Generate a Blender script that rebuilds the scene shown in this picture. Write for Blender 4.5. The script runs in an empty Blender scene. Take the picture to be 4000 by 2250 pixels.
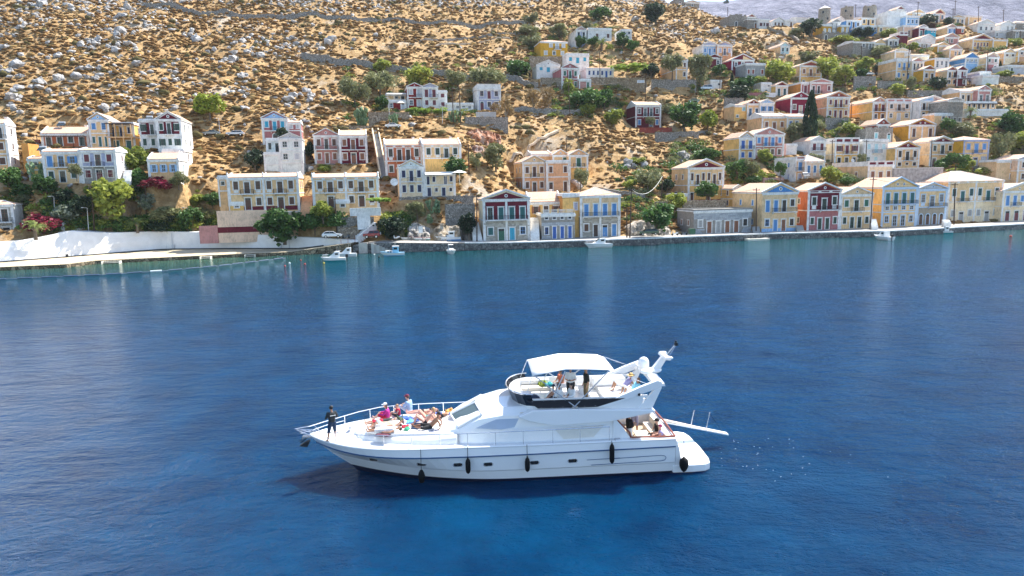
import bpy, math, random
import numpy as np
from mathutils import Vector, Matrix, noise
random.seed(7)
SC = bpy.context.scene
COL = SC.collection
R = math.radians
# ---------------------------------------------------------------- camera
CAMZ = 14.0
FPX = 2667.0
TH, RO = R(8.7), 0.020
_f = Vector((0, math.cos(TH), -math.sin(TH)))
_r0 = Vector((1, 0, 0)); _u0 = Vector((0, math.sin(TH), math.cos(TH)))
_r = math.cos(RO)*_r0 - math.sin(RO)*_u0
_u = math.sin(RO)*_r0 + math.cos(RO)*_u0
cam = bpy.data.cameras.new('camera')
camo = bpy.data.objects.new('camera', cam); COL.objects.link(camo)
cam.sensor_width = 36; cam.lens = 24.0; cam.clip_start = 0.5; cam.clip_end = 6000
camo.matrix_world = Matrix(((_r.x, _u.x, -_f.x, 0), (_r.y, _u.y, -_f.y, 0), (_r.z, _u.z, -_f.z, CAMZ), (0, 0, 0, 1)))
SC.camera = camo
# ---------------------------------------------------------------- sky, sun, exposure
SUN_AZ, SUN_EL = 46.0, 53.0          # degrees from +Y (away) towards +X (right)
w = bpy.data.worlds.new('World'); SC.world = w; w.use_nodes = True
nt = w.node_tree; bg = nt.nodes['Background']
sky = nt.nodes.new('ShaderNodeTexSky'); sky.sky_type = 'NISHITA'; sky.sun_disc = False
sky.sun_elevation = R(SUN_EL); sky.sun_rotation = R(SUN_AZ); sky.altitude = 0
sky.air_density = 1.0; sky.dust_density = .6; sky.ozone_density = 1.6
nt.links.new(sky.outputs[0], bg.inputs[0]); bg.inputs[1].default_value = 0.115
sl = bpy.data.lights.new('sun', 'SUN'); sl.energy = 4.4; sl.angle = R(0.53); sl.color = (1, .955, .88)
so = bpy.data.objects.new('sun', sl); COL.objects.link(so)
sd = Vector((math.cos(R(SUN_EL))*math.sin(R(SUN_AZ)), math.cos(R(SUN_EL))*math.cos(R(SUN_AZ)), math.sin(R(SUN_EL))))
so.rotation_euler = sd.to_track_quat('Z', 'Y').to_euler(); so.location = (60, 60, 120)
vs = SC.view_settings; vs.view_transform = 'Standard'; vs.look = 'None'; vs.gamma = 1; vs.use_curve_mapping = False
vs.exposure = 1.45
SC.render.engine = 'CYCLES'
SC.cycles.use_denoising = True
SC.cycles.max_bounces = 6; SC.cycles.diffuse_bounces = 3; SC.cycles.transparent_max_bounces = 8
SC.cycles.sample_clamp_indirect = 6

def ray(px, py):
    d = _f + _r*((px-2000)/FPX) - _u*((py-1125)/FPX)
    return d/d.y
def at(px, py, D):
    q = ray(px, py)*D
    return Vector((q.x, q.y, q.z+CAMZ))
def atz(px, py, z):
    q = ray(px, py); D = (z-CAMZ)/q.z
    return Vector((q.x*D, D, z))
# ---------------------------------------------------------------- object helpers
def tag(o, label=None, cat=None, group=None, kind=None):
    if label: o['label'] = label
    if cat: o['category'] = cat
    if group: o['group'] = group
    if kind: o['kind'] = kind
    return o
def empty(name, loc=(0, 0, 0), rz=0, label=None, cat=None, group=None):
    o = bpy.data.objects.new(name, None); COL.objects.link(o)
    o.empty_display_size = .3
    o.location = loc; o.rotation_euler = (0, 0, rz)
    return tag(o, label, cat, group)
class MB:
    def __init__(s): s.v = []; s.f = []; s.m = []; s.smooth = False
    def add(s, vs, fs, mi=0):
        k = len(s.v); s.v.extend([tuple(q) for q in vs]); s.f.extend([tuple(i+k for i in f) for f in fs]); s.m.extend([mi]*len(fs)); return s
    def box(s, x0, x1, y0, y1, z0, z1, mi=0):
        return s.add([(x0,y0,z0),(x1,y0,z0),(x1,y1,z0),(x0,y1,z0),(x0,y0,z1),(x1,y0,z1),(x1,y1,z1),(x0,y1,z1)],
                     [(0,3,2,1),(4,5,6,7),(0,1,5,4),(1,2,6,5),(2,3,7,6),(3,0,4,7)], mi)
    def hexa(s, b, t, mi=0):      # bottom 4 pts, top 4 pts (counter clockwise from above)
        return s.add(list(b)+list(t), [(0,3,2,1),(4,5,6,7),(0,1,5,4),(1,2,6,5),(2,3,7,6),(3,0,4,7)], mi)
    def prism(s, poly, axis, a, b, mi=0):   # 2-D polygon extruded along axis ('x','y','z')
        n = len(poly)
        def P(p, c):
            return (c, p[0], p[1]) if axis == 'x' else ((p[0], c, p[1]) if axis == 'y' else (p[0], p[1], c))
        vs = [P(p, a) for p in poly]+[P(p, b) for p in poly]
        fs = [tuple(range(n))[::-1], tuple(range(n, 2*n))]+[(i, (i+1) % n, n+(i+1) % n, n+i) for i in range(n)]
        return s.add(vs, fs, mi)
    def tube(s, p0, p1, r0, r1=None, n=6, mi=0):
        r1 = r0 if r1 is None else r1
        p0, p1 = Vector(p0), Vector(p1); d = (p1-p0)
        if d.length < 1e-6: return s
        d.normalize(); a = d.orthogonal().normalized(); b = d.cross(a)
        vs = [p0+(a*math.cos(2*math.pi*i/n)+b*math.sin(2*math.pi*i/n))*r0 for i in range(n)]+[p1+(a*math.cos(2*math.pi*i/n)+b*math.sin(2*math.pi*i/n))*r1 for i in range(n)]
        return s.add(vs, [tuple(range(n))[::-1], tuple(range(n, 2*n))]+[(i, (i+1) % n, n+(i+1) % n, n+i) for i in range(n)], mi)
    def path(s, pts, r, n=6, mi=0):
        for a, b in zip(pts[:-1], pts[1:]): s.tube(a, b, r, r, n, mi)
        return s
    def ball(s, c, r, n=8, m=6, mi=0, sc=(1, 1, 1)):
        vs = [(c[0], c[1], c[2]-r*sc[2])]
        for j in range(1, m):
            t = math.pi*j/m
            for i in range(n):
                p = 2*math.pi*i/n
                vs.append((c[0]+r*sc[0]*math.sin(t)*math.cos(p), c[1]+r*sc[1]*math.sin(t)*math.sin(p), c[2]-r*sc[2]*math.cos(t)))
        vs.append((c[0], c[1], c[2]+r*sc[2]))
        fs = [(0, 1+(i+1) % n, 1+i) for i in range(n)]
        for j in range(m-2):
            for i in range(n):
                a = 1+j*n+i; b = 1+j*n+(i+1) % n
                fs.append((a, b, b+n, a+n))
        k = 1+(m-2)*n
        fs += [(k+i, k+(i+1) % n, len(vs)-1) for i in range(n)]
        return s.add(vs, fs, mi)
    def lathe(s, prof, c=(0, 0, 0), n=16, mi=0):   # profile of (r,z)
        vs = []; fs = []
        for r, z in prof:
            for i in range(n):
                t = 2*math.pi*i/n; vs.append((c[0]+r*math.cos(t), c[1]+r*math.sin(t), c[2]+z))
        for j in range(len(prof)-1):
            for i in range(n):
                fs.append((j*n+i, j*n+(i+1) % n, (j+1)*n+(i+1) % n, (j+1)*n+i))
        fs.append(tuple(range(n))[::-1]); fs.append(tuple(range((len(prof)-1)*n, len(prof)*n)))
        return s.add(vs, fs, mi)
    def mesh(s, name, mats, smooth=False):
        me = bpy.data.meshes.new(name); me.from_pydata(s.v, [], s.f); 
        for m in (mats if isinstance(mats, (list, tuple)) else [mats]): me.materials.append(m)
        me.polygons.foreach_set('material_index', s.m)
        if smooth or s.smooth: me.polygons.foreach_set('use_smooth', [True]*len(s.f))
        me.update(); return me
    def build(s, name, mats, parent=None, loc=None, smooth=False, rz=0):
        return put(name, s.mesh(name, mats, smooth), parent, loc, rz)
def put(name, me, parent=None, loc=None, rz=0, scale=None):
    o = bpy.data.objects.new(name, me); COL.objects.link(o)
    if parent: o.parent = parent
    if loc is not None: o.location = loc
    if rz: o.rotation_euler = (0, 0, rz)
    if scale is not None: o.scale = scale
    return o
def bevel(o, wd=.03, seg=2):
    m = o.modifiers.new('bevel', 'BEVEL'); m.width = wd; m.segments = seg; m.limit_method = 'ANGLE'; return o
def npmesh(name, V, F, mats, mi=None, smooth=False, col=None):
    V = np.asarray(V, dtype=np.float32); F = np.asarray(F, dtype=np.int32); k = F.shape[1]
    me = bpy.data.meshes.new(name)
    me.vertices.add(len(V)); me.vertices.foreach_set('co', V.ravel())
    me.loops.add(F.size); me.loops.foreach_set('vertex_index', F.ravel())
    me.polygons.add(len(F)); me.polygons.foreach_set('loop_start', np.arange(0, F.size, k, dtype=np.int32))
    try: me.polygons.foreach_set('loop_total', np.full(len(F), k, dtype=np.int32))
    except Exception: pass
    for m in (mats if isinstance(mats, (list, tuple)) else [mats]): me.materials.append(m)
    if mi is not None: me.polygons.foreach_set('material_index', np.asarray(mi, dtype=np.int32))
    if smooth: me.polygons.foreach_set('use_smooth', np.ones(len(F), dtype=bool))
    me.update(calc_edges=True); me.validate(); return me
# ---------------------------------------------------------------- materials
MATS = {}
def newmat(name):
    m = bpy.data.materials.new(name); m.use_nodes = True
    return m, m.node_tree, m.node_tree.nodes['Principled BSDF']
def N(nt, t, **k):
    n = nt.nodes.new(t)
    for a, b in k.items(): setattr(n, a, b)
    return n
def ramp(nt, fac, stops):
    r = N(nt, 'ShaderNodeValToRGB'); e = r.color_ramp.elements
    while len(e) < len(stops): e.new(.5)
    for i, (p, c) in enumerate(stops):
        e[i].position = p; e[i].color = (c[0], c[1], c[2], 1)
    nt.links.new(fac, r.inputs[0]); return r.outputs[0]
def tex(nt, scale, detail=4, rough=.55, coord='Object', kind='noise', vec=None, stretch=None):
    tc = N(nt, 'ShaderNodeTexCoord'); src = tc.outputs[coord]
    if stretch:
        mp = N(nt, 'ShaderNodeMapping'); mp.inputs['Scale'].default_value = stretch; nt.links.new(src, mp.inputs[0]); src = mp.outputs[0]
    if kind == 'noise':
        n = N(nt, 'ShaderNodeTexNoise'); n.inputs['Scale'].default_value = scale; n.inputs['Detail'].default_value = detail; n.inputs['Roughness'].default_value = rough
        nt.links.new(src, n.inputs['Vector']); return n.outputs['Fac']
    n = N(nt, 'ShaderNodeTexVoronoi'); n.inputs['Scale'].default_value = scale
    if kind == 'edge': n.feature = 'DISTANCE_TO_EDGE'
    nt.links.new(src, n.inputs['Vector']); return n.outputs['Distance'] if kind == 'edge' else n.outputs['Color']
def bump(nt, p, h, dist=.05, strength=.5):
    b = N(nt, 'ShaderNodeBump'); b.inputs['Distance'].default_value = dist; b.inputs['Strength'].default_value = strength
    nt.links.new(h, b.inputs['Height']); nt.links.new(b.outputs[0], p.inputs['Normal'])
def plain(name, c, rough=.6, metal=0, var=.12, sc=1.5, bmp=0, spec=.5, coat=0):
    key = (name,)
    if key in MATS: return MATS[key]
    m, nt, p = newmat(name); MATS[key] = m
    p.inputs['Roughness'].default_value = rough; p.inputs['Metallic'].default_value = metal
    p.inputs['Specular IOR Level'].default_value = spec
    if coat: p.inputs['Coat Weight'].default_value = coat
    if var:
        f = tex(nt, sc, 5, .6)
        d = [max(0, q*(1-var)) for q in c]; l = [min(1, q*(1+var*.5)) for q in c]
        nt.links.new(ramp(nt, f, [(.3, d), (.7, l)]), p.inputs['Base Color'])
    else: p.inputs['Base Color'].default_value = (*c, 1)
    if bmp: bump(nt, p, tex(nt, sc*6, 4, .6), bmp, .6)
    return m
PAL = dict(white=(.80,.79,.76), cream=(.84,.58,.31), tan=(.80,.51,.26), yellow=(.86,.53,.18), gold=(.66,.36,.04), orange=(.62,.29,.08),
  terra=(.52,.17,.08), pink=(.55,.27,.24), rose=(.43,.17,.17), maroon=(.16,.022,.035), crimson=(.27,.02,.05), red=(.26,.025,.025), brick=(.30,.07,.05),
  lilac=(.42,.44,.58), blue=(.09,.27,.56), skyblue=(.32,.52,.76), aqua=(.25,.55,.60), turq=(.03,.36,.52), navy=(.012,.022,.08), royal=(.03,.12,.42),
  grey=(.36,.36,.35), lgrey=(.55,.56,.58), stone=(.40,.37,.32), beige=(.80,.58,.42), olive=(.78,.55,.32), green=(.03,.13,.08), teal=(.02,.13,.13),
  dgreen=(.015,.06,.04), brown=(.11,.045,.025), dbrown=(.05,.025,.018), wood=(.25,.10,.05), black=(.012,.012,.014), ivory=(.87,.71,.48), palewhite=(.74,.78,.74), peach=(.76,.42,.23), mauve=(.48,.33,.30), paleaqua=(.5,.72,.75))
def stucco(c):
    key = ('st', c)
    if key in MATS: return MATS[key]
    b = PAL[c]; m, nt, p = newmat('stucco_'+c); MATS[key] = m
    p.inputs['Roughness'].default_value = .85; p.inputs['Specular IOR Level'].default_value = .2
    f = tex(nt, .55, 6, .65); g = tex(nt, 3.5, 5, .7, stretch=(1, 1, .35))
    mx = N(nt, 'ShaderNodeMath', operation='MULTIPLY'); nt.links.new(f, mx.inputs[0]); nt.links.new(g, mx.inputs[1])
    d = [q*.60 for q in b]; l = [min(.9, q*1.07) for q in b]
    pt = N(nt, 'ShaderNodeMix', data_type='RGBA'); nt.links.new(ramp(nt, tex(nt, .7, 8, .72, stretch=(1, 1, .7)), [(.61, (0, 0, 0)), (.66, (.5, .5, .5))]), pt.inputs[0])
    nt.links.new(ramp(nt, mx.outputs[0], [(.12, d), (.28, b), (.42, l)]), pt.inputs[6]); pt.inputs[7].default_value = (*[.5*q+.5*g_ for q, g_ in zip(b, (.42, .38, .32))], 1); nt.links.new(pt.outputs[2], p.inputs['Base Color'])
    bump(nt, p, tex(nt, 9, 4, .7), .02, .5)
    return m
def wood(c):
    key = ('wd', c)
    if key in MATS: return MATS[key]
    m = plain('painted_wood_'+c, PAL[c], .5, 0, .25, 5, .01); MATS[key] = m; return m
def stonework(name, c1, c2, scale=2.2, mortar=(.25,.22,.18), bd=.12, stretch=None):
    key = ('sw', name)
    if key in MATS: return MATS[key]
    m, nt, p = newmat(name); MATS[key] = m; p.inputs['Roughness'].default_value = .9
    v = tex(nt, scale, kind='voro', stretch=stretch); e = tex(nt, scale, kind='edge', stretch=stretch)
    sep = N(nt, 'ShaderNodeSeparateColor'); nt.links.new(v, sep.inputs[0])
    c = ramp(nt, sep.outputs[0], [(0, c1), (.5, [(a+b)/2 for a, b in zip(c1, c2)]), (1, c2)])
    mx = N(nt, 'ShaderNodeMix', data_type='RGBA'); nt.links.new(ramp(nt, e, [(.02, (0, 0, 0)), (.07, (1, 1, 1))]), mx.inputs[0])
    mx.inputs[6].default_value = (*mortar, 1); nt.links.new(c, mx.inputs[7]); nt.links.new(mx.outputs[2], p.inputs['Base Color'])
    bump(nt, p, ramp(nt, e, [(0, (0, 0, 0)), (.12, (1, 1, 1))]), bd, .8)
    return m
def tiles(ax):
    key = ('tile', ax)
    if key in MATS: return MATS[key]
    m, nt, p = newmat('roof_tiles_'+ax); MATS[key] = m; p.inputs['Roughness'].default_value = .85
    tc = N(nt, 'ShaderNodeTexCoord'); wv = N(nt, 'ShaderNodeTexWave', wave_type='BANDS', bands_direction=ax.upper()); wv.inputs['Scale'].default_value = 1.35
    wv.inputs['Distortion'].default_value = .3
    nt.links.new(tc.outputs['Object'], wv.inputs['Vector'])
    f = tex(nt, 2.5, 6, .75); mx = N(nt, 'ShaderNodeMath', operation='MULTIPLY_ADD'); nt.links.new(wv.outputs['Fac'], mx.inputs[0]); mx.inputs[1].default_value = .35; nt.links.new(f, mx.inputs[2])
    nt.links.new(ramp(nt, mx.outputs[0], [(.3, (.34,.17,.10)), (.6, (.58,.34,.22)), (.95, (.74,.54,.39))]), p.inputs['Base Color'])
    bump(nt, p, wv.outputs['Fac'], .06, .8)
    return m
GLASS = None
def glass():
    global GLASS
    if GLASS is None:
        m, nt, p = newmat('window_glass'); p.inputs['Base Color'].default_value = (.02,.028,.035,1); p.inputs['Roughness'].default_value = .08; GLASS = m
    return GLASS
WHITE = stucco('white')
BLK = plain('black_iron', (.015,.015,.017), .5, .3, 0)
STEEL = plain('steel', (.6,.6,.62), .25, 1, 0)
CONC = plain('concrete', (.42,.39,.34), .9, 0, .3, .7, .02)
# ================================================================ terrain
# shoreline: (px of photo column, distance, quay top)
SH = [(-900,118,.8),(0,125,.7),(278,128,.7),(346,133,.7),(900,141,.7),(1280,145,.7),(1450,144,2.3),(1700,145,1.8),(2000,146.4,1.45),(2500,150,1.45),(3000,158,1.35),(3500,159.6,1.3),(4000,173,1.3),(4500,185,1.3),(5400,205,1.3)]
SX = [at(p, 900, d).x for p, d, _ in SH]; SY = [d for _, d, _ in SH]
def yshore(x): return float(np.interp(x, SX, SY))
# white sea wall: (px, base distance, top distance, top z)
WL = [(-900,118,121,3.6),(0,133.5,137,4.5),(137,138,141,5.2),(228,140.5,144,6.0),(396,146.5,149,5.1),(560,152.5,154.2,4.9),(650,155.5,156.0,4.75),(900,153.6,153.9,4.3),(1119,150.8,151.0,3.45),(1297,148.5,148.7,2.9),(1400,147,147.2,2.5)]
TBL = [
 (-400,930,142),(-400,640,165),(-400,440,188),(-400,200,232),(-400,-80,285),
 (0,935,141),(0,800,148),(0,660,159),(0,560,168),(0,450,182),(0,330,200),(0,200,225),(0,0,270),(0,-200,330),
 (250,860,150),(250,760,156),
 (500,880,157),(500,800,159),(500,712,162),(500,590,172),(500,480,184),(500,300,212),(500,100,258),(500,0,290),(500,-200,360),
 (750,870,158),(750,700,166),(750,560,182),
 (1000,890,155),(1000,815,157),(1000,690,176),(1000,540,190),(1000,400,208),(1000,300,230),(1000,100,275),(1000,0,305),(1000,-200,370),
 (1400,905,150),(1300,880,153),(1400,800,160),(1400,500,198),(1400,300,240),(1400,100,290),(1400,0,325),
 (1600,905,151),(1750,880,152),(1700,790,162),(1700,740,168),(1500,690,173),(1850,640,178),(1900,560,195),(1535,500,196),(1750,460,212),(1750,330,240),(1750,260,258),(1750,100,310),(1750,0,345),
 (2000,830,168),(2100,760,182),(2000,600,196),(2050,500,212),(2000,420,230),(2050,330,250),(2050,230,275),(2050,120,315),(2050,0,370),
 (2450,880,162),(2500,800,172),(2480,740,182),(2450,600,205),(2400,520,222),(2400,420,243),(2450,330,262),(2500,240,285),(2500,120,335),(2500,20,395),
 (2750,640,205),(2700,520,232),(2700,400,255),(2700,330,268),(2800,100,350),(2690,30,405),(2900,85,370),
 (3000,700,190),(3300,700,190),(3700,700,200),(3950,700,205),(3300,480,236),(3300,400,255),(3400,340,268),(3600,350,270),(3950,450,245),(3950,350,265),
 (3050,105,352),(3300,95,345),(3500,90,348),(3700,85,352),(3950,95,356),(4400,95,360),(4400,300,290),(4400,500,245),(4400,700,205),(3150,200,305),(3100,300,280)]
ctl = []
for px, py, D in TBL:
    q = at(px, py, D); ctl.append((q.x, q.y, q.z, 1.0))
for px, D, z in [(2690,470,85),(2900,430,78),(3100,410,66),(3400,410,62),(3700,415,60),(4000,420,60),(4500,425,60),(3100,470,40),(3800,480,36),(4500,480,36),(2300,480,150),(1500,470,150),(500,470,165),(-400,470,170)]:
    ctl.append((at(px, 500, D).x, D, z, 1.0))
for px in range(1500, 4500, 250):
    x = at(px, 900, 150).x; ctl.append((x, yshore(x)+10, 1.6, 1))
# ---- houses: the list is parsed first, so terraces can be cut for them
def dfor(px, py, z): return atz(px, py, z).y
HS = []
def H(label, x0, x1, yt, yb, D, **k):
    z0 = k.get('z0')
    if D is None: D = dfor(x0, yb, z0 if z0 is not None else 1.4)
    yaw = k.get('yaw', 12); e = Vector((math.cos(R(yaw)), math.sin(R(yaw)), 0))
    p0 = at(x0, yb, D); q = ray(x1, yb)
    # p0 + w e on the vertical plane through the camera and x1
    a = q.x; w_ = (a*p0.y-p0.x)/(e.x-a*e.y)
    c = p0+e*(w_*.5)
    xc = 2000+FPX*0
    q2 = ray((x0+x1)/2, yt); h = CAMZ+q2.z*c.y-p0.z
    HS.append(dict(label=label, p=c, w=w_, h=h, yaw=R(yaw), k=k, m=c.y/FPX, D=D))
    return HS[-1]
# ================================================================ the houses (label, x span, eave and foot of the front, distance, ...)
# ---- left slope
H('narrow white-sided house at the far left end, tan front with dark maroon window shutters',-70,42,484,660,156,yaw=16,dep=5.5,wall='tan',side='white',st=['ss|brown','ss|brown','ff|dbrown'],roof='side',rise=20,balc=[1])
H('low terracotta house with slatted pergola on its terrace, left slope',165,350,523,572,170,dep=8,wall='terra',st=['ffwf|dgreen'],roof='side',rise=28,perg=1)
H('cream house with pale blue pediment beside the bougainvillea veranda',355,433,468,574,171,dep=9,wall='cream',st=['sFF|teal','sx|blue'],roof='ped',rise=25,tymp='skyblue')
H('pale yellow wing with deep shaded verandas under pink bougainvillea',434,532,483,590,174,dep=7,wall='yellow',st=['sF|teal','FFs|navy'],roof='flat',rise=0,veranda=1)
H('maroon and white house with flat roof, left half beside the pedimented bay',553,618,470,585,172,dep=9,wall='maroon',low='white',side='white',st=['ss|dgreen','Of|dgreen'],roof='flat',rise=0,balc=[1])
H('maroon pedimented bay over a white lower floor, right half of the hillside mansion',620,715,466,585,170,dep=11,wall='maroon',low='white',side='white',st=['OsO|dgreen','sfO|dgreen'],roof='ped',rise=28,tymp='maroon',balc=[1])
H('white garden block with a vine beam below the maroon mansion',640,722,588,640,165,dep=8,wall='white',st=['.'],roof='flat',rise=0)
H('small yellow annex left of the cream house with blue doors',117,175,622,705,157,dep=6,wall='yellow',st=['.','o|dgreen'],roof='side',rise=10)
H('cream house with three tall blue openings and a small balcony, left slope',177,320,594,714,154,dep=8,wall='tan',low='cream',st=['sfs|dgreen','FfO|blue'],roof='side',rise=14,balc=[1])
H('lilac grey house with maroon shutters and a scaffold at its foot',322,462,588,712,154.5,dep=8,wall='lilac',low='grey',side='white',st=['sds|maroon','sfs|maroon'],roof='side',rise=8,balc=[1],scaf=1)
H('small tan cottage with bright blue open shutters and tiled roof',582,702,624,690,158,dep=8,wall='tan',side='white',st=['OOO|skyblue'],roof='side',rise=26)
H('bare stone house at the lower left edge with white plastered end',-75,67,800,940,None,z0=4.2,yaw=14,dep=4.5,wall='stonew',side='white',st=['.d|wood','sf|brown'],roof='hip',rise=12,balc=[1])
# ---- left centre
H('small tan annex at the left end of the six bay tan terrace',859,896,692,800,154,dep=6,wall='tan',st=['.','o|teal'],roof='flat',rise=0)
H('long tan house with six brown latticed windows, left of the paved stair',897,1173,694,822,152,yaw=10,dep=9,wall='tan',low='cream',plinth='maroon',st=['.dwsds|brown','xXxxXx|brown'],roof='side',rise=16,balc=[1,4],mid=1,urn=1)
H('long tan house with six brown latticed windows, right of the paved stair',1225,1483,694,812,153,yaw=10,dep=9,wall='tan',low='cream',st=['.d.wdx|brown','xXxxXx|brown'],roof='side',rise=16,balc=[1,4],mid=1,urn=1,panels=1)
H('small cream porch box in front of the right six bay tan house',1314,1366,786,824,151,dep=2.5,wall='cream',st=['o|black'],roof='flat',rise=0,nopil=1)
H('cream garage box with tiny window on the left terrace edge',900,953,795,824,151.8,dep=2,wall='yellow',st=['o|lgrey'],roof='flat',rise=0,nopil=1)
H('tall pink house with pale blue pediment and turquoise shutters',1028,1127,462,560,182,dep=9,wall='rose',st=['a|dbrown','sFs|turq'],roof='ped',rise=24,tymp='skyblue',balc=[1])
H('little pink annex with tiled roof behind the pale green house',1128,1178,480,540,184,dep=6,wall='rose',st=['.','ss|lgrey'],roof='side',rise=7)
H('pale greenish white house with grey pediment, stepped terrace wall below',1098,1187,541,684,171,dep=8,wall='palewhite',st=['.','ws|lgrey','ww|lgrey'],roof='ped',rise=20,tymp='lgrey')
H('flat roofed pale wing with potted plants left of the grey pediment house',1036,1097,600,684,170.5,dep=8,wall='palewhite',st=['.','.'],roof='flat',rise=0)
H('small pale upper block with two windows beside the grey pediment house',1042,1098,545,600,174,dep=5,wall='palewhite',st=['wd|black'],roof='flat',rise=0)
H('pink house with white pediment and brown shutters, twin of the maroon house',1231,1328,529,640,178,dep=9,wall='pink',st=['sFs|wood','sfs|brown'],roof='ped',rise=25,tymp='pink',balc=[0,1,2])
H('maroon house with pale tiled roof, joined to the pink pedimented one',1329,1437,531,640,177.6,dep=9,wall='maroon',st=['sds|wood','sFs|wood'],roof='side',rise=24,balc=[1])
H('salmon house with four dark windows and a panelled cornice',1508,1653,568,690,172,dep=9,wall='terra',st=['ws..|dbrown','xFFx|dbrown'],roof='side',rise=26,balc=[1,2],panels=1)
H('cream house with four green framed windows joined to the salmon one',1654,1803,567,670,171.5,dep=9,wall='cream',low='yellow',st=['....','xxfx|dgreen'],roof='side',rise=26,balc=[2],panels=1)
H('ivory house with pediment and navy shutters above the stone terrace wall',1562,1658,652,768,160,dep=9,wall='ivory',st=['sss|navy','sFs|navy'],roof='ped',rise=26,tymp='palewhite',balc=[1])
H('ivory wing with white awnings and navy doors above the terrace wall',1659,1780,678,768,161,dep=8,wall='ivory',st=['FoFo|navy','Fs.Fs|navy'],roof='flat',rise=0,awning=1)
# ---- centre waterfront
H('waterfront house with dark maroon pediment and rough stone ground floor',1890,2070,778,942,None,z0=1.5,yaw=9,dep=9,wall='maroon',low='stone1',side='ivory',st=['sdFw|teal','fFFF|teal'],roof='ped',rise=33,tymp='maroon',balc=[0,1,2,3],mid=1,blocks=1,leafs={(0,1):'green',(0,2):'turq',(0,3):'blue'})
H('low ashlar stone waterfront block with four royal blue doors and roof terrace',2116,2246,838,935,None,z0=1.5,yaw=9,dep=6,wall='stone2',st=['wFFF|royal','oooo|navy'],stf=[.68,.32],roof='terrace',rise=0,blocks=1,nopil=1)
H('single storey golden yellow house with pale tiled roof set back from the quay',2070,2196,790,850,159,yaw=9,dep=9,wall='yellow',st=['OwO|wood'],roof='side',rise=36,nopil=1)
H('golden yellow side wing between the roof terrace and the blue shuttered house',2199,2266,762,925,157,yaw=9,dep=7,wall='yellow',side='orange',st=['.','.s|lilac'],roof='flat',rise=0,nopil=1)
H('waterfront house with hipped tile roof, blue shutters and stone ground floor',2267,2422,764,927,None,z0=1.5,yaw=9,dep=9,wall='olive',low='stone1',st=['sFdF|blue','FFFF|blue'],roof='hip',rise=26,balc=[0,1,2,3],blocks=1,leafs={(0,0):'brown',(0,1):'dbrown'},mid=1)
H('ochre pedimented half of the large two tone house behind the waterfront',2043,2134,634,752,184,yaw=12,dep=10,wall='olive',low='peach',st=['sds|brown','sFs|brown'],roof='ped',rise=24,tymp='olive',balc=[1])
H('terracotta flat topped half of the large two tone house behind the waterfront',2135,2226,631,752,184,yaw=12,dep=8,wall='peach',st=['d.F|brown','s.s|brown'],roof='flat',rise=0)
H('tan rear house with tiled roof ridge above the ochre pediment',2075,2155,604,660,196,dep=8,wall='tan',st=['.'],roof='side',rise=14)
H('tan rear gable with ochre pediment and green window, behind the terracotta half',2160,2221,606,680,194,dep=8,wall='tan',st=['..','.s|green'],roof='ped',rise=20,tymp='peach')
H('tan rear gable with green shutters and small dark red balcony, rightmost of the pair',2224,2297,606,700,192,dep=8,wall='tan',low='yellow',st=['..','F|green'],roof='ped',rise=20,tymp='peach',balc=[0])
H('cream house with maroon pediment and six brown latticed windows, striped umbrella below',2686,2825,655,792,184,yaw=12,dep=10,wall='cream',side='tan',low='yellow',plinth='maroon',st=['d..d..|brown','xXxxXx|brown'],roof='ped',rise=30,tymp='maroon',balc=[1,4])
H('tiny yellow outbuilding with small window below the maroon pediment house',2630,2684,762,800,178,dep=4,wall='yellow',st=['.o|lgrey'],roof='flat',rise=0,nopil=1)
H('long low grey ashlar warehouse with brown and grey doors on the quay',2709,2934,822,914,None,z0=1.4,yaw=11,dep=9,wall='stone3',st=['sFFFFw|wood'],roof='flat',rise=0,nopil=1,blocks=1,leafs={(0,0):'grey',(0,2):'grey',(0,5):'dbrown'})
H('waterfront house with bright blue pediment and blue plinth',2974,3111,752,906,None,z0=1.4,yaw=11,dep=14,wall='olive',side='cream',plinth='skyblue',st=['wFFw|blue','FFfw|blue'],roof='ped',rise=34,tymp='blue',balc=[1,2,3],nopil=1,leafs={(0,2):'wood',(0,3):'brown',(1,2):'dbrown',(1,3):'dbrown'})
H('yellow gabled rear house with navy door left of the blue pediment house',2862,2900,738,815,180,dep=9,wall='white',side='yellow',st=['d|navy','.'],roof='ped',rise=14,tymp='white')
H('waterfront house in deep rose red with maroon upper panels and dark green shutters',3151,3278,745,899,None,z0=1.4,yaw=11,dep=7,wall='maroon',low='rose',side='terra',st=['sFFs|dgreen','xXx|dgreen'],roof='ped',rise=28,tymp='maroon',balc=[1,2],panels=1)
H('pale olive waterfront house with green shutters and a single small balcony',3278,3402,760,894,None,z0=1.4,yaw=11,dep=12,wall='olive',low='cream',st=['wffw|green','sfs|green'],roof='ped',rise=27,tymp='olive',balc=[1])
H('three storey waterfront house with pale blue trim and long iron balcony',3440,3576,732,886,None,z0=1.4,yaw=11,dep=12,wall='cream',side='yellow',trim='paleblue',st=['wffw|lgrey','wwww|lgrey','FFFF|teal'],roof='ped',rise=36,tymp='cream',balc=[0,1,2,3],top2=1,stf=[.37,.2,.43])
H('grey blue waterfront house with small pediment and arched stone ground floor',3577,3691,739,879,None,z0=1.4,yaw=11,dep=11,wall='cream',low='stone1',trim='paleblue',st=['aaaa|brown','xXx|grey'],roof='ped',rise=22,tymp='lgrey',balc=[1,2])
H('broad cream waterfront house with hipped orange roof and six tall windows',3694,3907,707,869,None,z0=1.4,yaw=11,dep=14,wall='cream',low='ivory',st=['sdssds|grey','xFxxFx|teal'],roof='hip',rise=33,balc=[1,4],mid=1,panels=1)
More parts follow.
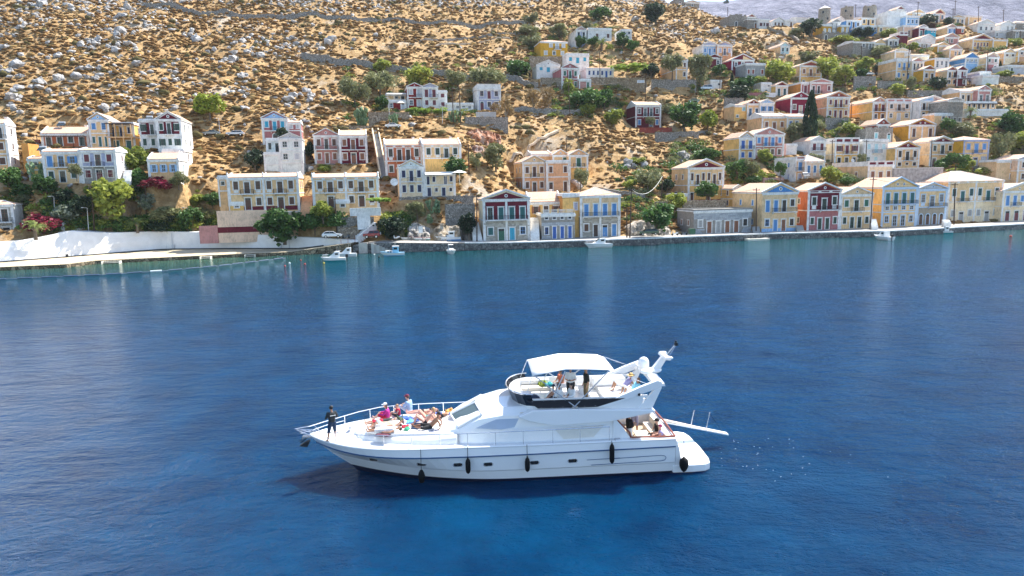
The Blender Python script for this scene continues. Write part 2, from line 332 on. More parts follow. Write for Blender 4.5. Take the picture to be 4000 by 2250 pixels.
H('weathered cream pedimented house at the right edge with bright blue shutters',3909,4060,746,864,None,z0=1.4,yaw=11,dep=10,wall='ivory',st=['dddd|maroon','FFsFF|blue'],roof='ped',rise=28,tymp='cream',balc=[1],top2=1)
# ---- right, second and third tier
H('mustard house at the right edge above the waterfront, plain windowless front',3888,3968,628,712,205,dep=6,wall='olive',st=['.s|brown','.s|wood'],roof='flat',rise=0,nopil=1)
H('beige house with lilac pediment at the right edge above the mustard one',3970,4060,622,712,204,dep=8,wall='beige',low='olive',st=['ww|wood','ww|brown'],roof='ped',rise=18,tymp='lilac')
H('beige three bay house with red panelled parapet above the waterfront row',3388,3487,645,712,190,dep=15,wall='ivory',side='olive',st=['sFs|wood'],roof='para',rise=14,panels=1,pcol='maroon')
H('cream house with maroon shutters and four maroon parapet panels',3258,3352,556,650,213,dep=9,wall='tan',low='yellow',side='ivory',st=['www|brown','OFO|maroon'],roof='para',rise=16,panels=1,pcol='maroon',balc=[1])
H('plain white cubic house with pale aqua shutters',3372,3465,548,648,214,dep=9,wall='white',st=['ws.|paleaqua','sFs|paleaqua'],roof='flat',rise=0,balc=[1],nopil=1)
H('yellow sided house with maroon pediment and three tall dark windows',3494,3588,577,656,212,dep=9,wall='tan',side='yellow',low='cream',st=['wow|brown','xXx|dbrown'],stf=[.35,.65],roof='ped',rise=23,tymp='maroon',balc=[1])
H('cream house with maroon pediment and open dark green shutters behind pine crowns',3628,3724,555,652,215,dep=13,wall='tan',side='ivory',st=['d.w|brown','wfw|dgreen'],roof='ped',rise=20,tymp='maroon',balc=[1])
H('orange sided house with lilac corner bands, hipped roof and light blue shutters',3758,3857,546,652,213,dep=10,wall='tan',side='gold',trim='lilac',low='cream',st=['.dF|lgrey','sFs|blue'],roof='hip',rise=14,balc=[1])
H('cream house with plain grey pediment and two royal blue doors',2886,2944,538,628,205,dep=9,wall='cream',side='yellow',st=['ss|royal','FF|royal'],roof='ped',rise=22,tymp='lgrey',balc=[0,1])
H('large pink house with curved pink pediment and blue shutters',2945,3060,526,618,206,dep=9,wall='pink',st=['sfww|wood','sFFs|blue'],roof='ped',rise=24,tymp='pink',balc=[1,2])
H('white house with pale grey pediment and maroon shutters, middle right slope',3164,3222,550,628,212,dep=9,wall='lgrey',side='white',st=['.','FF|maroon'],roof='ped',rise=16,tymp='lgrey',balc=[0,1])
H('low white annex with flat roof left of the grey pediment house, middle right',3070,3112,566,602,212,dep=5,wall='white',st=['.'],roof='flat',rise=0,nopil=1)
H('tan corner house with blue shutters and brick red parapet panels',3105,3142,622,714,190,dep=10,wall='tan',side='white',st=['s|lilac','F|blue'],roof='para',rise=6,panels=1,pcol='brick',balc=[0])
H('pale bay with three blue windows and a tiled hip roof right of the corner house',3143,3219,630,692,189,dep=7,wall='beige',st=['xxx|blue'],roof='hip',rise=22,panels=1)
H('long tan single storey house with three brown shuttered openings',2975,3072,456,512,226,dep=9,wall='tan',st=['sFs|wood'],roof='side',rise=16)
H('tan single storey extension with a navy window left of the cypress',3073,3150,457,508,226.5,dep=9,wall='olive',st=['sw.|royal'],roof='side',rise=15)
H('deep crimson house with crimson pediment beside the tall cypress',3087,3166,382,446,246,dep=9,wall='crimson',st=['wFw|beige'],roof='ped',rise=20,tymp='crimson',balc=[1])
H('tall beige house with maroon pediment and two rows of four brown doors',3228,3316,379,462,244,dep=11,wall='cream',side='peach',st=['sFFs|maroon','sFFs|maroon'],roof='ped',rise=20,tymp='brick',balc=[1,2])
H('tan house with maroon pediment, joined left of the small white one',2918,2967,405,456,240,dep=11,wall='tan',side='yellow',st=['ff|blue'],roof='ped',rise=15,tymp='maroon',balc=[0,1])
H('small white house with blue tympanum and two open blue windows',2968,3022,402,446,240,dep=8,wall='white',st=['OO|blue'],roof='ped',rise=13,tymp='skyblue')
H('low yellow wing with flat roof at the left of the tan maroon pediment house',2868,2916,412,470,240,dep=7,wall='yellow',side='tan',st=['o.|aqua','.s|aqua'],roof='side',rise=6,nopil=1)
H('rose coloured block with dark door, left half below the tall yellow house',3128,3163,324,364,262,dep=8,wall='rose',side='orange',st=['F|maroon'],roof='flat',rise=0)
H('pink block with low pediment and two dark doors below the tall yellow house',3164,3250,322,366,262,dep=8,wall='pink',low='peach',st=['ff.s|maroon'],roof='ped',rise=9,tymp='pink',balc=[0,1])
H('narrow tan chapel like house with maroon pediment and two glazed doors',3030,3076,334,376,262,dep=9,wall='beige',side='yellow',st=['ff|teal'],roof='ped',rise=13,tymp='maroon')
H('plain white block beside the narrow maroon pediment house',2972,3012,326,366,264,dep=7,wall='white',st=['o|teal','.o|brown'],roof='flat',rise=0,nopil=1)
H('tall tan house with brick pediment and three brown doors high among trees',3122,3207,257,340,278,dep=10,wall='tan',side='olive',low='yellow',st=['o..|brown','sFs|wood'],roof='ped',rise=16,tymp='brick',balc=[1])
H('pale blue white half of the twin pediment house on the upper slope',2743,2801,176,216,290,dep=9,wall='skyblue',side='white',trim='white',st=['sFs|blue'],roof='ped',rise=12,tymp='lilac')
H('beige half of the twin pediment house on the upper slope',2802,2859,177,216,290,dep=9,wall='peach',st=['sfs|lilac'],roof='ped',rise=12,tymp='lilac',balc=[1])
H('small maroon house with maroon pediment below the twin pediments',2764,2818,225,262,281,dep=7,wall='maroon',st=['.w|lgrey'],roof='ped',rise=11,tymp='maroon')
H('wide house with a half maroon half cream pediment, upper slope',2858,2944,234,270,279,dep=9,wall='maroon',side='crimson',st=['ww.|lgrey'],roof='ped',rise=20,tymp='maroon',half='cream')
H('grey unpainted cube with panelled parapet and three maroon shutters',2912,2988,250,304,272,dep=8,wall='grey',st=['ss.s|brick'],roof='flat',rise=0,nopil=1)
H('small tan and white gabled house alone on the upper dry slope',3049,3083,179,210,304,dep=11,wall='paleaqua',side='cream',st=['ww|teal'],roof='ped',rise=12,tymp='paleaqua')
# ---- ridge line
H('roofless grey ruin at the left end of the ridge hamlet',2850,2915,62,106,346,dep=10,wall='ruin',st=['.a.o|black'],roof='none',rise=0,nopil=1)
H('stone house with one brown door right of the grey ruin',2918,2963,74,112,344,dep=8,wall='ruin',st=['.d|wood'],roof='flat',rise=0,nopil=1)
H('white cube with three maroon windows beside the stone ridge house',2964,3005,77,112,343,dep=7,wall='white',st=['OwO|maroon'],roof='flat',rise=0,nopil=1)
H('little white gable with maroon tympanum at the back of the ridge ruin',2920,2952,66,84,356,dep=7,wall='white',st=['.'],roof='ped',rise=10,tymp='brick')
H('white house with gable and dark balcony openings left of the ridge pine',3020,3064,82,106,350,dep=8,wall='white',st=['sFF|brown'],roof='ped',rise=12,tymp='white')
H('white wing with dark openings right beside the white gabled ridge house',3065,3098,80,106,350,dep=8,wall='white',st=['.F|brown'],roof='flat',rise=0,nopil=1)
H('low white ridge house with red tiled edge left of the first windmill',3112,3166,70,95,356,dep=8,wall='white',st=['.'],roof='side',rise=5)
H('orange block with two white blocked arches below the first windmill',3212,3248,98,135,335,dep=7,wall='gold',st=['aa|white'],roof='flat',rise=0,nopil=1)
H('grey gable with white blocked arches between the two orange blocks',3249,3282,86,135,336,dep=9,wall='grey',st=['aa|white','aa|white'],roof='ped',rise=10,tymp='grey',nopil=1)
H('orange block with two white blocked arches right of the grey gable',3283,3317,101,130,334,dep=7,wall='gold',st=['aa|white'],roof='flat',rise=0,nopil=1)
H('long grey stone basement with dark arches under the orange blocks',3212,3320,131,160,330,dep=6,wall='ruin',st=['a.a..|black'],roof='none',rise=0,nopil=1)
H('small white gable right in front of the second windmill',3268,3298,78,100,345,dep=8,wall='white',st=['.'],roof='ped',rise=12,tymp='white')
H('blue house with grey low hipped roof on the ridge',3306,3361,79,110,338,dep=9,wall='blue',st=['wFw|dbrown'],roof='hip',rise=8)
H('yellow house with red roof edge and three dark arched windows on the ridge',3364,3419,70,99,342,dep=8,wall='yellow',st=['wFw|dbrown'],roof='side',rise=3)
H('bright blue house with open shutters below the yellow ridge house',3367,3428,102,140,330,dep=8,wall='blue',st=['..','sfw|brown'],roof='flat',rise=0)
H('grey green plain house right of the bright blue ridge house',3429,3489,102,132,331,dep=8,wall='olive',st=['w.w|grey'],roof='flat',rise=0,nopil=1)
H('large white cubic house at the top of the ridge',3464,3537,58,112,340,dep=9,wall='white',st=['.','.'],roof='para',rise=12,nopil=1)
H('small pediment block with red tympanum topping the white ridge house',3503,3532,36,60,352,dep=7,wall='white',st=['.'],roof='ped',rise=11,tymp='brick')
H('long low white terrace wall house under the top white cube',3460,3538,113,150,332,dep=5,wall='white',st=['...w|black'],roof='flat',rise=0,nopil=1)
H('pale blue white cube with three small blue windows near the ridge top',3538,3589,64,101,338,dep=8,wall='skyblue',trim='white',st=['www|blue'],roof='flat',rise=0)
H('beige blank house with two dark arches below the pale blue cube',3526,3587,102,142,330,dep=9,wall='beige',st=['.a.a|brown'],roof='flat',rise=0)
H('narrow maroon house with white pediment and two teal doors',3589,3621,107,145,327,dep=8,wall='maroon',st=['FF|teal'],roof='ped',rise=9,tymp='lgrey')
H('little blue house without roof edge right of the narrow maroon one',3622,3656,114,134,326,dep=6,wall='turq',st=['.oo|navy'],roof='flat',rise=0,nopil=1)
H('cream gabled ridge house with tan pediment right of the pole',3564,3612,50,76,350,dep=9,wall='cream',st=['ww|lgrey'],roof='ped',rise=12,tymp='tan')
H('ridge house with brick tinted pediment and lilac panelled frieze',3650,3690,52,80,350,dep=10,wall='peach',side='ivory',st=['.f|skyblue'],roof='ped',rise=15,tymp='brick',panels=1)
H('square cream ridge block in front of the brick tinted pediment house',3616,3669,58,88,344,dep=8,wall='cream',st=['o.d|black'],roof='flat',rise=0)
H('olive stone ridge house with long side wall and one dark door',3714,3768,68,97,342,dep=12,wall='olive',side='ruin',st=['.fw|grey'],roof='ped',rise=8,tymp='olive')
H('cream ridge house with red tiled top and two dark doors',3781,3834,64,102,344,dep=8,wall='cream',st=['.F.|brown'],roof='side',rise=5)
H('white gabled house with round hole in its gable, right part of the ridge',3818,3884,92,128,336,dep=9,wall='palewhite',side='white',st=['www|grey'],roof='ped',rise=14,tymp='palewhite')
H('bright white gabled house with two dark doors near the right edge of the ridge',3908,3963,97,122,338,dep=10,wall='white',st=['.FF|grey'],roof='ped',rise=14,tymp='white')
H('grey stone house at the right edge of the ridge',3968,4030,88,120,345,dep=8,wall='ruin',st=['.o.|black'],roof='hip',rise=10,nopil=1)
H('flat grey blank house below the white gabled ridge house',3884,3935,122,150,330,dep=8,wall='lgrey',st=['w.s|lgrey'],roof='side',rise=6,nopil=1)
H('grey stone cube with arch at the right edge below the ridge',3955,4020,118,150,328,dep=8,wall='ruin',st=['a.|grey'],roof='flat',rise=0,nopil=1)
# ---- upper right middle
H('broad yellow house with wide maroon pediment high at the right',3798,3876,153,192,312,dep=11,wall='yellow',side='cream',st=['sfswws|brick'],roof='ped',rise=18,tymp='maroon',balc=[1])
H('yellow wing with plain wall right of the wide maroon pediment',3877,3934,156,184,312,dep=9,wall='yellow',st=['.'],roof='side',rise=5)
H('pinkish house with pale pediment and two grey windows, upper right',3690,3744,146,174,318,dep=10,wall='pink',side='peach',st=['ww.|grey'],roof='ped',rise=15,tymp='mauve')
H('blue grey house with small brown pediment, upper right slope',3700,3735,107,132,328,dep=12,wall='skyblue',side='tan',st=['FF|blue'],roof='ped',rise=12,tymp='mauve')
H('small brick red flat block with one aqua window, upper right slope',3737,3766,107,134,328,dep=6,wall='brick',st=['.w|aqua'],roof='flat',rise=0,nopil=1)
H('white house with bright grey hipped roof and low walls, upper right',3598,3652,150,172,316,dep=9,wall='white',st=['.'],roof='ped',rise=14,tymp='white')
H('rough brown stone cottage with peeling doors in the middle of the upper town',3580,3638,166,196,308,dep=8,wall='ruin',st=['sos|lgrey'],roof='side',rise=4,nopil=1)
H('tan house with brown ochre pediment above the blue gabled one',3708,3755,192,226,299,dep=11,wall='tan',side='olive',st=['.ww|lgrey'],roof='ped',rise=17,tymp='mauve')
H('small yellow gabled house left behind the ochre pediment house',3662,3706,178,205,304,dep=9,wall='cream',side='gold',st=['..|grey'],roof='ped',rise=12,tymp='cream')
H('light blue house with blue pediment and white shuttered doors',3768,3820,226,266,288,dep=11,wall='blue',low='skyblue',st=['...','OOO|white'],roof='ped',rise=18,tymp='blue')
H('mauve tan house with dusky pediment right of the light blue one',3850,3898,224,276,288,dep=11,wall='mauve',low='rose',side='cream',st=['.w|lgrey','ww|green'],roof='ped',rise=17,tymp='mauve')
H('cream gabled house with white stair terrace near the right edge',3920,3965,206,246,292,dep=8,wall='ivory',side='tan',st=['..','sw|brown'],roof='ped',rise=13,tymp='cream')
H('tan gabled house cut by the right edge of the photo, upper town',3976,4025,198,240,292,dep=9,wall='peach',side='yellow',st=['..','ww|brown'],roof='ped',rise=12,tymp='tan')
H('cream house with pale blue parapet and blue shutters, middle of upper town',3498,3559,237,312,279,dep=10,wall='cream',side='tan',st=['sod|blue','sFs|blue'],roof='para',rise=8,balc=[1])
H('cream house with pale brick pediment joined right of the blue shuttered one',3560,3605,240,308,279,dep=9,wall='ivory',st=['wwa|brown','fww|brown'],roof='ped',rise=13,tymp='pink',balc=[1])
H('small tan house with brown pediment and AC box left of the maroon pair',3606,3651,271,316,274,dep=9,wall='tan',side='gold',st=['sF|dbrown'],roof='ped',rise=13,tymp='brick')
H('tan member of the pedimented pair beside the brown pergola',3697,3735,274,336,271,dep=12,wall='tan',side='olive',st=['ww|brown','fF|dbrown'],roof='ped',rise=12,tymp='brick',balc=[1])
H('maroon member of the pedimented pair beside the brown pergola',3736,3774,274,336,271,dep=12,wall='maroon',st=['.w|dbrown','Fw|white'],roof='ped',rise=14,tymp='maroon',perg=1)
H('pale lilac sided house with aqua glazed veranda, right town',3826,3868,282,318,275,dep=13,wall='aqua',side='lilac',st=['FFF|aqua'],roof='flat',rise=6)
H('bare stone house with dark veranda at the left of the upper town',3330,3413,164,218,302,dep=10,wall='ruin',st=['.','.wf|grey'],roof='side',rise=6,nopil=1)
H('pale yellow gable among trees right of the bare stone house',3414,3464,170,190,306,dep=10,wall='cream',st=['ww|olive'],roof='ped',rise=16,tymp='cream')
H('grey weathered house with ochre pediment edge in the upper town',3468,3508,153,186,306,dep=9,wall='ruin',st=['ww|dbrown'],roof='ped',rise=11,tymp='tan')
H('maroon house with white circles in its parapet, upper town',3512,3544,134,175,308,dep=6,wall='maroon',st=['.','..'],roof='para',rise=8,nopil=1,pcol='maroon',panels=1)
H('olive tan house with low pediment above the pale blue parapet house',3494,3552,200,236,292,dep=8,wall='olive',st=['.f|grey'],roof='ped',rise=10,tymp='ivory')
H('long house with bright red roof behind the pale blue parapet house',3555,3627,216,238,290,dep=7,wall='ivory',st=['.'],roof='side',rise=9)
H('white striped house with yellow side wall, upper town',3650,3706,230,264,284,dep=8,wall='white',side='gold',st=['fwf|lgrey'],roof='flat',rise=0)
H('white terrace house with veiled balcony right of the light blue house',3836,3900,296,330,270,dep=5,wall='palewhite',st=['.'],roof='flat',rise=0,nopil=1)
H('grey roofed house with arched porch near the right edge',3934,4020,258,292,280,dep=7,wall='lgrey',st=['w.w|teal'],roof='flat',rise=0,nopil=1)
# ---- right middle band
H('golden sided house with pink pediment and two maroon doors on a balcony',3406,3459,398,474,240,dep=13,wall='orange',side='yellow',st=['ww|maroon','FF|maroon'],roof='ped',rise=16,tymp='pink',balc=[0,1])
H('cream three bay house with pink parapet right of the pink pediment',3460,3558,398,470,240,dep=9,wall='beige',low='cream',st=['wFw|lgrey','wFw|brown'],roof='para',rise=10,balc=[1],panels=1,pcol='pink')
H('white sided house whose pediment is half blue half tan, four dark doors',3590,3691,394,468,239,dep=12,wall='beige',low='tan',side='white',st=['wa..|dbrown','FFFF|dbrown'],roof='ped',rise=17,tymp='skyblue',half='mauve',balc=[0,1,2,3])
H('tan block with two small maroon windows below the half blue pediment',3648,3719,446,480,231,dep=5,wall='tan',st=['.ws|maroon'],roof='flat',rise=0,nopil=1)
H('beige house with pink tiled roof and two AC boxes above the scaffold',3747,3815,358,402,256,dep=10,wall='olive',side='tan',st=['wFw|dbrown'],roof='side',rise=16)
H('pinkish gabled house with two glazed doors joined right of the pink tiled roof',3818,3868,351,402,255,dep=9,wall='pink',st=['ff|grey'],roof='ped',rise=15,tymp='pink',balc=[0,1])
H('small brick red gabled house with two pale green shutters',3424,3474,486,516,228,dep=8,wall='brick',st=['ww|paleaqua'],roof='ped',rise=20,tymp='brick',nopil=1)
H('rough stone house with broken gable and green arched door',3380,3486,502,556,222,dep=5,wall='ruin',st=['.s.a|aqua'],roof='none',rise=0,nopil=1)
H('wide ochre house with maroon pediment holding two white rosettes',3549,3652,488,536,227,dep=11,wall='tan',side='gold',st=['F.F|brown'],roof='ped',rise=22,tymp='maroon',top2=1,mid=1)
H('unfinished grey concrete house wrapped in scaffolding',3697,3758,392,484,232,dep=8,wall='ruin',st=['.ss|black','..|grey','..|grey'],roof='ped',rise=8,tymp='grey',scaf=2,nopil=1)
H('white restaurant building with long shaded veranda and parapet',3766,3935,430,462,238,dep=5,wall='white',st=['.'],roof='flat',rise=0,nopil=1)
H('shaded taverna room with black posts standing on the white parapet terrace',3772,3890,400,428,242,dep=5,wall='tan',st=['FwFwFw|dbrown'],roof='flat',rise=0,perg=1,nopil=1)
H('bare white box with small window near the parked van',2775,2818,316,346,266,dep=5,wall='white',st=['.o|grey'],roof='flat',rise=0,nopil=1)
# ---- centre upper
H('low cream house with white awning left of the red hillside pediment house',1509,1588,368,392,229,dep=6,wall='cream',st=['.wF|black'],roof='flat',rise=0,nopil=1,awning=1)
H('red ground level room with white parapet and open umbrella',1516,1588,394,430,225,dep=5,wall='red',st=['w.d|lgrey'],roof='flat',rise=0)
H('red half of the twin pediment house above the coast road',1593,1652,339,422,226,dep=9,wall='red',st=['wF|lgrey','sF|lgrey'],roof='ped',rise=13,tymp='red',balc=[1])
H('white half with maroon shutters of the twin pediment house above the coast road',1653,1712,340,422,226,dep=9,wall='lilac',low='white',st=['ss|maroon','FF|maroon'],roof='ped',rise=12,tymp='lilac',balc=[1])
H('stepped white walls and small maroon window right of the twin pediments',1713,1748,357,424,228,dep=5,wall='white',st=['s|maroon','s|maroon'],roof='flat',rise=0,nopil=1)
H('low white outbuildings between the twin pediments and the lilac house',1749,1850,406,432,224,dep=4,wall='white',st=['.wdw|lgrey'],roof='flat',rise=0,nopil=1)
H('lilac blue two storey house with white parapet balustrade',1866,1957,345,430,228,dep=9,wall='lilac',side='white',st=['aww|maroon','wFw|maroon'],roof='para',rise=14)
H('dark red two storey house with pale tiled roof on the middle slope',2482,2581,412,500,239,yaw=10,dep=9,wall='maroon',st=['s.ds|blue','wffw|grey'],roof='side',rise=18,balc=[1,2],plinth='maroon')
H('pink two storey house with pink pediment and green shutters',2194,2261,266,350,247,yaw=14,dep=12,wall='rose',st=['sFs|green','sFs|green'],roof='ped',rise=16,tymp='rose',balc=[1])
H('pink terrace annex with green door right of the pink pediment house',2262,2308,312,350,247,dep=6,wall='pink',st=['.F|green'],roof='flat',rise=0)
H('white gabled house with two turquoise shutters, centre upper slope',2097,2187,256,308,256,yaw=10,dep=8,wall='white',st=['.','sF.|turq'],roof='ped',rise=18,tymp='white',nopil=1)
H('tall white house with three turquoise shutters behind the pink pediment',2212,2301,216,280,264,dep=8,wall='white',st=['...','sFs|turq'],roof='para',rise=6,nopil=1)
H('long low white house with row of small windows left of the green pergola',2290,2397,268,303,256,dep=7,wall='white',st=['wwwwFs|royal'],roof='side',rise=8,nopil=1)
H('mustard yellow house with hipped roof and white shutters, upper centre',2112,2217,163,222,277,dep=10,wall='gold',st=['sws|lgrey','.sFs|lgrey'],roof='hip',rise=12,balc=[2],nopil=1)
H('grey blue fronted house with white side and maroon gable top, upper centre',2251,2290,117,186,299,dep=12,wall='lilac',side='white',st=['.','ff|navy'],roof='ped',rise=12,tymp='mauve')
H('modern white house with two dark recesses, upper centre',2297,2389,113,160,300,dep=8,wall='white',st=['.s.s|brown'],roof='flat',rise=0,nopil=1)
H('small grey house with navy windows right of the modern white house',2428,2467,118,160,299,dep=8,wall='lgrey',side='white',st=['.','ww|navy'],roof='flat',rise=0)
H('ochre house half hidden by a feathery tree, right of the green pergola',2640,2684,236,308,262,dep=14,wall='tan',st=['.w|brown','.s|brown'],roof='ped',rise=12,tymp='tan')
H('ruined stone tower house on the near skyline',2640,2673,-6,27,410,dep=8,wall='ruin',st=['a|brick'],roof='none',rise=0,nopil=1)
H('ruined stone chapel with low gable on the near skyline',2678,2731,10,30,410,dep=8,wall='ruin',st=['.w.|grey'],roof='ped',rise=7,tymp='beige',nopil=1)
# ================================================================ heightfield from the control points
for h in HS:
    c, p = h['p'], h
    if h['D'] > 150: ctl.append((c.x, c.y, c.z-.1, 1.0))
C_ = np.array(ctl)
S_ = 100.0
P_ = C_[:, :2]/S_; n_ = len(P_)
def _U(r2): return np.where(r2 > 1e-12, r2*np.log(np.maximum(r2, 1e-12)), 0)
d2 = ((P_[:, None, :]-P_[None, :, :])**2).sum(-1)
K_ = _U(d2)+np.eye(n_)*0.012
Q_ = np.hstack([np.ones((n_, 1)), P_])
A_ = np.vstack([np.hstack([K_, Q_]), np.hstack([Q_.T, np.zeros((3, 3))])])
W_ = np.linalg.solve(A_, np.concatenate([C_[:, 2], np.zeros(3)]))
def tps(x, y):
    g = np.stack([x, y], -1)/S_
    r2 = ((g[..., None, :]-P_)**2).sum(-1)
    return _U(r2)@W_[:n_]+W_[n_]+g[..., 0]*W_[n_+1]+g[..., 1]*W_[n_+2]
GX0, GX1, GY0, GY1, GS = -330.0, 400.0, 112.0, 490.0, 1.6
gx = np.arange(GX0, GX1+.1, GS); gy = np.arange(GY0, GY1+.1, GS)
XX, YY = np.meshgrid(gx, gy)
ZZ = np.zeros_like(XX)
for j in range(len(gy)): ZZ[j] = tps(XX[j], YY[j])
shy = np.interp(gx, SX, SY)[None, :]
# value noise by summed random sine fields, cheap and smooth
rng = np.random.default_rng(3)
def fld(X, Y, wl, k=14, seed=0):
    r = np.random.default_rng(seed); o = 0
    for i in range(k):
        a = r.uniform(0, 6.283); L = wl*r.uniform(.6, 1.6); ph = r.uniform(0, 6.283)
        o = o+np.sin((X*math.cos(a)+Y*math.sin(a))*6.283/L+ph)
    return o/math.sqrt(k)
up = np.clip((YY-shy-25)/40, 0, 1)
ZZ += up*(.9*fld(XX, YY, 26, 14, 1)+.45*fld(XX, YY, 9, 16, 2)+.22*fld(XX, YY, 4.2, 18, 5))
# coast: left sea wall line and quay line
WX = np.array([at(p, 950, d).x for p, d, _, _ in WL]); WYb = np.array([d for _, d, _, _ in WL]); WYt = np.array([d for _, _, d, _ in WL]); WZ = np.array([z for _, _, _, z in WL])
XWEND = WX[-1]
wallY = np.interp(gx, WX, WYt)[None, :]; wallZ = np.interp(gx, WX, WZ)[None, :]
quZ = np.interp(gx, SX, [z for _, _, z in SH])[None, :]
left = (XX < XWEND)
base = np.where(left, wallY+7.0, shy+6.5); zb_ = np.where(left, wallZ-.12, quZ-.12)
ZZ = np.where(YY < base, zb_, np.maximum(ZZ, zb_))
t_ = np.clip((YY-base)/3, 0, 1); ZZ = ZZ*t_+zb_*(1-t_)
edge = np.where(left, wallY+1.6, shy+1.8)
ZZ = np.where(YY < edge, -4.0, ZZ)
# terraces for the houses
FOOT = []
for h in HS:
    k = h['k']; dep = k.get('dep', 8); ca, sa = math.cos(h['yaw']), math.sin(h['yaw'])
    c = h['p']; w_ = h['w']
    FOOT.append((c.x, c.y, w_/2, dep, ca, sa))
    lx = (XX-c.x)*ca+(YY-c.y)*sa; ly = -(XX-c.x)*sa+(YY-c.y)*ca
    dx = np.maximum(np.abs(lx)-w_/2, 0); dy = np.maximum(np.maximum(-1.2-ly, ly-dep), 0)
    dd = np.hypot(dx, dy); tt = np.clip(1-dd/3.2, 0, 1); tt = tt*tt*(3-2*tt)
    tgt = c.z-.12
    ok = (YY > edge)
    # behind the house the ground may stay high; in front it must not hide the foot
    m = np.where(ZZ > tgt, tt, tt*.9)
    ZZ = np.where(ok, ZZ*(1-m)+tgt*m, ZZ)
def gz(x, y):
    i = min(max((x-GX0)/GS, 0), len(gx)-1.001); j = min(max((y-GY0)/GS, 0), len(gy)-1.001)
    a, b = int(i), int(j); u, v = i-a, j-b
    return float((ZZ[b, a]*(1-u)+ZZ[b, a+1]*u)*(1-v)+(ZZ[b+1, a]*(1-u)+ZZ[b+1, a+1]*u)*v)
def ground(px, py, d0=None, d1=480):
    """first ground point seen along the ray"""
    q = ray(px, py); D = d0 or 128
    while D < d1:
        if gz(q.x*D, D) > q.z*D+CAMZ: 
            for _ in range(6):
                D -= .1
                if gz(q.x*D, D) < q.z*D+CAMZ: break
            return Vector((q.x*D, D, gz(q.x*D, D)))
        D += .5
    return None
_n = len(gx)
idx = np.arange(len(gy)*_n).reshape(len(gy), _n)
F_ = np.stack([idx[:-1, :-1], idx[:-1, 1:], idx[1:, 1:], idx[1:, :-1]], -1).reshape(-1, 4)
V_ = np.stack([XX, YY, ZZ], -1).reshape(-1, 3)
keep = ~(V_[F_][:, :, 2].max(1) < -3.5)
F_ = F_[keep]
m, nt, p = newmat('dry_hillside'); p.inputs['Roughness'].default_value = .95; p.inputs['Specular IOR Level'].default_value = .1
f1 = tex(nt, .06, 8, .62); f2 = tex(nt, .9, 6, .7); f3 = tex(nt, .33, 5, .6)
c1 = ramp(nt, f2, [(.30, (.14,.08,.035)), (.46, (.31,.19,.08)), (.58, (.49,.34,.17)), (.75, (.65,.49,.29))])
c2 = ramp(nt, f3, [(.35, (.27,.155,.065)), (.6, (.50,.33,.16))])
c3 = ramp(nt, f2, [(.3, (.33,.27,.2)), (.7, (.6,.55,.47))])
mx = N(nt, 'ShaderNodeMix', data_type='RGBA'); mx.inputs[0].default_value = .45; nt.links.new(c1, mx.inputs[6]); nt.links.new(c2, mx.inputs[7])
mx2 = N(nt, 'ShaderNodeMix', data_type='RGBA'); nt.links.new(ramp(nt, f1, [(.56, (0, 0, 0)), (.68, (.75, .75, .75))]), mx2.inputs[0]); nt.links.new(mx.outputs[2], mx2.inputs[6]); nt.links.new(c3, mx2.inputs[7])
nt.links.new(mx2.outputs[2], p.inputs['Base Color'])
bump(nt, p, tex(nt, 1.3, 8, .7), .5, 1)
HILL = m
hill = put('hillside', npmesh('hillside', V_, F_, HILL, smooth=True)); tag(hill, kind='structure')
# red cut bank is its own rock face further down
# ---- distant hill across the bay, one sheet
dx = np.linspace(-300, 1700, 90); dy = np.linspace(700, 1900, 50); DX, DY = np.meshgrid(dx, dy)
def sky_y(px): return np.interp(px, [2400, 2790, 3000, 3300, 3700, 4100, 5200], [60, 32, 0, -40, -95, -130, -200])
pxs = 2000+FPX*DX/1300
top = CAMZ+((1125-sky_y(pxs))/FPX-math.tan(TH)-RO*-((pxs-2000)/FPX)*-1)*1300
hz = []
for a in dx:
    px = 2000+FPX*a/1300; hz.append(at(px, float(sky_y(px)), 1300).z)
hz = np.array(hz)[None, :]
g = np.clip((DY-700)/600, 0, 1); g2 = np.clip((1900-DY)/600, 0, 1)
DZ = hz*np.minimum(np.sin(g*math.pi/2), g2)+8*fld(DX, DY, 150, 12, 8)*np.minimum(g*4, 1)*(1-g*.9)+3*fld(DX, DY, 50, 12, 9)*(1-g*.8)
DZ = np.where(DX < 60, DZ*np.clip((DX+300)/360, 0, 1)**.5, DZ)
_m = len(dx); idx = np.arange(len(dy)*_m).reshape(len(dy), _m)
F2 = np.stack([idx[:-1, :-1], idx[:-1, 1:], idx[1:, 1:], idx[1:, :-1]], -1).reshape(-1, 4)
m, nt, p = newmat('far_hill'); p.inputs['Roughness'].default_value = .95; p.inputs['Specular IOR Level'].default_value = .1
nt.links.new(ramp(nt, tex(nt, .035, 10, .75), [(.38, (.09,.095,.13)), (.5, (.18,.18,.23)), (.62, (.28,.28,.34))]), p.inputs['Base Color'])  # blue-grey of distant haze is put into the hill's own colour
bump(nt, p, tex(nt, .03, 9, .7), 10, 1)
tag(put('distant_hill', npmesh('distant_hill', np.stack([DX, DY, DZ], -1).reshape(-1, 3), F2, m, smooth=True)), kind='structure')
# ================================================================ water
m, nt, p = newmat('sea_water'); WATER = m
p.inputs['Roughness'].default_value = .05; p.inputs['IOR'].default_value = 1.333; p.inputs['Specular IOR Level'].default_value = .2; p.inputs['Subsurface Weight'].default_value = .75; p.inputs['Subsurface Radius'].default_value = (.3, .9, 1.5); p.inputs['Subsurface Scale'].default_value = 1.0; p.subsurface_method = 'BURLEY'
tc = N(nt, 'ShaderNodeTexCoord'); sp = N(nt, 'ShaderNodeSeparateXYZ'); nt.links.new(tc.outputs['Object'], sp.inputs[0])
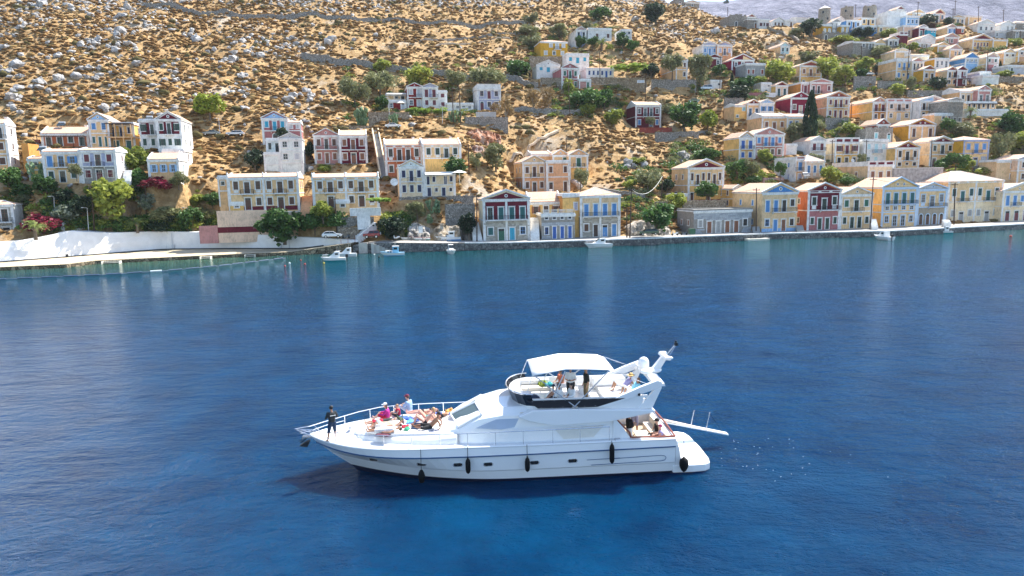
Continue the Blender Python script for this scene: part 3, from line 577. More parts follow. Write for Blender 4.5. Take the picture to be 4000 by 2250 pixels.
# metres from the shore: y - (shore line)
a1 = N(nt, 'ShaderNodeMath', operation='MULTIPLY_ADD'); nt.links.new(sp.outputs[0], a1.inputs[0]); a1.inputs[1].default_value = -.17; nt.links.new(sp.outputs[1], a1.inputs[2])
a2 = N(nt, 'ShaderNodeMath', operation='MULTIPLY_ADD'); nt.links.new(tex(nt, .03, 3, .5), a2.inputs[0]); a2.inputs[1].default_value = 24; nt.links.new(a1.outputs[0], a2.inputs[2])
a3 = N(nt, 'ShaderNodeMapRange'); nt.links.new(a2.outputs[0], a3.inputs[0]); a3.inputs[1].default_value = 85; a3.inputs[2].default_value = 160
deep = ramp(nt, tex(nt, .25, 4, .6), [(.3, (.0001,.022,.070)), (.7, (.0002,.046,.125))])
shal = ramp(nt, a3.outputs[0], [(0, (0, 0, 0)), (.45, (.25,.25,.25)), (.9, (1, 1, 1))])
mx = N(nt, 'ShaderNodeMix', data_type='RGBA'); nt.links.new(shal, mx.inputs[0]); nt.links.new(deep, mx.inputs[6]); mx.inputs[7].default_value = (.001,.048,.060,1)
# pale sandy shallows along the bathing platform on the left
b1 = N(nt, 'ShaderNodeMapRange'); nt.links.new(sp.outputs[0], b1.inputs[0]); b1.inputs[1].default_value = -35; b1.inputs[2].default_value = -62
b2 = N(nt, 'ShaderNodeMapRange'); nt.links.new(a2.outputs[0], b2.inputs[0]); b2.inputs[1].default_value = 141; b2.inputs[2].default_value = 162
b3 = N(nt, 'ShaderNodeMath', operation='MULTIPLY'); nt.links.new(b1.outputs[0], b3.inputs[0]); nt.links.new(b2.outputs[0], b3.inputs[1])
mx3 = N(nt, 'ShaderNodeMix', data_type='RGBA'); nt.links.new(b3.outputs[0], mx3.inputs[0]); nt.links.new(mx.outputs[2], mx3.inputs[6]); mx3.inputs[7].default_value = (.06,.12,.08,1)
nt.links.new(mx3.outputs[2], p.inputs['Base Color'])
def wave(scale, det, st, rot, ro=.55):
    mp = N(nt, 'ShaderNodeMapping'); mp.inputs['Scale'].default_value = st; mp.inputs['Rotation'].default_value = (0, 0, R(rot)); nt.links.new(tc.outputs['Object'], mp.inputs[0])
    n = N(nt, 'ShaderNodeTexNoise'); n.inputs['Scale'].default_value = scale; n.inputs['Detail'].default_value = det; n.inputs['Roughness'].default_value = ro
    n.inputs['Distortion'].default_value = .4
    nt.links.new(mp.outputs[0], n.inputs['Vector']); return n.outputs['Fac']
def addm(a, b, k):
    q = N(nt, 'ShaderNodeMath', operation='MULTIPLY_ADD'); nt.links.new(b, q.inputs[0]); q.inputs[1].default_value = k; nt.links.new(a, q.inputs[2]); return q.outputs[0]
hgt = addm(addm(wave(4.2, 6, (.7, 1.15, 1), 14, .66), wave(1.1, 4, (.6, 1.2, 1), -12, .6), 2.4), wave(.3, 2, (.5, 1.3, 1), 6), 2.6)
bump(nt, p, hgt, .34, 1.0)
wm = MB(); wm.add([(-1300,-60,0),(1900,-60,0),(1900,2000,0),(-1300,2000,0)], [(0,1,2,3)])
tag(wm.build('sea', WATER), kind='structure')
# ================================================================ the air
m = bpy.data.materials.new('haze_air'); m.use_nodes = True; nt = m.node_tree; nt.nodes.remove(nt.nodes['Principled BSDF'])
vp = nt.nodes.new('ShaderNodeVolumePrincipled'); vp.inputs['Color'].default_value = (.80,.88,1,1); vp.inputs['Density'].default_value = .00006; vp.inputs['Anisotropy'].default_value = .2
nt.links.new(vp.outputs[0], nt.nodes['Material Output'].inputs['Volume'])
b = MB(); b.box(-1400, 2000, -90, 2100, -6, 620); tag(b.build('haze', m), kind='stuff')
# ================================================================ house builder
LEAFC = {}
def leafmat(c): return stucco('white') if c == 'white' else wood(c)
WCACHE = {}
def wmesh(kind, w, h, lc, tc):
    """returns (surround mesh, leaf mesh, names) for one opening; origin bottom centre, facade plane y=0, outside is -y"""
    key = (kind, round(w, 1), round(h, 1), lc, tc)
    if key in WCACHE: return WCACHE[key]
    w, h = round(w, 1), round(h, 1)
    t = min(.2, w*.2)
    s = MB(); tm = TRIM[tc]
    arch = kind == 'a'
    s.box(-w/2-t, -w/2, -.09, .03, 0, h); s.box(w/2, w/2+t, -.09, .03, 0, h)
    if not arch:
        s.box(-w/2-t, w/2+t, -.09, .03, h, h+t*.9); s.box(-w/2-t-.08, w/2+t+.08, -.18, .03, h+t*.9, h+t*.9+.09)
    else:
        n = 8; ro, ri = w/2+t, w/2
        o = [(ro*math.cos(math.pi*i/n), h+ro*math.sin(math.pi*i/n)) for i in range(n+1)]; q = [(ri*math.cos(math.pi*i/n), h+ri*math.sin(math.pi*i/n)) for i in range(n+1)]
        for i in range(n): s.prism([q[i], o[i], o[i+1], q[i+1]], 'y', -.09, .03)
    if kind in 'wosOx': s.box(-w/2-t-.06, w/2+t+.06, -.18, .03, -.14, 0)
    else: s.box(-w/2-t, w/2+t, -.14, .03, -.06, 0)
    if kind in 'xX' and h > 1.3: pass
    sm = s.mesh('surround', tm)
    l = MB(); y0, y1 = -.035, .02
    G, L = 0, 1
    if kind in 'sF':
        l.box(-w/2, -.02, y0-.02, y1, 0, h, L); l.box(.02, w/2, y0-.02, y1, 0, h, L); l.box(-.02, .02, y0+.01, y1, 0, h, G)
        for sx in (-1, 1):
            for zz in ((.08, .47), (.53, .95)):
                a, b = sorted((sx*(w/2-.07), sx*.08)); 
                n = max(2, int((zz[1]-zz[0])*h/.22))
                for i in range(n):
                    z = zz[0]*h+(zz[1]-zz[0])*h*(i+.15)/n; l.box(a, b, y0-.045, y0-.02, z, z+(zz[1]-zz[0])*h/n*.55, L)
        nm = 'shutter'
    elif kind == 'd':
        l.box(-w/2, w/2, y0, y1, 0, h*.78, L); l.box(-w/2, w/2, y0, y1, h*.78, h, G); l.box(-w/2, w/2, y0-.03, y0, h*.76, h*.8, L)
        for sx in (-1, 1):
            for zz in ((.08, .33), (.4, .7)):
                a, b = sorted((sx*(w/2-.08), sx*.07)); l.box(a, b, y0-.03, y0, zz[0]*h, zz[1]*h, L)
        nm = 'door_leaf'
    elif kind == 'a':
        l.box(-w/2, w/2, y0, y1, 0, h, L); n = 8
        l.prism([(w/2*math.cos(math.pi*i/n), h+w/2*math.sin(math.pi*i/n)) for i in range(n+1)], 'y', y0, y1, G if lc != 'white' else L)
        l.box(-.03, .03, y0-.02, y0, 0, h, G); nm = 'door_leaf'
    else:
        l.box(-w/2, w/2, y0+.03, y1, 0, h, G)
        fw = .07 if kind not in 'xX' else .09
        for x in ((-w/2, 0-fw/2, w/2-fw) if kind not in 'xX' else (-w/2, -w/4-fw/2+.02, -fw/2, w/4-fw/2-.02, w/2-fw)): l.box(x, x+fw, y0-.02, y0+.03, 0, h, L)
        nz = {'o': 1, 'w': 2, 'O': 2, 'f': 3, 'x': 3, 'X': 4}.get(kind, 2)
        for i in range(nz+1):
            z = (h-fw)*i/nz; l.box(-w/2, w/2, y0-.015, y0+.03, z, z+fw, L)
        if kind == 'O':
            for sx in (-1, 1):
                a, b = sorted((sx*(w/2+.02), sx*(w+.0))); l.box(a, b, -.17, -.11, 0, h, L)
                for i in range(5): l.box(a+.06, b-.06, -.2, -.17, h*(.06+.19*i), h*(.18+.19*i), L)
        nm = 'sash'
    lm = l.mesh(nm, [glass(), leafmat(lc)])
    WCACHE[key] = (sm, lm, nm); return WCACHE[key]
TRIM = {'white': WHITE, 'paleblue': plain('pale_blue_trim', (.50,.62,.76), .8, 0, .15, 2), 'lilac': stucco('lilac')}
def roofbar(b, p0, p1, wd, ht, mi=0):
    """a rectangular bar between two points (for raking cornices)"""
    p0, p1 = Vector(p0), Vector(p1)
    up = Vector((0, 0, 1)); d = (p1-p0).normalized(); s = d.cross(up).normalized()*wd/2; n = s.cross(d).normalized()*ht
    if n.z < 0: n = -n
    b.hexa([p0-s, p0+s, p1+s, p1-s], [p0-s+n, p0+s+n, p1+s+n, p1-s+n], mi)
def build_house(h):
    k = h['k']; w, Ht = h['w'], h['h']; dep = k.get('dep', 8); near = h['D'] < 200
    tc = k.get('trim', 'white'); T = TRIM[tc]
    root = empty('house', h['p'], h['yaw'], h['label'], 'house', 'houses on the harbour slope')
    wallc = k['wall']; side = k.get('side', wallc); low = k.get('low', wallc)
    def wm(c):
        if c == 'ruin': return stonework('rubble_wall', (.22,.20,.17), (.42,.38,.32), 2.6)
        if c == 'stonew': return stonework('pale_rubble_wall', (.40,.38,.33), (.62,.58,.50), 2.6, (.35,.33,.3))
        if c in ('stone1', 'stone2', 'stone3'): return plain('mortar_'+c, (.30,.28,.25) if c != 'stone1' else (.34,.30,.24), .95, 0, .25, 1.5, .02)
        return stucco(c)
    st = k['st']; ns = len(st)
    fr = k.get('stf') or [1/ns]*ns
    zs = [0]
    for q in fr: zs.append(zs[-1]+q*Ht)
    roof = k['roof']; mp = h['m']; rise = k.get('rise', 0)*mp*1.0
    if roof == 'ped': rise = max(rise, .12*w)
    # ---- walls
    b = MB(); zl = zs[1] if (low != wallc and ns > 1) else 0
    if ns > 2 and k.get('low'): zl = zs[1]
    def wallbox(z0, z1, mi):
        b.add([(-w/2,0,z0),(w/2,0,z0),(w/2,dep,z0),(-w/2,dep,z0),(-w/2,0,z1),(w/2,0,z1),(w/2,dep,z1),(-w/2,dep,z1)], [(0,1,5,4)], mi)
        b.add([(-w/2,0,z0),(w/2,0,z0),(w/2,dep,z0),(-w/2,dep,z0),(-w/2,0,z1),(w/2,0,z1),(w/2,dep,z1),(-w/2,dep,z1)], [(1,2,6,5),(2,3,7,6),(3,0,4,7)], 1 if side != wallc else mi)
    if zl > 0: wallbox(-3.5, zl, 2); wallbox(zl, Ht, 0)
    else: wallbox(-3.5, Ht, 0)
    b.add([(-w/2,0,Ht-.02),(w/2,0,Ht-.02),(w/2,dep,Ht-.02),(-w/2,dep,Ht-.02)], [(0,1,2,3)], 0)
    wl = b.build('wall', [wm(wallc), wm(side), wm(low)], root)
    # ---- masonry blocks on the stone storeys
    if k.get('blocks'):
        z1 = zs[1] if low.startswith('stone') else Ht
        bw, bh = (.62, .30) if low == 'stone1' else ((.95, .34) if wallc == 'stone2' else (.95, .36))
        mats3 = [plain('stone_block_%d_%s' % (i, low), c, .9, 0, .3, 3, .03) for i, c in enumerate([(.46,.42,.35), (.36,.34,.30), (.55,.52,.45)] if low == 'stone1' else [(.40,.42,.44), (.46,.48,.50), (.35,.37,.39)])]
        nrow = int(z1/bh); ncol = int(w/bw); bm = {}
        left_over = MB(); cnt = 0
        occ = []
        for si in range(1 if low.startswith('stone') else ns):
            ops = st[si].split('|')[0]; bay = w/len(ops)
            for oi, ch in enumerate(ops):
                if ch != '.':
                    ow, oh, oz = opsize(ch, bay, (zs[si+1]-zs[si]), zs[si]); cx = -w/2+bay*(oi+.5); occ.append((cx-ow/2-.28, cx+ow/2+.28, oz-.2, oz+oh+.3))
        rr = random.Random(5)
        for r in range(nrow):
            x = -w/2+.02; 
            first = True
            while x < w/2-.1:
                L = bw*rr.uniform(.7, 1.35)*(.55 if first and r % 2 else 1); first = False
                x1 = min(x+L, w/2-.02)
                z0 = r*z1/nrow; zc = z0+z1/nrow
                if not any(x < o[1] and x1 > o[0] and z0 < o[3]-.1 and zc > o[2]+.1 for o in occ):
                    if cnt < 300:
                        mi = rr.randrange(3); kk = mi
                        if kk not in bm:
                            u = MB(); u.box(0, 1, -1, 0, 0, 1); bm[kk] = u.mesh('stone_block', mats3[kk])
                        o = put('stone_block', bm[kk], wl, (x+.015, 0, z0+.015), 0, (x1-x-.035, .035+rr.random()*.04, z1/nrow-.035))
                    else: left_over.box(x+.015, x1-.02, -.05, 0, z0+.015, zc-.02)
                    cnt += 1
                x = x1
        if left_over.v: tag(left_over.build('stone_facing', mats3[0], wl), kind='stuff')
    # ---- cornices, belts, corner strips, plinth
    pil = not k.get('nopil')
    c = MB(); cz = .32 if near else .38
    if roof != 'none':
        c.box(-w/2-.18, w/2+.18, -.22, .02, Ht-cz, Ht+.06); c.box(-w/2-.10, w/2+.10, -.12, .02, Ht-cz-.22, Ht-cz)
        for sx in (-1, 1):
            a, q = sorted((sx*(w/2+.18), sx*(w/2-.02))); c.box(a, q, .02, dep+.02, Ht-cz+.1, Ht+.06)
    if pil:
        for i in range(1, ns):
            c.box(-w/2-.08, w/2+.08, -.1, .01, zs[i]-.14, zs[i]+.14)
            for sx in (-1, 1):
                a, q = sorted((sx*(w/2+.08), sx*(w/2-.01))); c.box(a, q, .01, dep, zs[i]-.12, zs[i]+.12)
    if c.v: c.build('cornice', T, root)
    if pil:
        pw = min(.5, w*.06+.1)
        xs = [-w/2+pw/2, w/2-pw/2]+([0] if k.get('mid') else [])
        for x in xs:
            u = MB(); u.box(x-pw/2-(.08 if x < -.1 else 0), x+pw/2+(.08 if x > .1 else 0), -.07, .012, -.4, Ht-cz-.22); u.build('pilaster', T, root)
    if k.get('plinth'):
        u = MB(); u.box(-w/2+.02, w/2-.02, -.05, 0, -.2, .75); u.build('plinth', wm(k['plinth']), root)
    # ---- openings
    lf = k.get('leafs', {})
    bal = k.get('balc', [])
    for si, spec in enumerate(st):
        ops, lc = (spec.split('|')+['brown'])[:2]; bay = w/max(1, len(ops)); sh = zs[si+1]-zs[si]
        for oi, ch in enumerate(ops):
            if ch == '.': continue
            ow, oh, oz = opsize(ch, bay, sh, zs[si])
            cx = -w/2+bay*(oi+.5)
            if len(ops) > 2: cx *= .93
            cc = lf.get((si, oi), lc)
            sm, lm, nm = wmesh(ch, ow, oh, cc, tc)
            nme = {'w': 'window', 's': 'window', 'O': 'window', 'o': 'small_window', 'x': 'window', 'f': 'french_window', 'F': 'french_window', 'X': 'french_window', 'd': 'door', 'a': 'arched_door'}[ch]
            o = put(nme, sm, root, (cx, 0, oz)); put(nm, lm, o)
            if ch == 'x' and sh > 2.6 and oz-zs[si] > .8:
                u = MB(); u.box(cx-ow/2, cx+ow/2, -.06, .0, zs[si]+.3, oz-.2); u.build('apron_panel', T, root)
    # windows on the visible side wall
    if near and not k.get('noside') and dep > 5 and roof != 'terrace':
        sx = 1 if h['p'].x < 0 else -1
        for si in range(ns):
            sh = zs[si+1]-zs[si]; lc = (st[si].split('|')+['brown'])[1]
            for fy in ((.3, .7) if dep > 8.5 else (.5,)):
                if sh < 2.2: continue
                sm, lm, nm = wmesh('s', .7, 1.2, lc, tc)
                o = put('window', sm, root, (sx*w/2, dep*fy, zs[si]+sh*.35), R(90)*sx); put(nm, lm, o)
    # ---- balcony
    if bal:
        si = ns-1; bay = w/len(st[si].split('|')[0]); z = zs[si]+.02
        runs = []; cur = [bal[0]]
        for q in bal[1:]:
            if q == cur[-1]+1: cur.append(q)
            else: runs.append(cur); cur = [q]
        runs.append(cur)
        for rn in runs:
            x0 = (-w/2+bay*rn[0])*.93+ .1; x1 = (-w/2+bay*(rn[-1]+1))*.93-.1
            if len(rn) == 1: cxx = (x0+x1)/2; hw = max(.8, min(1.6, bay*.55)); x0, x1 = cxx-hw, cxx+hw
            u = MB(); u.box(x0, x1, -.95, -.005, z-.16, z)
            for xx in (x0+.15, x1-.25): u.prism([(-.01, z-.6), (-.01, z-.16), (-.6, z-.16)], 'x', xx, xx+.12)
            bo = u.build('balcony', T, root)
            r_ = MB(); r_.box(x0, x1, -.95, -.90, z+.92, z+.98); r_.box(x0, x0+.04, -.95, -.02, z+.92, z+.97); r_.box(x1-.04, x1, -.95, -.02, z+.92, z+.97)
            nb = max(4, int((x1-x0)/.16))
            for i in range(nb+1):
                xx = x0+(x1-x0-.025)*i/nb; r_.box(xx, xx+.025, -.945, -.92, z, z+.93)
            for i in range(5):
                for xx in (x0, x1-.03): r_.box(xx, xx+.025, -.9+i*.18, -.88+i*.18, z, z+.93)
            r_.build('railing', BLK, bo)
    # ---- roofs
    ov = .22
    if roof == 'ped':
        g = MB(); g.prism([(-w/2, Ht), (w/2, Ht), (0, Ht+rise)], 'y', .02, dep, 0); g.build('gable', wm(side), root)
        t = MB(); s_ = .80
        tri = [(-w/2*s_, Ht+.12), (w/2*s_, Ht+.12), (0, Ht+.12+rise*s_*.92)]
        if k.get('half'):
            t.prism([tri[0], (0, tri[0][1]), tri[2]], 'y', -.03, .03, 0); t.prism([(0, tri[0][1]), tri[1], tri[2]], 'y', -.03, .03, 1)
            t.build('tympanum', [wm(k['tymp']), wm(k['half'])], root)
        else: t.prism(tri, 'y', -.03, .03, 0); t.build('tympanum', wm(k['tymp']), root)
        rk = MB(); bw_ = max(.22, w*.035)
        for sx in (-1, 1):
            e0 = Vector((sx*(w/2+ov), 0, Ht+.02)); e1 = Vector((0, 0, Ht+rise+.04)); d = (e1-e0).normalized()
            nn = Vector((-d.z*sx, 0, d.x*sx)) if sx > 0 else Vector((-d.z, 0, d.x))
            nn = Vector((abs(d.z)*sx, 0, abs(d.x)))
            a = [e0, e1, e1+Vector((0, 0, bw_)), e0+nn*bw_*.9]
            rk.prism([(q.x, q.z) for q in a] if sx < 0 else [(q.x, q.z) for q in a][::-1], 'y', -.26, .10)
        rk.build('raking_cornice', T, root)
        rf = MB()
        for sx in (-1, 1):
            e0 = Vector((sx*(w/2+ov), Ht+.0)); e1 = Vector((0, Ht+rise+.02))
            poly = [(e0.x, e0.y), (e1.x, e1.y), (e1.x, e1.y+.16), (e0.x, e0.y+.14)]
            rf.prism(poly if sx < 0 else poly[::-1], 'y', .11, dep+.2)
        ro = rf.build('roof', tiles('y'), root)
        if k.get('top2'):
            for sx in (-1, 1): disc(root, sx*w*.09, Ht+rise*.34, min(.32, rise*.16), T)
        elif near or h['D'] < 260: disc(root, 0, Ht+rise*.40, min(.42, rise*.2), T)
    elif roof == 'side':
        rr_ = max(rise*1.05, .7); y0, y1 = -.05, dep
        ry = dep*.5
        rf = MB(); rf.prism([(y0-.02, Ht+.06), (ry, Ht+rr_), (ry, Ht+rr_+.14), (y0-.12, Ht+.2)], 'x', -w/2+.22, w/2-.22)
        rf.prism([(ry, Ht+rr_), (dep+.15, Ht+.04), (dep+.15, Ht+.18), (ry, Ht+rr_+.14)], 'x', -w/2+.22, w/2-.22)
        ro = rf.build('roof', tiles('x'), root)
        for x in (-w/2-.06, w/2-.22):
            g = MB(); g.prism([(-.1, Ht+.02), (dep+.1, Ht+.02), (dep+.1, Ht+.3), (ry, Ht+rr_+.34), (-.1, Ht+.42)], 'x', x, x+.28); g.build('gable_coping', T, root)
        g = MB()
        if k.get('mid') and rise: g.prism([(-.1, Ht+.06), (dep+.1, Ht+.06), (dep+.1, Ht+.25), (ry, Ht+rr_+.26), (-.1, Ht+.34)], 'x', -.1, .1)
        if g.v: g.build('gable_coping', T, root)
        if k.get('urn'):
            for x in (-w/2+.1, 0, w/2-.1):
                u = MB(); u.lathe([(.16,0),(.2,.1),(.1,.18),(.24,.42),(.16,.62),(.05,.8),(.0,.95)], (x, 0, Ht+.42), 8); u.build('urn', T, root)
        if rr_ > 1.1 and near:
            u = MB(); u.box(w*.28, w*.28+.6, dep*.6, dep*.6+.6, Ht+.5, Ht+rr_+.55); u.box(w*.28-.06, w*.28+.66, dep*.6-.06, dep*.6+.66, Ht+rr_+.55, Ht+rr_+.65); u.build('chimney', T, ro)
    elif roof == 'hip':
        r2 = max(rise, .7)*1.15; ry = dep*.5; hx = max(0.0, w/2-dep*.5) ; o_ = .12
        z = Ht+.07
        v = [(-w/2-o_, -o_, z), (w/2+o_, -o_, z), (w/2+o_, dep+o_, z), (-w/2-o_, dep+o_, z), (-hx, ry, z+r2), (hx+.01, ry, z+r2)]
        rf = MB(); rf.add(v, [(0,1,5,4),(2,3,4,5)], 0); rf.add(v, [(1,2,5),(3,0,4)], 1); rf.add(v, [(0,3,2,1)], 0)
        rf.build('roof', [tiles('x'), tiles('y')], root)
        u = MB()
        for a, q in ((0, 4), (1, 5), (4, 5)): 
            if (Vector(v[a])-Vector(v[q])).length > .3: u.tube(v[a], v[q], .09, .09, 6)
        u.build('ridge_capping', T if h['D'] < 200 else tiles('x'), root)
    elif roof in ('flat', 'para', 'terrace'):
        pk = .35 if roof == 'flat' else max(.6, rise)
        if roof == 'terrace': pk = .25
        u = MB(); u.box(-w/2-.04, w/2+.04, -.06, .2, Ht+.06, Ht+.06+pk); u.box(-w/2-.04, w/2+.04, dep-.2, dep+.02, Ht+.06, Ht+.06+pk)
        for sx in (-1, 1):
            a, q = sorted((sx*(w/2+.04), sx*(w/2-.2))); u.box(a, q, .2, dep-.2, Ht+.06, Ht+.06+pk)
        if roof == 'para': u.box(-w/2-.12, w/2+.12, -.14, .26, Ht+.06+pk, Ht+.18+pk)
        u.build('parapet', T if wallc not in ('ruin', 'stone3') else wm(wallc), root)
        u = MB(); u.box(-w/2+.2, w/2-.2, .2, dep-.2, Ht-.05, Ht+.1); u.build('roof', CONC if wallc in ('ruin', 'grey', 'stone3') or roof == 'terrace' else WHITE, root)
        if roof == 'terrace':
            npn = 4
            for i in range(npn+1):
                x = -w/2+.2+(w-.4)*i/npn; u = MB(); u.box(x-.16, x+.16, -.04, .28, Ht+.31, Ht+1.25); u.build('balustrade_post', stucco('cream'), root)
                if i < npn:
                    u = MB(); x2 = -w/2+.2+(w-.4)*(i+1)/npn
                    for z in (.45, .75, 1.0): u.box(x+.16, x2-.16, .04, .18, Ht+z, Ht+z+.12)
                    u.build('balustrade_rail', WHITE, root)
    elif roof == 'none':
        u = MB(); rr = random.Random(int(w*100)); x = -w/2
        while x < w/2-.3:
            x1 = min(w/2, x+rr.uniform(.6, 1.5)); u.box(x, x1, 0, .5, Ht, Ht+rr.uniform(.1, 1.0)); x = x1
        u.build('broken_wall_top', wm(wallc), root)
    if k.get('panels'):
        n = len(st[-1].split('|')[0]); pc = k.get('pcol'); hgt = .42 if roof != 'para' else max(.35, rise*.62)
        z = Ht-.33 if roof != 'para' else Ht+.18
        for i in range(n):
            bay = w/n; x = -w/2+bay*i+bay*.14
            u = MB(); u.box(x, x+bay*.72, -.25 if roof != 'para' else -.10, -.2 if roof != 'para' else -.05, z, z+hgt*(.6 if roof != 'para' else 1)); u.build('frieze_panel', wm(pc or wallc), root)
    if k.get('perg'):
        u = MB(); z = zs[-1]-.7 if ns == 1 else zs[1]-.5
        nb = max(5, int(w/.5))
        for i in range(nb): u.box(-w/2+w*i/nb, -w/2+w*i/nb+.09, -2.6, -.05, z, z+.12)
        u.box(-w/2, w/2, -2.6, -2.5, z-.14, z)
        for i in range(5): u.box(-w/2+(w-.12)*i/4, -w/2+(w-.12)*i/4+.12, -2.6, -2.48, -.4, z-.14)
        u.build('pergola', wood('dbrown'), root)
    if k.get('awning'):
        u = MB(); z = Ht-.2
        u.prism([(-.05, z+.5), (-2.2, z), (-2.2, z-.08), (-.05, z+.42)], 'x', -w/2+.2, w/2-.1); u.build('awning', plain('awning_canvas', (.8,.78,.72), .8, 0, .05), root)
        u = MB()
        for i in range(4): u.box(-w/2+.25+(w-.5)*i/3, -w/2+.32+(w-.5)*i/3, -2.15, -2.08, zs[-2] if ns > 1 else -.3, z-.08)
        u.build('awning_post', WHITE, root)
    if k.get('veranda'):
        for i in range(ns):
            u = MB(); u.box(-w/2, w/2, -2.4, -.01, zs[i]-.25, zs[i]+.02); 
            for j in range(4):
                x = -w/2+.1+(w-.35)*j/3; u.box(x, x+.22, -2.38, -2.18, zs[i]+.02, zs[i+1]-.25)
            u.build('veranda', stucco('tan'), root)
            r_ = MB(); r_.box(-w/2, w/2, -2.4, -2.35, zs[i]+.95, zs[i]+1.0)
            for j in range(int(w/.2)): r_.box(-w/2+j*.2, -w/2+j*.2+.03, -2.39, -2.36, zs[i]+.02, zs[i]+.95)
            r_.build('railing', BLK, root)
        u = MB(); u.box(-w/2-.1, w/2+.1, -2.5, -.01, Ht-.25, Ht-.02); u.build('veranda_roof', wood('dbrown'), root)
    if k.get('scaf'):
        u = MB(); yy = (-.5, -1.5); n = 4
        x0, x1 = (-w/2, w/2) if k['scaf'] == 2 else (-w*.32, w*.42); zt = Ht*1.05 if k['scaf'] == 2 else Ht*.42
        for i in range(n+1):
            x = x0+(x1-x0)*i/n
            for y in yy: u.tube((x, y, -1.5), (x, y, zt), .035)
            if i < n: u.tube((x, yy[1], 0), (x+(x1-x0)/n, yy[1], zt*.5), .03)
        for z in np.arange(0, zt, 1.9):
            for y in yy: u.tube((x0, y, z), (x1, y, z), .035)
        u.build('scaffold', plain('weathered_timber', (.42,.36,.28), .8, .1, .1), root)
    return root
def opsize(ch, bay, sh, z0):
    ww = min(1.25, bay*.46)
    if ch in 'fFX': return ww*.95, min(2.7, sh*.72), z0+.08
    if ch == 'd': return ww*1.05, min(2.6, sh*.74), z0+.03
    if ch == 'a': return ww*.95, min(2.2, sh*.6), z0+.05
    if ch == 'o': return ww*.75, min(.8, sh*.3), z0+sh*.42
    if ch == 'x': return ww*.9, min(1.9, sh*.5), z0+sh*.28
    if ch == 'O': return ww*.85, min(1.6, sh*.46), z0+sh*.27
    return ww*.9, min(1.6, sh*.46), z0+sh*.29
def disc(root, x, z, r, T):
    u = MB(); n = 12
    u.prism([(x+r*math.cos(2*math.pi*i/n), z+r*math.sin(2*math.pi*i/n)) for i in range(n)], 'y', -.09, .0, 0)
    u.prism([(x+r*.5*math.cos(2*math.pi*i/n), z+r*.5*math.sin(2*math.pi*i/n)) for i in range(n)], 'y', -.11, -.08, 1)
    u.build('oculus', [T, glass()], root)
for h in HS: build_house(h)
# ================================================================ quay, promenade, sea wall, roads
DSTONE = stonework('quay_masonry', (.10,.10,.10), (.26,.25,.23), 1.6, (.05,.05,.05), .15)
RUB = stonework('dry_stone', (.24,.22,.19), (.48,.45,.40), 3.0, (.10,.09,.08), .2)
RUBB = stonework('brown_rubble', (.26,.20,.13), (.50,.42,.32), 2.2, (.14,.11,.08), .2)
ASPH = plain('sun_bleached_concrete_road', (.36,.34,.31), .9, 0, .2, .5, .01)
def zq(x): return float(np.interp(x, SX, [z for _, _, z in SH]))
def strip(name, xs, front, back, zf, zb=None, bottom=-2.5, mats=None, kind='structure', parent=None, overlap=0):
    b = MB(); n = len(xs)
    for x in xs:
        a, c = front(x), back(x); z1 = zf(x); z2 = (zb or zf)(x)
        b.v += [(x, a, bottom), (x, a, z1), (x, c, z2), (x, c, bottom)]
    for i in range(n-1):
        q = 4*i
        b.f += [(q, q+4, q+5, q+1), (q+1, q+5, q+6, q+2), (q+2, q+6, q+7, q+3)]; b.m += [1, 0, 0]
    b.f += [(0, 1, 2, 3), (4*n-1, 4*n-2, 4*n-3, 4*n-4)]; b.m += [1, 1]
    o = b.build(name, mats, parent); 
    if kind: tag(o, kind=kind)
    return o
xsq = list(np.arange(XWEND-1.0, 320, 3.0))
strip('quay', xsq, yshore, lambda x: yshore(x)+9.5, zq, mats=[ASPH, DSTONE])
# white painted edge, a real low kerb
eo = MB(); xk = [x for x in xsq if x > at(1800, 930, 146).x]
for a, c in zip(xk[:-1], xk[1:]):
    eo.hexa([(a, yshore(a)-.05, zq(a)-.12), (c, yshore(c)-.05, zq(c)-.12), (c, yshore(c)+.75, zq(c)-.12), (a, yshore(a)+.75, zq(a)-.12)],
            [(a, yshore(a)-.05, zq(a)+.12), (c, yshore(c)-.05, zq(c)+.12), (c, yshore(c)+.75, zq(c)+.12), (a, yshore(a)+.75, zq(a)+.12)])
tag(eo.build('quay_edge', WHITE), kind='structure')
# bathing platform on the left
PROM = plain('worn_ochre_concrete', (.55,.45,.30), .9, 0, .35, .6, .02)
xp = list(np.arange(SX[0], XWEND, 2.0)); XR = at(1150, 975, 145).x
def wy(x): return float(np.interp(x, WX, WYb))
def zp(x): return .7 if x < XR else .7+(x-XR)/(XWEND-XR)*1.6
strip('bathing_platform', xp+[XWEND-1.0], yshore, lambda x: wy(x)+.6, zp, mats=[PROM, stonework('platform_rubble', (.12,.09,.05), (.36,.28,.18), 1.5, (.04,.03,.02), .2)])
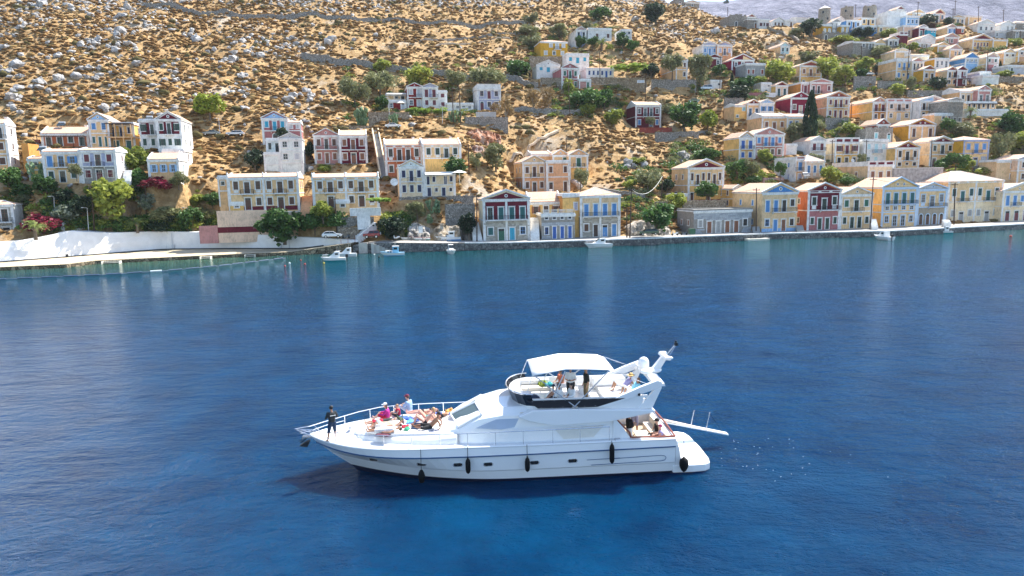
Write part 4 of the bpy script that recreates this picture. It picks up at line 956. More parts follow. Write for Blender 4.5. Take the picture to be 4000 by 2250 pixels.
# white battered sea wall and white straight wall with their road
def wallthing(label, x0, x1, step, rough, name='sea_wall'):
    xs = list(np.arange(x0, x1, step))+[x1]; b = MB(); nz_ = 5 if rough else 2
    for x in xs:
        y0, y1, z1 = wy(x), float(np.interp(x, WX, WYt)), float(np.interp(x, WX, WZ)); zb = min(zp(x), z1-.05)-.05
        for j in range(nz_):
            t = j/(nz_-1); n_ = (noise.noise(Vector((x*.35, t*3, 1)))*.22 if rough and 0 < j < nz_-1 else 0)
            b.v.append((x, y0+(y1-y0)*t-n_, zb+(z1-zb)*t))
        b.v.append((x, y1+1.9, z1)); b.v.append((x, y1+1.9, zb))
    k = nz_+2
    for i in range(len(xs)-1):
        for j in range(k-1):
            q = i*k+j; b.f.append((q, q+k, q+k+1, q+1)); b.m.append(0)
    b.f.append(tuple(range(k))); b.f.append(tuple(range(len(xs)*k-1, len(xs)*k-1-k, -1))); b.m += [0, 0]
    o = b.build(name, plain('whitewashed_render', (.83,.81,.78), .9, 0, .12, .5, .05), smooth=False)
    return tag(o, label, 'wall')
XC = at(650, 960, 155.5).x
wallthing('long sloping whitewashed sea wall with bumpy face behind the bathing platform', WX[0], XC, 1.2, True)
wallthing('straight smooth white sea wall with drainpipes, tapering down to the right', XC+.02, XWEND, 3.0, False)
for px, py in ((672, 965), (1093, 960), (1130, 957)):
    q = at(px, py, wy(at(px, py, 152).x)-.12); x = q.x; zt = float(np.interp(x, WX, WZ))
    b = MB(); b.tube((x, wy(x)-.1, zp(x)), (x, wy(x)-.02, zt-.1), .07, .07, 6)
    if px != 1130: b.box(x-.05, x+.45, wy(x)-.35, wy(x)-.02, zp(x)+.15, zp(x)+1.1)
    tag(b.build('drainpipe', plain('pipe_grey', (.55,.57,.6), .6, 0, .1)), 'drainpipe %s on the straight white sea wall' % {672: 'with meter box near the left corner', 1093: 'with box under the big dark tree', 1130: 'without a box, right of the boxed one'}[px], 'drainpipe', 'drainpipes on the white wall')
b = MB(); xs = list(np.arange(WX[0], XWEND-8, 3.0))
b.path([(x, wy(x)-.28, zp(x)+.10) for x in xs], .14, 6); tag(b.build('shadow_gap_tube', plain('shadow_gap_black', (.02,.02,.02), .6, 0, 0)), 'long black tube for the shadow gap along the foot of the white sea wall', 'shadow_gap')  # black tube stands in for the dark shadow gap at the wall foot
xs = list(np.arange(WX[0], XWEND+.1, 3.0))
strip('coast_road', xs, lambda x: float(np.interp(x, WX, WYt))+1.85, lambda x: float(np.interp(x, WX, WYt))+7.6, lambda x: float(np.interp(x, WX, WZ))+.0, bottom=0, mats=[ASPH, ASPH])
for pa, pb, lb in ((350, 700, 'low white kerb wall along the coast road under the leafy bank'),):
    b = MB(); xa, xb = at(pa, 890, 158).x, at(pb, 900, 160).x
    n = 8
    for i in range(n):
        x0, x1 = xa+(xb-xa)*i/n, xa+(xb-xa)*(i+1)/n; f = lambda x: float(np.interp(x, WX, WYt))+6.8; z = lambda x: float(np.interp(x, WX, WZ))
        b.hexa([(x0, f(x0), z(x0)-.3), (x1, f(x1), z(x1)-.3), (x1, f(x1)+.5, z(x1)-.3), (x0, f(x0)+.5, z(x0)-.3)], [(x0, f(x0), z(x0)+.55), (x1, f(x1), z(x1)+.55), (x1, f(x1)+.5, z(x1)+.55), (x0, f(x0)+.5, z(x0)+.55)])
    tag(b.build('kerb_wall', WHITE), lb, 'wall')
# ---- free standing and retaining walls placed like the houses
def W(label, x0, x1, yt, yb, D, m, thick=.6, yaw=10, name='retaining_wall', cat='wall', sink=2.5, base=None, cope=None):
    if D > 196:
        g_ = ground((x0+x1)/2, yb)
        if g_ and abs(g_.y-D) < 40: D = g_.y-.5-(x1-x0)*.5*D/FPX*math.sin(R(yaw))
    e = Vector((math.cos(R(yaw)), math.sin(R(yaw)), 0)); p0 = at(x0, yb, D); q = ray(x1, yb); a = q.x
    w_ = (a*p0.y-p0.x)/(e.x-a*e.y); c = p0+e*w_*.5; h = CAMZ+ray((x0+x1)/2, yt).z*c.y-p0.z
    mm = m if not isinstance(m, str) else (stucco(m))
    r = empty(name, c, R(yaw), label, cat)
    b = MB(); b.box(-w_/2, w_/2, 0, thick, -sink, h); b.build('masonry', mm, r)
    u = MB()
    if mm in (RUB, RUBB):
        x = -w_/2; rr = random.Random(int(x0)); mb = MB()
        while x < w_/2-.2:
            L = rr.uniform(.35, .8); z_ = 0
            mb.box(x, min(w_/2, x+L-.04), -.06, thick+.04, h, h+rr.uniform(.12, .34)); x += L
        tag(mb.build('coping_stones', mm, r), kind='stuff')
    elif cope: u.box(-w_/2-.05, w_/2+.05, -.08, thick+.08, h, h+.14); u.build('coping', WHITE, r)
    if base: u = MB(); u.box(-w_/2+.01, w_/2-.01, -.04, 0, -.3, .95); u.build('painted_base', stucco(base), r)
    return r, w_, h
W('high tan plastered terrace wall with dark red base behind the sea wall', 852, 1048, 822, 905, 151, 'beige', base='maroon', cope=0)
W('shorter plastered terrace wall step right of the high tan one', 1049, 1176, 829, 885, 151.4, 'beige', cope=1)
W('low rose plastered wall at the left foot of the high tan terrace wall', 778, 851, 882, 908, 150.4, 'pink')
W('white parapet wall in front of the right six bay tan house', 1367, 1488, 812, 836, 150.2, 'white', sink=.5)
W('pair of white garden gates below the right six bay tan house', 1395, 1446, 829, 852, 149.2, 'white', thick=.15, name='garden_gate', cat='gate')
W('grey rubble terrace wall above the parked white hatchback', 1316, 1462, 852, 888, 149.6, RUB)
W('rusty brown rubble wall directly behind the parked white hatchback', 1322, 1402, 893, 928, 148.8, RUBB)
W('high rubble wall below the ivory navy shutter house', 1560, 1850, 770, 806, 158.4, RUB)
W('lower rubble terrace wall above the beached boats, right part', 1740, 1856, 800, 850, 156, RUB)
W('rubble wall in front of the pink and maroon twin houses', 1192, 1462, 643, 672, 176, RUB)
W('weathered brown wall behind the pink and maroon twin houses', 1186, 1462, 495, 520, 195, RUBB)
W('rubble wall below the hedge of the red twin pediment house', 1440, 1600, 440, 470, 221, RUBB)
W('grey rubble road wall right of the two tall electricity poles', 1817, 1985, 460, 492, 214, RUB)
W('pale plastered yard wall in front of the lilac house', 1860, 1938, 437, 460, 221, 'lgrey')
W('rubble terrace under the mustard yellow house', 2070, 2214, 223, 256, 274.5, RUBB)
W('stone base under the white gabled turquoise shutter house', 2112, 2192, 306, 332, 254, RUBB)
W('high stone wall below the green taverna pergola, with white sign', 2308, 2524, 305, 338, 252, RUBB)
W('grey stone wall under the ochre house right of the pergola', 2546, 2720, 313, 342, 257, RUB)
W('dark red garden wall in front of the dark red tiled house', 2500, 2625, 498, 518, 234, 'brick')
W('grey rubble wall under the dark red garden wall, right end', 2560, 2730, 519, 536, 230, RUB)
W('peeling grey plastered wall with slanted right end above the waterfront roofs', 3489, 3682, 657, 700, 191, plain('peeling_render', (.40,.38,.36), .9, 0, .5, 1.2, .03), thick=4.5, cope=1)
W('ruined grey stone wall fragment left, under the long white terrace', 3335, 3420, 300, 342, 277, RUB)
W('ruined grey stone wall fragment right, under the blue shuttered cream house', 3430, 3525, 318, 350, 273, RUB)
W('rough stone retaining wall above the half blue pediment house', 3545, 3690, 356, 378, 262, RUB)
W('stone garden wall beside the orange sided house, right', 3770, 3890, 650, 672, 204, RUB)
W('stone base wall under the tall beige two row house', 3226, 3314, 463, 492, 243, RUB)
W('long white wall edge at the far right of the upper town', 3885, 4010, 302, 322, 276, RUBB)
W('brown stone wall behind the long grey warehouse', 2560, 2608, 792, 830, 172, RUBB)
W('dark overgrown stone wall below the maroon pediment terrace', 2668, 2835, 786, 822, 172, RUBB)
W('rose painted garden wall under the narrow maroon pediment house', 2906, 2992, 362, 374, 262, 'rose')
W('white garden wall beside the rose painted one', 2993, 3030, 362, 374, 262, 'white')
W('dark shaded road wall descending left of the vine pergola', 2830, 2905, 385, 440, 250, RUB)
W('pink brown plain wall below the white gallery, right of the twin trees', 2982, 3062, 694, 716, 189, 'mauve')
W('red brown garden wall between the far left house and the terracotta house', 112, 157, 545, 585, 172, 'brick')
W('orange plastered passage wall beside the far left house', 92, 118, 560, 640, 160, 'orange', thick=5)
W('white sign wall post by the bougainvillea at the road bend', 233, 252, 868, 895, 148, 'white', thick=1)
# white sign with small print on the stone wall
b = MB(); q = at(2503, 318, 251.6)
sg = empty('wall_sign', q, R(10), 'white painted notice board on the stone wall under the pergola', 'sign')
b.box(-1.4, 1.4, -.06, 0, -.5, .5); b.build('board', WHITE, sg)
for i, z in enumerate((.28, .0, -.28)):
    b = MB()
    for j in range(9): b.box(-1.2+j*.27, -1.2+j*.27+.17, -.075, -.055, z-.07, z+.07)
    tag(b.build('lettering', wood('blue'), sg), kind='stuff')
# ---- dry stone walls following the ground
def drywall(label, pts, h, mm=None, th=.9):
    P = [ground(px, py) for px, py in pts]; P = [p for p in P if p]
    b = MB(); rr = random.Random(len(pts)+int(pts[0][0]))
    for a, c in zip(P[:-1], P[1:]):
        L = (c-a).length; n = max(1, int(L/1.1)); d = (c-a)/n; s = Vector((-d.y, d.x, 0)).normalized()*th/2
        for i in range(n):
            p0, p1 = a+d*i, a+d*(i+1); z0, z1 = gz(p0.x, p0.y), gz(p1.x, p1.y); t = h*rr.uniform(.85, 1.15)
            A = Vector((p0.x, p0.y, z0)); B = Vector((p1.x, p1.y, z1)); u = Vector((0, 0, t)); dn = Vector((0, 0, -.8))
            b.hexa([A-s+dn, B-s+dn, B+s+dn, A+s+dn], [A-s*.8+u, B-s*.8+u, B+s*.8+u, A+s*.8+u])
    return tag(b.build('dry_stone_wall', mm or RUB), label, 'wall', 'dry stone walls on the slope')
drywall('long grey dry stone wall running down across the dry slope to the white gabled house', [(1180,228),(1300,245),(1430,262),(1560,280),(1660,300),(1760,312),(1860,310),(1960,318),(2040,330),(2100,345)], 2.1)
drywall('upper dry stone wall below the scree near the top edge, centre', [(1200,60),(1350,72),(1500,85),(1650,95),(1800,96),(1950,92),(2080,88)], 1.3)
drywall('topmost dry stone wall near the top edge, left of centre', [(560,28),(760,52),(900,60),(1060,70),(1200,60)], 1.6)
drywall('thin low dry stone wall line on the brown slope, upper centre', [(1640,165),(1760,158),(1880,146),(1990,135),(2060,128)], .8)
drywall('dry stone wall below the ridge ruins, curling downhill', [(2960,112),(3010,118),(3060,135),(3100,152),(3120,170)], 1.5, RUBB)
drywall('grey terrace wall above the golden slope right of the lilac house', [(2010,440),(2090,440),(2180,448),(2270,452)], 1.6)
drywall('short dry stone wall on the slope left of the large pine', [(2600,535),(2680,528),(2760,522)], 1.0)
drywall('long pale dry stone line above the waterfront slope, centre right', [(2360,750),(2430,762),(2520,775)], 1.0)
# ---- stairs
def stairs(label, pb, Db, pt, Dt, width, col, n=None, cheek=None):
    a = at(pb[0], pb[1], Db); c = at(pt[0], pt[1], Dt); d = c-a; run = Vector((d.x, d.y, 0)); L = run.length; u = run.normalized(); s = Vector((-u.y, u.x, 0))*width/2
    r = empty('stairway', a, 0, label, 'stairs'); n = n or max(4, int(d.z/.22))
    mm = stucco(col)
    for i in range(n):
        p0 = u*(L*i/n); p1 = u*(L*(i+1)/n+.02); z = d.z*(i+1)/n
        b = MB(); b.hexa([p0-s+Vector((0,0,z-1.6)), p0+s+Vector((0,0,z-1.6)), p1+s+Vector((0,0,z-1.6)), p1-s+Vector((0,0,z-1.6))][::-1], [p0-s+Vector((0,0,z)), p0+s+Vector((0,0,z)), p1+s+Vector((0,0,z)), p1-s+Vector((0,0,z))][::-1])
        b.build('step', mm, r)
    if cheek:
        for sg_ in (-1, 1):
            b = MB(); o = s*sg_*1.0; t = s.normalized()*.15
            A = o; B = u*L+o
            b.hexa([A-t-Vector((0,0,2)), A+t-Vector((0,0,2)), B+t+Vector((0,0,d.z-2)), B-t+Vector((0,0,d.z-2))], [A-t+Vector((0,0,.7)), A+t+Vector((0,0,.7)), B+t+Vector((0,0,d.z+.7)), B-t+Vector((0,0,d.z+.7))])
            b.build('cheek_wall', stucco(cheek), r)
stairs('broad pinkish stairway climbing between the two six bay tan houses', (1196, 832), 151, (1200, 765), 158, 2.4, 'peach', 18)
stairs('white stairway up the left side of the maroon pediment waterfront house', (1868, 942), 150, (1852, 868), 155.5, 2.0, 'white', 16)
stairs('pale stairway in the orange passage beside the ashlar block', (2090, 936), 150.5, (2088, 850), 157, 2.0, 'white', 20)
stairs('white stepped ramp above the red jeep', (1392, 925), 148.6, (1462, 868), 150.5, 3.2, 'white', 11)
stairs('long dark stairway climbing beside the maroon twin house', (1500, 690), 172, (1466, 510), 194, 1.6, 'grey', 36, 'ivory')
stairs('narrow stone stair beside the olive waterfront house', (3418, 888), 163.5, (3410, 855), 168, 1.4, 'white', 10)
stairs('short white steps left of the broad cream waterfront house', (3702, 872), 168.5, (3694, 858), 171, 1.6, 'white', 7)
stairs('grey steps between the blue pediment house and the rose red house', (3128, 903), 160.5, (3122, 880), 164, 1.6, 'grey', 7)
stairs('stone steps between the grey warehouse and the blue pediment house', (2956, 908), 159, (2952, 885), 163, 1.6, 'grey', 7)
stairs('small garden stair right of the lilac grey house', (492, 712), 155, (500, 665), 160, 1.6, 'white', 12)
# ---- red cut banks and rock faces
def rockface(label, x0, x1, yt, yb, D, c1, c2, amp=1.4, seed=1, yaw=10, lean=2.0, name='rock_face'):
    if D > 190:
        g_ = ground((x0+x1)/2, yb)
        if g_: D = g_.y-.5-(x1-x0)*.5*D/FPX*math.sin(R(yaw))
    e = Vector((math.cos(R(yaw)), math.sin(R(yaw)), 0)); p0 = at(x0, yb, D); a = ray(x1, yb).x
    w_ = (a*p0.y-p0.x)/(e.x-a*e.y); h = CAMZ+ray((x0+x1)/2, yt).z*(p0+e*w_*.5).y-p0.z
    nx, nz2 = max(10, int(w_/.35)), max(8, int(h/.32)); V = []; F = []
    nn = Vector((-e.y, e.x, 0))
    for j in range(nz2+4):
        for i in range(nx+1):
            u, v = i/nx, min(j/nz2, 1); tz = math.sin(math.pi*u)**.16*(.82+.22*noise.noise(Vector((u*w_*.35, seed, 0))))
            bk = lean*v+(j-nz2)*1.3*(j > nz2)
            p = p0+e*(w_*u)+Vector((0, 0, -1.5+(h+1.5)*v*tz))
            q = Vector((p.x*.55+seed*7, p.y*.55, p.z*.42)); nz3 = .6*noise.fractal(q, .8, 2.1, 5)+.9*abs(noise.noise(q*.45))+.55*(1-abs(noise.noise(q*2.2))*3)*.4+.25*noise.cell(q*1.8)
            V.append(p+nn*(bk-amp*nz3*(1 if j <= nz2 else .5)+(1-tz)*2.5)+Vector((0, 0, .35*noise.noise(q*1.7))))
    k = nx+1
    for j in range(nz2+3):
        for i in range(nx): F.append((j*k+i, j*k+i+1, (j+1)*k+i+1, (j+1)*k+i))
    m_, nt_, p_ = newmat('rock_'+str(seed)); p_.inputs['Roughness'].default_value = .95
    nt_.links.new(ramp(nt_, tex(nt_, .6, 8, .7, stretch=(1, 1, .5)), [(.36, [q*.25 for q in c1]), (.48, c1), (.62, c2)]), p_.inputs['Base Color']); bump(nt_, p_, tex(nt_, 1.4, 8, .75), .5, 1)
    me = bpy.data.meshes.new(name); me.from_pydata([tuple(v) for v in V], [], F); me.materials.append(m_)
    return tag(put(name, me), label, 'rock')
rockface('upper red earth cut bank on the golden slope, below the road', 1766, 1968, 488, 558, 204, (.38,.15,.07), (.52,.36,.27), 1.2, 1, lean=3)
rockface('lower paler red cut bank above the feathery olive', 1806, 1935, 558, 604, 197, (.42,.22,.14), (.58,.45,.37), 1.0, 2, lean=2)
rockface('pale grey rock outcrop with white plaque behind the beached rowing boats', 1588, 1690, 858, 930, 149.5, (.30,.28,.25), (.54,.51,.47), 1.5, 3, lean=2.5)
rockface('golden grey rock outcrop behind the beached cabin boat', 1692, 1812, 862, 932, 149.8, (.34,.27,.18), (.56,.49,.40), 1.6, 4, lean=2.5)
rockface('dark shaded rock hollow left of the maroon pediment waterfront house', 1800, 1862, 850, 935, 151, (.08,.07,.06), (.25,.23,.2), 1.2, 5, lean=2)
rockface('pale boulder face behind the green estate car', 2470, 2640, 852, 915, 156, (.36,.31,.25), (.60,.55,.48), 1.8, 6, lean=3)
rockface('brown leafy bank rock behind the coast road, left', 250, 700, 790, 892, 158.6, (.10,.06,.035), (.32,.22,.13), 1.8, 7, lean=5)
rockface('mossy dark rock wall left of the beached boats', 1500, 1590, 850, 930, 149.5, (.07,.075,.035), (.25,.2,.12), 1.2, 8, lean=2)
rockface('grey crag beside the hillside road bend, right of the mulberry', 2640, 2720, 575, 640, 205, (.30,.28,.25), (.50,.47,.43), 1.5, 9, lean=3)
rockface('pale rocky bank between the garage terrace and the coast road', 1180, 1330, 850, 925, 152, (.32,.28,.22), (.56,.5,.43), 1.4, 10, lean=3)
b = MB(); q = at(1643, 897, 148.0); b.box(-.45, .45, 0, .08, -.7, .7); tag(b.build('plaque', WHITE, None, q, rz=R(10)), 'white plaque fixed on the pale rock outcrop by the rowing boats', 'plaque')
# ---- pale footpath zigzagging over the golden slope
for pts, lb in (([(2175,508),(2130,530),(2095,545),(2060,572),(2010,600),(1975,625)], 'a'), ([(1700,180),(1800,172),(1900,160),(2000,150)], 'b')):
    P = [q for q in (ground(*p_) for p_ in pts) if q]; b = MB(); PP = []
    for a, c in zip(P[:-1], P[1:]): PP += [a.lerp(c, i/8) for i in range(8)]
    for i, a in enumerate(PP[:-1]):
        d = (PP[i+1]-a); s_ = Vector((-d.y, d.x, 0)).normalized()*1.0; z0, z1 = gz(a.x, a.y)+.22, gz(PP[i+1].x, PP[i+1].y)+.22; A = Vector((a.x, a.y, z0)); B = Vector((PP[i+1].x, PP[i+1].y, z1)); dn = Vector((0, 0, -.6))
        b.hexa([A-s_+dn, B-s_+dn, B+s_+dn, A+s_+dn], [A-s_, B-s_, B+s_, A+s_])
    tag(b.build('footpath', plain('pale_earth', (.62,.50,.36), .95, 0, .2, 1)), kind='structure')
# ================================================================ vegetation
def leafm(name, a, b_, trans=.25):
    m, nt, p = newmat('leaves_'+name); p.inputs['Roughness'].default_value = .6; p.inputs['Specular IOR Level'].default_value = .25
    oi = N(nt, 'ShaderNodeObjectInfo'); f = tex(nt, 3.0, 3, .6)
    q = N(nt, 'ShaderNodeMath', operation='MULTIPLY_ADD'); nt.links.new(oi.outputs['Random'], q.inputs[0]); q.inputs[1].default_value = .35; nt.links.new(f, q.inputs[2])
    c = ramp(nt, q.outputs[0], [(.35, a), (.85, b_)]); nt.links.new(c, p.inputs['Base Color'])
    tr = N(nt, 'ShaderNodeBsdfTranslucent'); nt.links.new(c, tr.inputs[0]); mx = N(nt, 'ShaderNodeMixShader'); mx.inputs[0].default_value = trans
    nt.links.new(p.outputs[0], mx.inputs[1]); nt.links.new(tr.outputs[0], mx.inputs[2]); nt.links.new(mx.outputs[0], nt.nodes['Material Output'].inputs[0])
    return m
LM = dict(fig=leafm('broad', (0.0304,0.071,0.0203), (0.0929,0.178,0.0423)), dark=leafm('dark', (0.0135,0.0287,0.0169), (0.0473,0.0761,0.0372)), olive=leafm('olive', (0.0929,0.105,0.0473), (0.254,0.263,0.118)),
  light=leafm('light', (0.127,0.169,0.0304), (0.338,0.372,0.0676), .35), pine=leafm('pine', (0.118,0.169,0.0203), (0.321,0.372,0.0507), .3), cyp=leafm('cypress', (0.0118,0.0287,0.0152), (0.0338,0.0608,0.027)), dry=leafm('dry', (0.169,0.11,0.0507), (0.338,0.237,0.101)),
  boug=leafm('bougainvillea', (0.0455,0.065,0.0195), (.25,.012,.05), .25), olean=leafm('oleander', (.10,.14,.07), (.42,.44,.36), .3), cact=leafm('cactus', (0.0676,0.127,0.0592), (0.203,0.287,0.144), .05), palm=leafm('palm', (0.0845,0.135,0.0338), (0.254,0.304,0.0845), .2), vine=leafm('vine', (0.101,0.186,0.0254), (0.287,0.406,0.0676), .35))
BARK = plain('bark', (.16,.12,.085), .9, 0, .3, 6, .03)
BARKG = plain('pale_bark', (.30,.26,.21), .9, 0, .3, 6, .03)
CR = {}
def crown_mesh(kind, var):
    key = (kind, var)
    if key in CR: return CR[key]
    r = np.random.default_rng(100+var*7+hash(kind) % 1 + sum(map(ord, kind)))
    sparse = kind in ('olive', 'dry'); n = {'olive': 1500, 'dry': 700, 'cyp': 1500, 'boug': 1300, 'vine': 800}.get(kind, 1700)
    if kind == 'cyp':
        z = r.random(n)**.8; rad = np.sin(np.clip(z*.93+.05, 0, 1)**.6*math.pi)**.7*(.75+.35*r.random(n)); a = r.random(n)*6.283
        C = np.stack([rad*np.cos(a)*.95, rad*np.sin(a)*.95, z*2-1], 1); ls = .10
    else:
        nl = 7 if sparse else 11; L = r.normal(size=(nl, 3)); L /= np.linalg.norm(L, axis=1)[:, None]; L *= r.uniform(.38, .68, (nl, 1)); L[:, 2] = L[:, 2]*.85
        lr = r.uniform(.28, .48, nl)
        k = r.integers(0, nl, n); d = r.normal(size=(n, 3)); d /= np.linalg.norm(d, axis=1)[:, None]
        rr = lr[k]*(r.random(n)**(.33)*1.0); rr = np.where(r.random(n) < .12, rr*1.3, rr)
        C = L[k]+d*rr[:, None]; ls = .085 if not sparse else .07
        if kind == 'vine': C[:, 2] *= .8
    s = ls*r.uniform(.6, 1.4, n)
    u = r.normal(size=(n, 3)); u /= np.linalg.norm(u, axis=1)[:, None]; v = np.cross(u, r.normal(size=(n, 3))); v /= np.linalg.norm(v, axis=1)[:, None]
    if kind in ('olive', 'dry'): u = u*1.7; v = v*.55
    u *= s[:, None]; v *= s[:, None]
    V = np.stack([C-u-v*.3, C-v*.9+u*.1, C+u*1.1, C+v*.9], 1).reshape(-1, 3); F = np.arange(4*n).reshape(-1, 4)
    me = npmesh('crown', V, F, [LM[kind if kind in LM else 'fig']]); 
    CR[key] = me; return me
def trunk_mesh(kind, var):
    key = ('t', kind, var)
    if key in CR: return CR[key]
    rr = random.Random(var*3+len(kind)); b = MB()
    # unit: base z=0, crown centre z=1; limbs spread to crown
    b.tube((0, 0, -.25), (rr.uniform(-.04, .04), rr.uniform(-.04, .04), .5), .07, .05, 7); top = (rr.uniform(-.05, .05), 0, .48)
    for i in range(5):
        a = i*1.26+rr.random(); e = (math.cos(a)*.42, math.sin(a)*.42, .85+rr.random()*.45); mid = (e[0]*.45, e[1]*.45, .72)
        b.tube(top, mid, .042, .03, 5); b.tube(mid, e, .03, .012, 5)
    CR[key] = b.mesh('trunk', BARK if kind != 'dry' else BARKG); return CR[key]
TL = {}
NTREE = [0]
KN = dict(fig='dark green broadleaf tree', dark='very dark green tree', olive='feathery grey green tree', light='yellow green leafy tree', pine='bright green pine', cyp='slim dark cypress', dry='half bare brownish tree', boug='magenta bougainvillea', olean='pale flowering oleander', cact='prickly pear clump', palm='palm', vine='green climbing vine')
def tree(px, py, wp, hp, kind, where, D=None, name='tree'):
    p = at(px, py, D) if D else ground(px, py)
    if p is None: print('no ground', px, py); return
    if D: p = Vector((p.x, p.y, min(p.z, p.z)))
    mpp = p.y/FPX; w_, h_ = wp*mpp, hp*mpp; NTREE[0] += 1; var = NTREE[0] % 4
    cat = {'boug': 'shrub', 'olean': 'shrub', 'cact': 'cactus', 'vine': 'vine', 'palm': 'palm'}.get(kind, 'tree'); nm = {'boug': 'bougainvillea', 'olean': 'oleander', 'cact': 'prickly_pear', 'vine': 'climbing_vine', 'palm': 'palm_tree', 'cyp': 'cypress_tree', 'pine': 'pine_tree', 'olive': 'olive_tree', 'fig': 'fig_tree'}.get(kind, 'tree')
    lab = KN[kind]+' '+where
    t = empty(nm, p, random.random()*6, lab, cat, 'trees and shrubs on the slope')
    r = w_/2*1.05
    if kind == 'palm':
        th = h_*.5; b = MB(); b.tube((0, 0, -.3), (0, 0, th), w_*.07, w_*.055, 9); b.ball((0, 0, th), w_*.10, 8, 5); b.build('trunk', BARK, t)
        key = ('frond',)
        if key not in CR:
            f = MB()
            for s in range(8):
                u0, u1 = s/8, (s+1)/8; c0 = Vector((u0, 0, .42*math.sin(u0*2.6)-.35*u0*u0)); c1 = Vector((u1, 0, .42*math.sin(u1*2.6)-.35*u1*u1)); wl = .16*math.sin(math.pi*min(.97, (s+.7)/8.6))+.02
                for sg in (-1, 1):
                    for q in range(2):
                        a = c0.lerp(c1, q/2); f.add([a, a.lerp(c1, .3), a+Vector((.10, sg*wl, -.05)), a+Vector((.07, sg*wl*.9, -.06))], [(0, 1, 2, 3)])
                f.tube(c0, c1, .012, .01, 4)
            CR[key] = f.mesh('frond', LM['palm'])
        for i in range(22):
            o = put('frond', CR[key], t, (0, 0, th), 0, (w_*.52, w_*.52, w_*.52*(.6+.5*random.random()))); o.rotation_euler = (0, R(random.uniform(-48, 22)), i*2.4)
        return t
    if kind == 'cact':
        if ('pad',) not in CR:
            u = MB(); u.ball((0, 0, .5), .5, 8, 5, 0, (.62, .16, 1)); CR[('pad',)] = u.mesh('pad', LM['cact'], True)
        rr = random.Random(int(px)); ends = [(rr.uniform(-.35, .35)*w_, rr.uniform(-.2, .2)*w_, 0) for _ in range(8)]
        for lv in range(4):
            nx_ = []
            for e in ends:
                for q in range(2 if lv < 2 else rr.choice((1, 1, 2))):
                    s = h_*.30*rr.uniform(.8, 1.15); tx, ry = rr.uniform(-.5, .5), rr.uniform(-.65, .65)
                    o = put('pad', CR[('pad',)], t, e, 0, (s, s, s)); o.rotation_euler = (tx, ry, rr.random()*3)
                    mt = o.rotation_euler.to_matrix(); nx_.append(tuple(Vector(e)+mt@Vector((0, 0, s*.92))))
            ends = nx_[:16]
        return t
    low = kind in ('boug', 'olean', 'vine') or h_ < w_*.75
    if kind == 'cyp':
        b = MB(); b.tube((0, 0, -.4), (0, 0, h_*.5), w_*.09, w_*.03, 6); b.build('trunk', BARK, t)
        put('crown', crown_mesh('cyp', var), t, (0, 0, h_*.52), 0, (r*1.15, r*1.15, h_*.5)); return t
    cz = h_*.5 if low else h_*.60; rz_ = h_*.5*1.12 if low else h_*.44*1.1
    b = put('trunk', trunk_mesh(kind, var), t, (0, 0, 0), 0, (r*1.1, r*1.1, cz))
    put('crown', crown_mesh(kind, var), t, (0, 0, cz), 0, (r*1.18, r*1.05, rz_*1.12))
    return t
T_ = tree
T_(38,748,95,98,'fig','below the far left white house'); T_(168,716,105,74,'cact','left of the cream house with tall blue openings'); T_(185,768,92,84,'fig','under the prickly pear, left bank')
T_(98,768,85,52,'fig','left edge bank above the stone house'); T_(98,808,70,62,'olive','just above the white end of the stone house'); T_(450,880,175,172,'light','large and leaning over the coast road beside the left pole')
T_(535,680,105,112,'light','right of the lilac grey house'); T_(532,752,92,86,'fig','below the garden stair of the lilac grey house'); T_(622,742,105,58,'boug','in front of the small tan cottage'); T_(698,732,75,66,'olive','at the right corner of the small tan cottage')
T_(578,818,82,66,'olean','right of the large leaning tree'); T_(258,872,92,76,'olean','behind the road sign at the bend'); T_(163,915,135,80,'boug','large mass beside the stone house at lower left'); T_(200,918,90,60,'fig','half inside the big magenta mass')
T_(140,932,95,78,'palm','small one in front of the magenta mass, lower left',138.5); T_(538,905,80,56,'palm','small one on top of the sloping white wall',152.5)
T_(645,855,140,72,'olive','on the bank right of the oleander'); T_(745,898,110,98,'fig','at the left end of the rose plastered wall'); T_(815,882,105,92,'olive','left of the high tan terrace wall'); T_(762,802,66,48,'light','alone on the bank below the tan cottage'); T_(832,808,66,58,'fig','just left of the small tan annex')
T_(262,792,90,52,'dark','in the shade under the cream house'); T_(330,850,105,82,'dark','behind the wooden pole on the left bank'); T_(690,882,85,60,'dark','low on the bank right of the small palm'); T_(610,890,90,50,'dark','low behind the small palm'); T_(420,905,40,18,'dry','tuft at the foot of the left pole'); T_(350,770,40,46,'light','small one in the scaffold garden'); T_(300,700,50,60,'olive','thin one in front of the lilac grey house',150)
T_(1112,940,190,132,'fig','huge one hanging over the white sea wall',149.2); T_(1232,925,100,98,'fig','round one left of the white hatchback',151.5); T_(1262,862,86,82,'light','in front of the right six bay tan house',150); T_(1000,678,90,95,'dark','in the shadow beside the pale green house'); T_(1212,632,50,74,'dark','between the pale green house and the pink twin house'); T_(1106,548,44,48,'dark','in front of the tall pink house',179)
T_(822,470,112,102,'pine','alone on the dry slope above the parked cars'); T_(1265,674,58,34,'light','small one on the wall of the pink twin house',174.5); T_(1632,864,90,80,'olive','on top of the pale rock outcrop'); T_(1706,832,72,50,'cact','above the golden rock outcrop'); T_(1682,872,40,34,'cact','in the cleft between the rock outcrops')
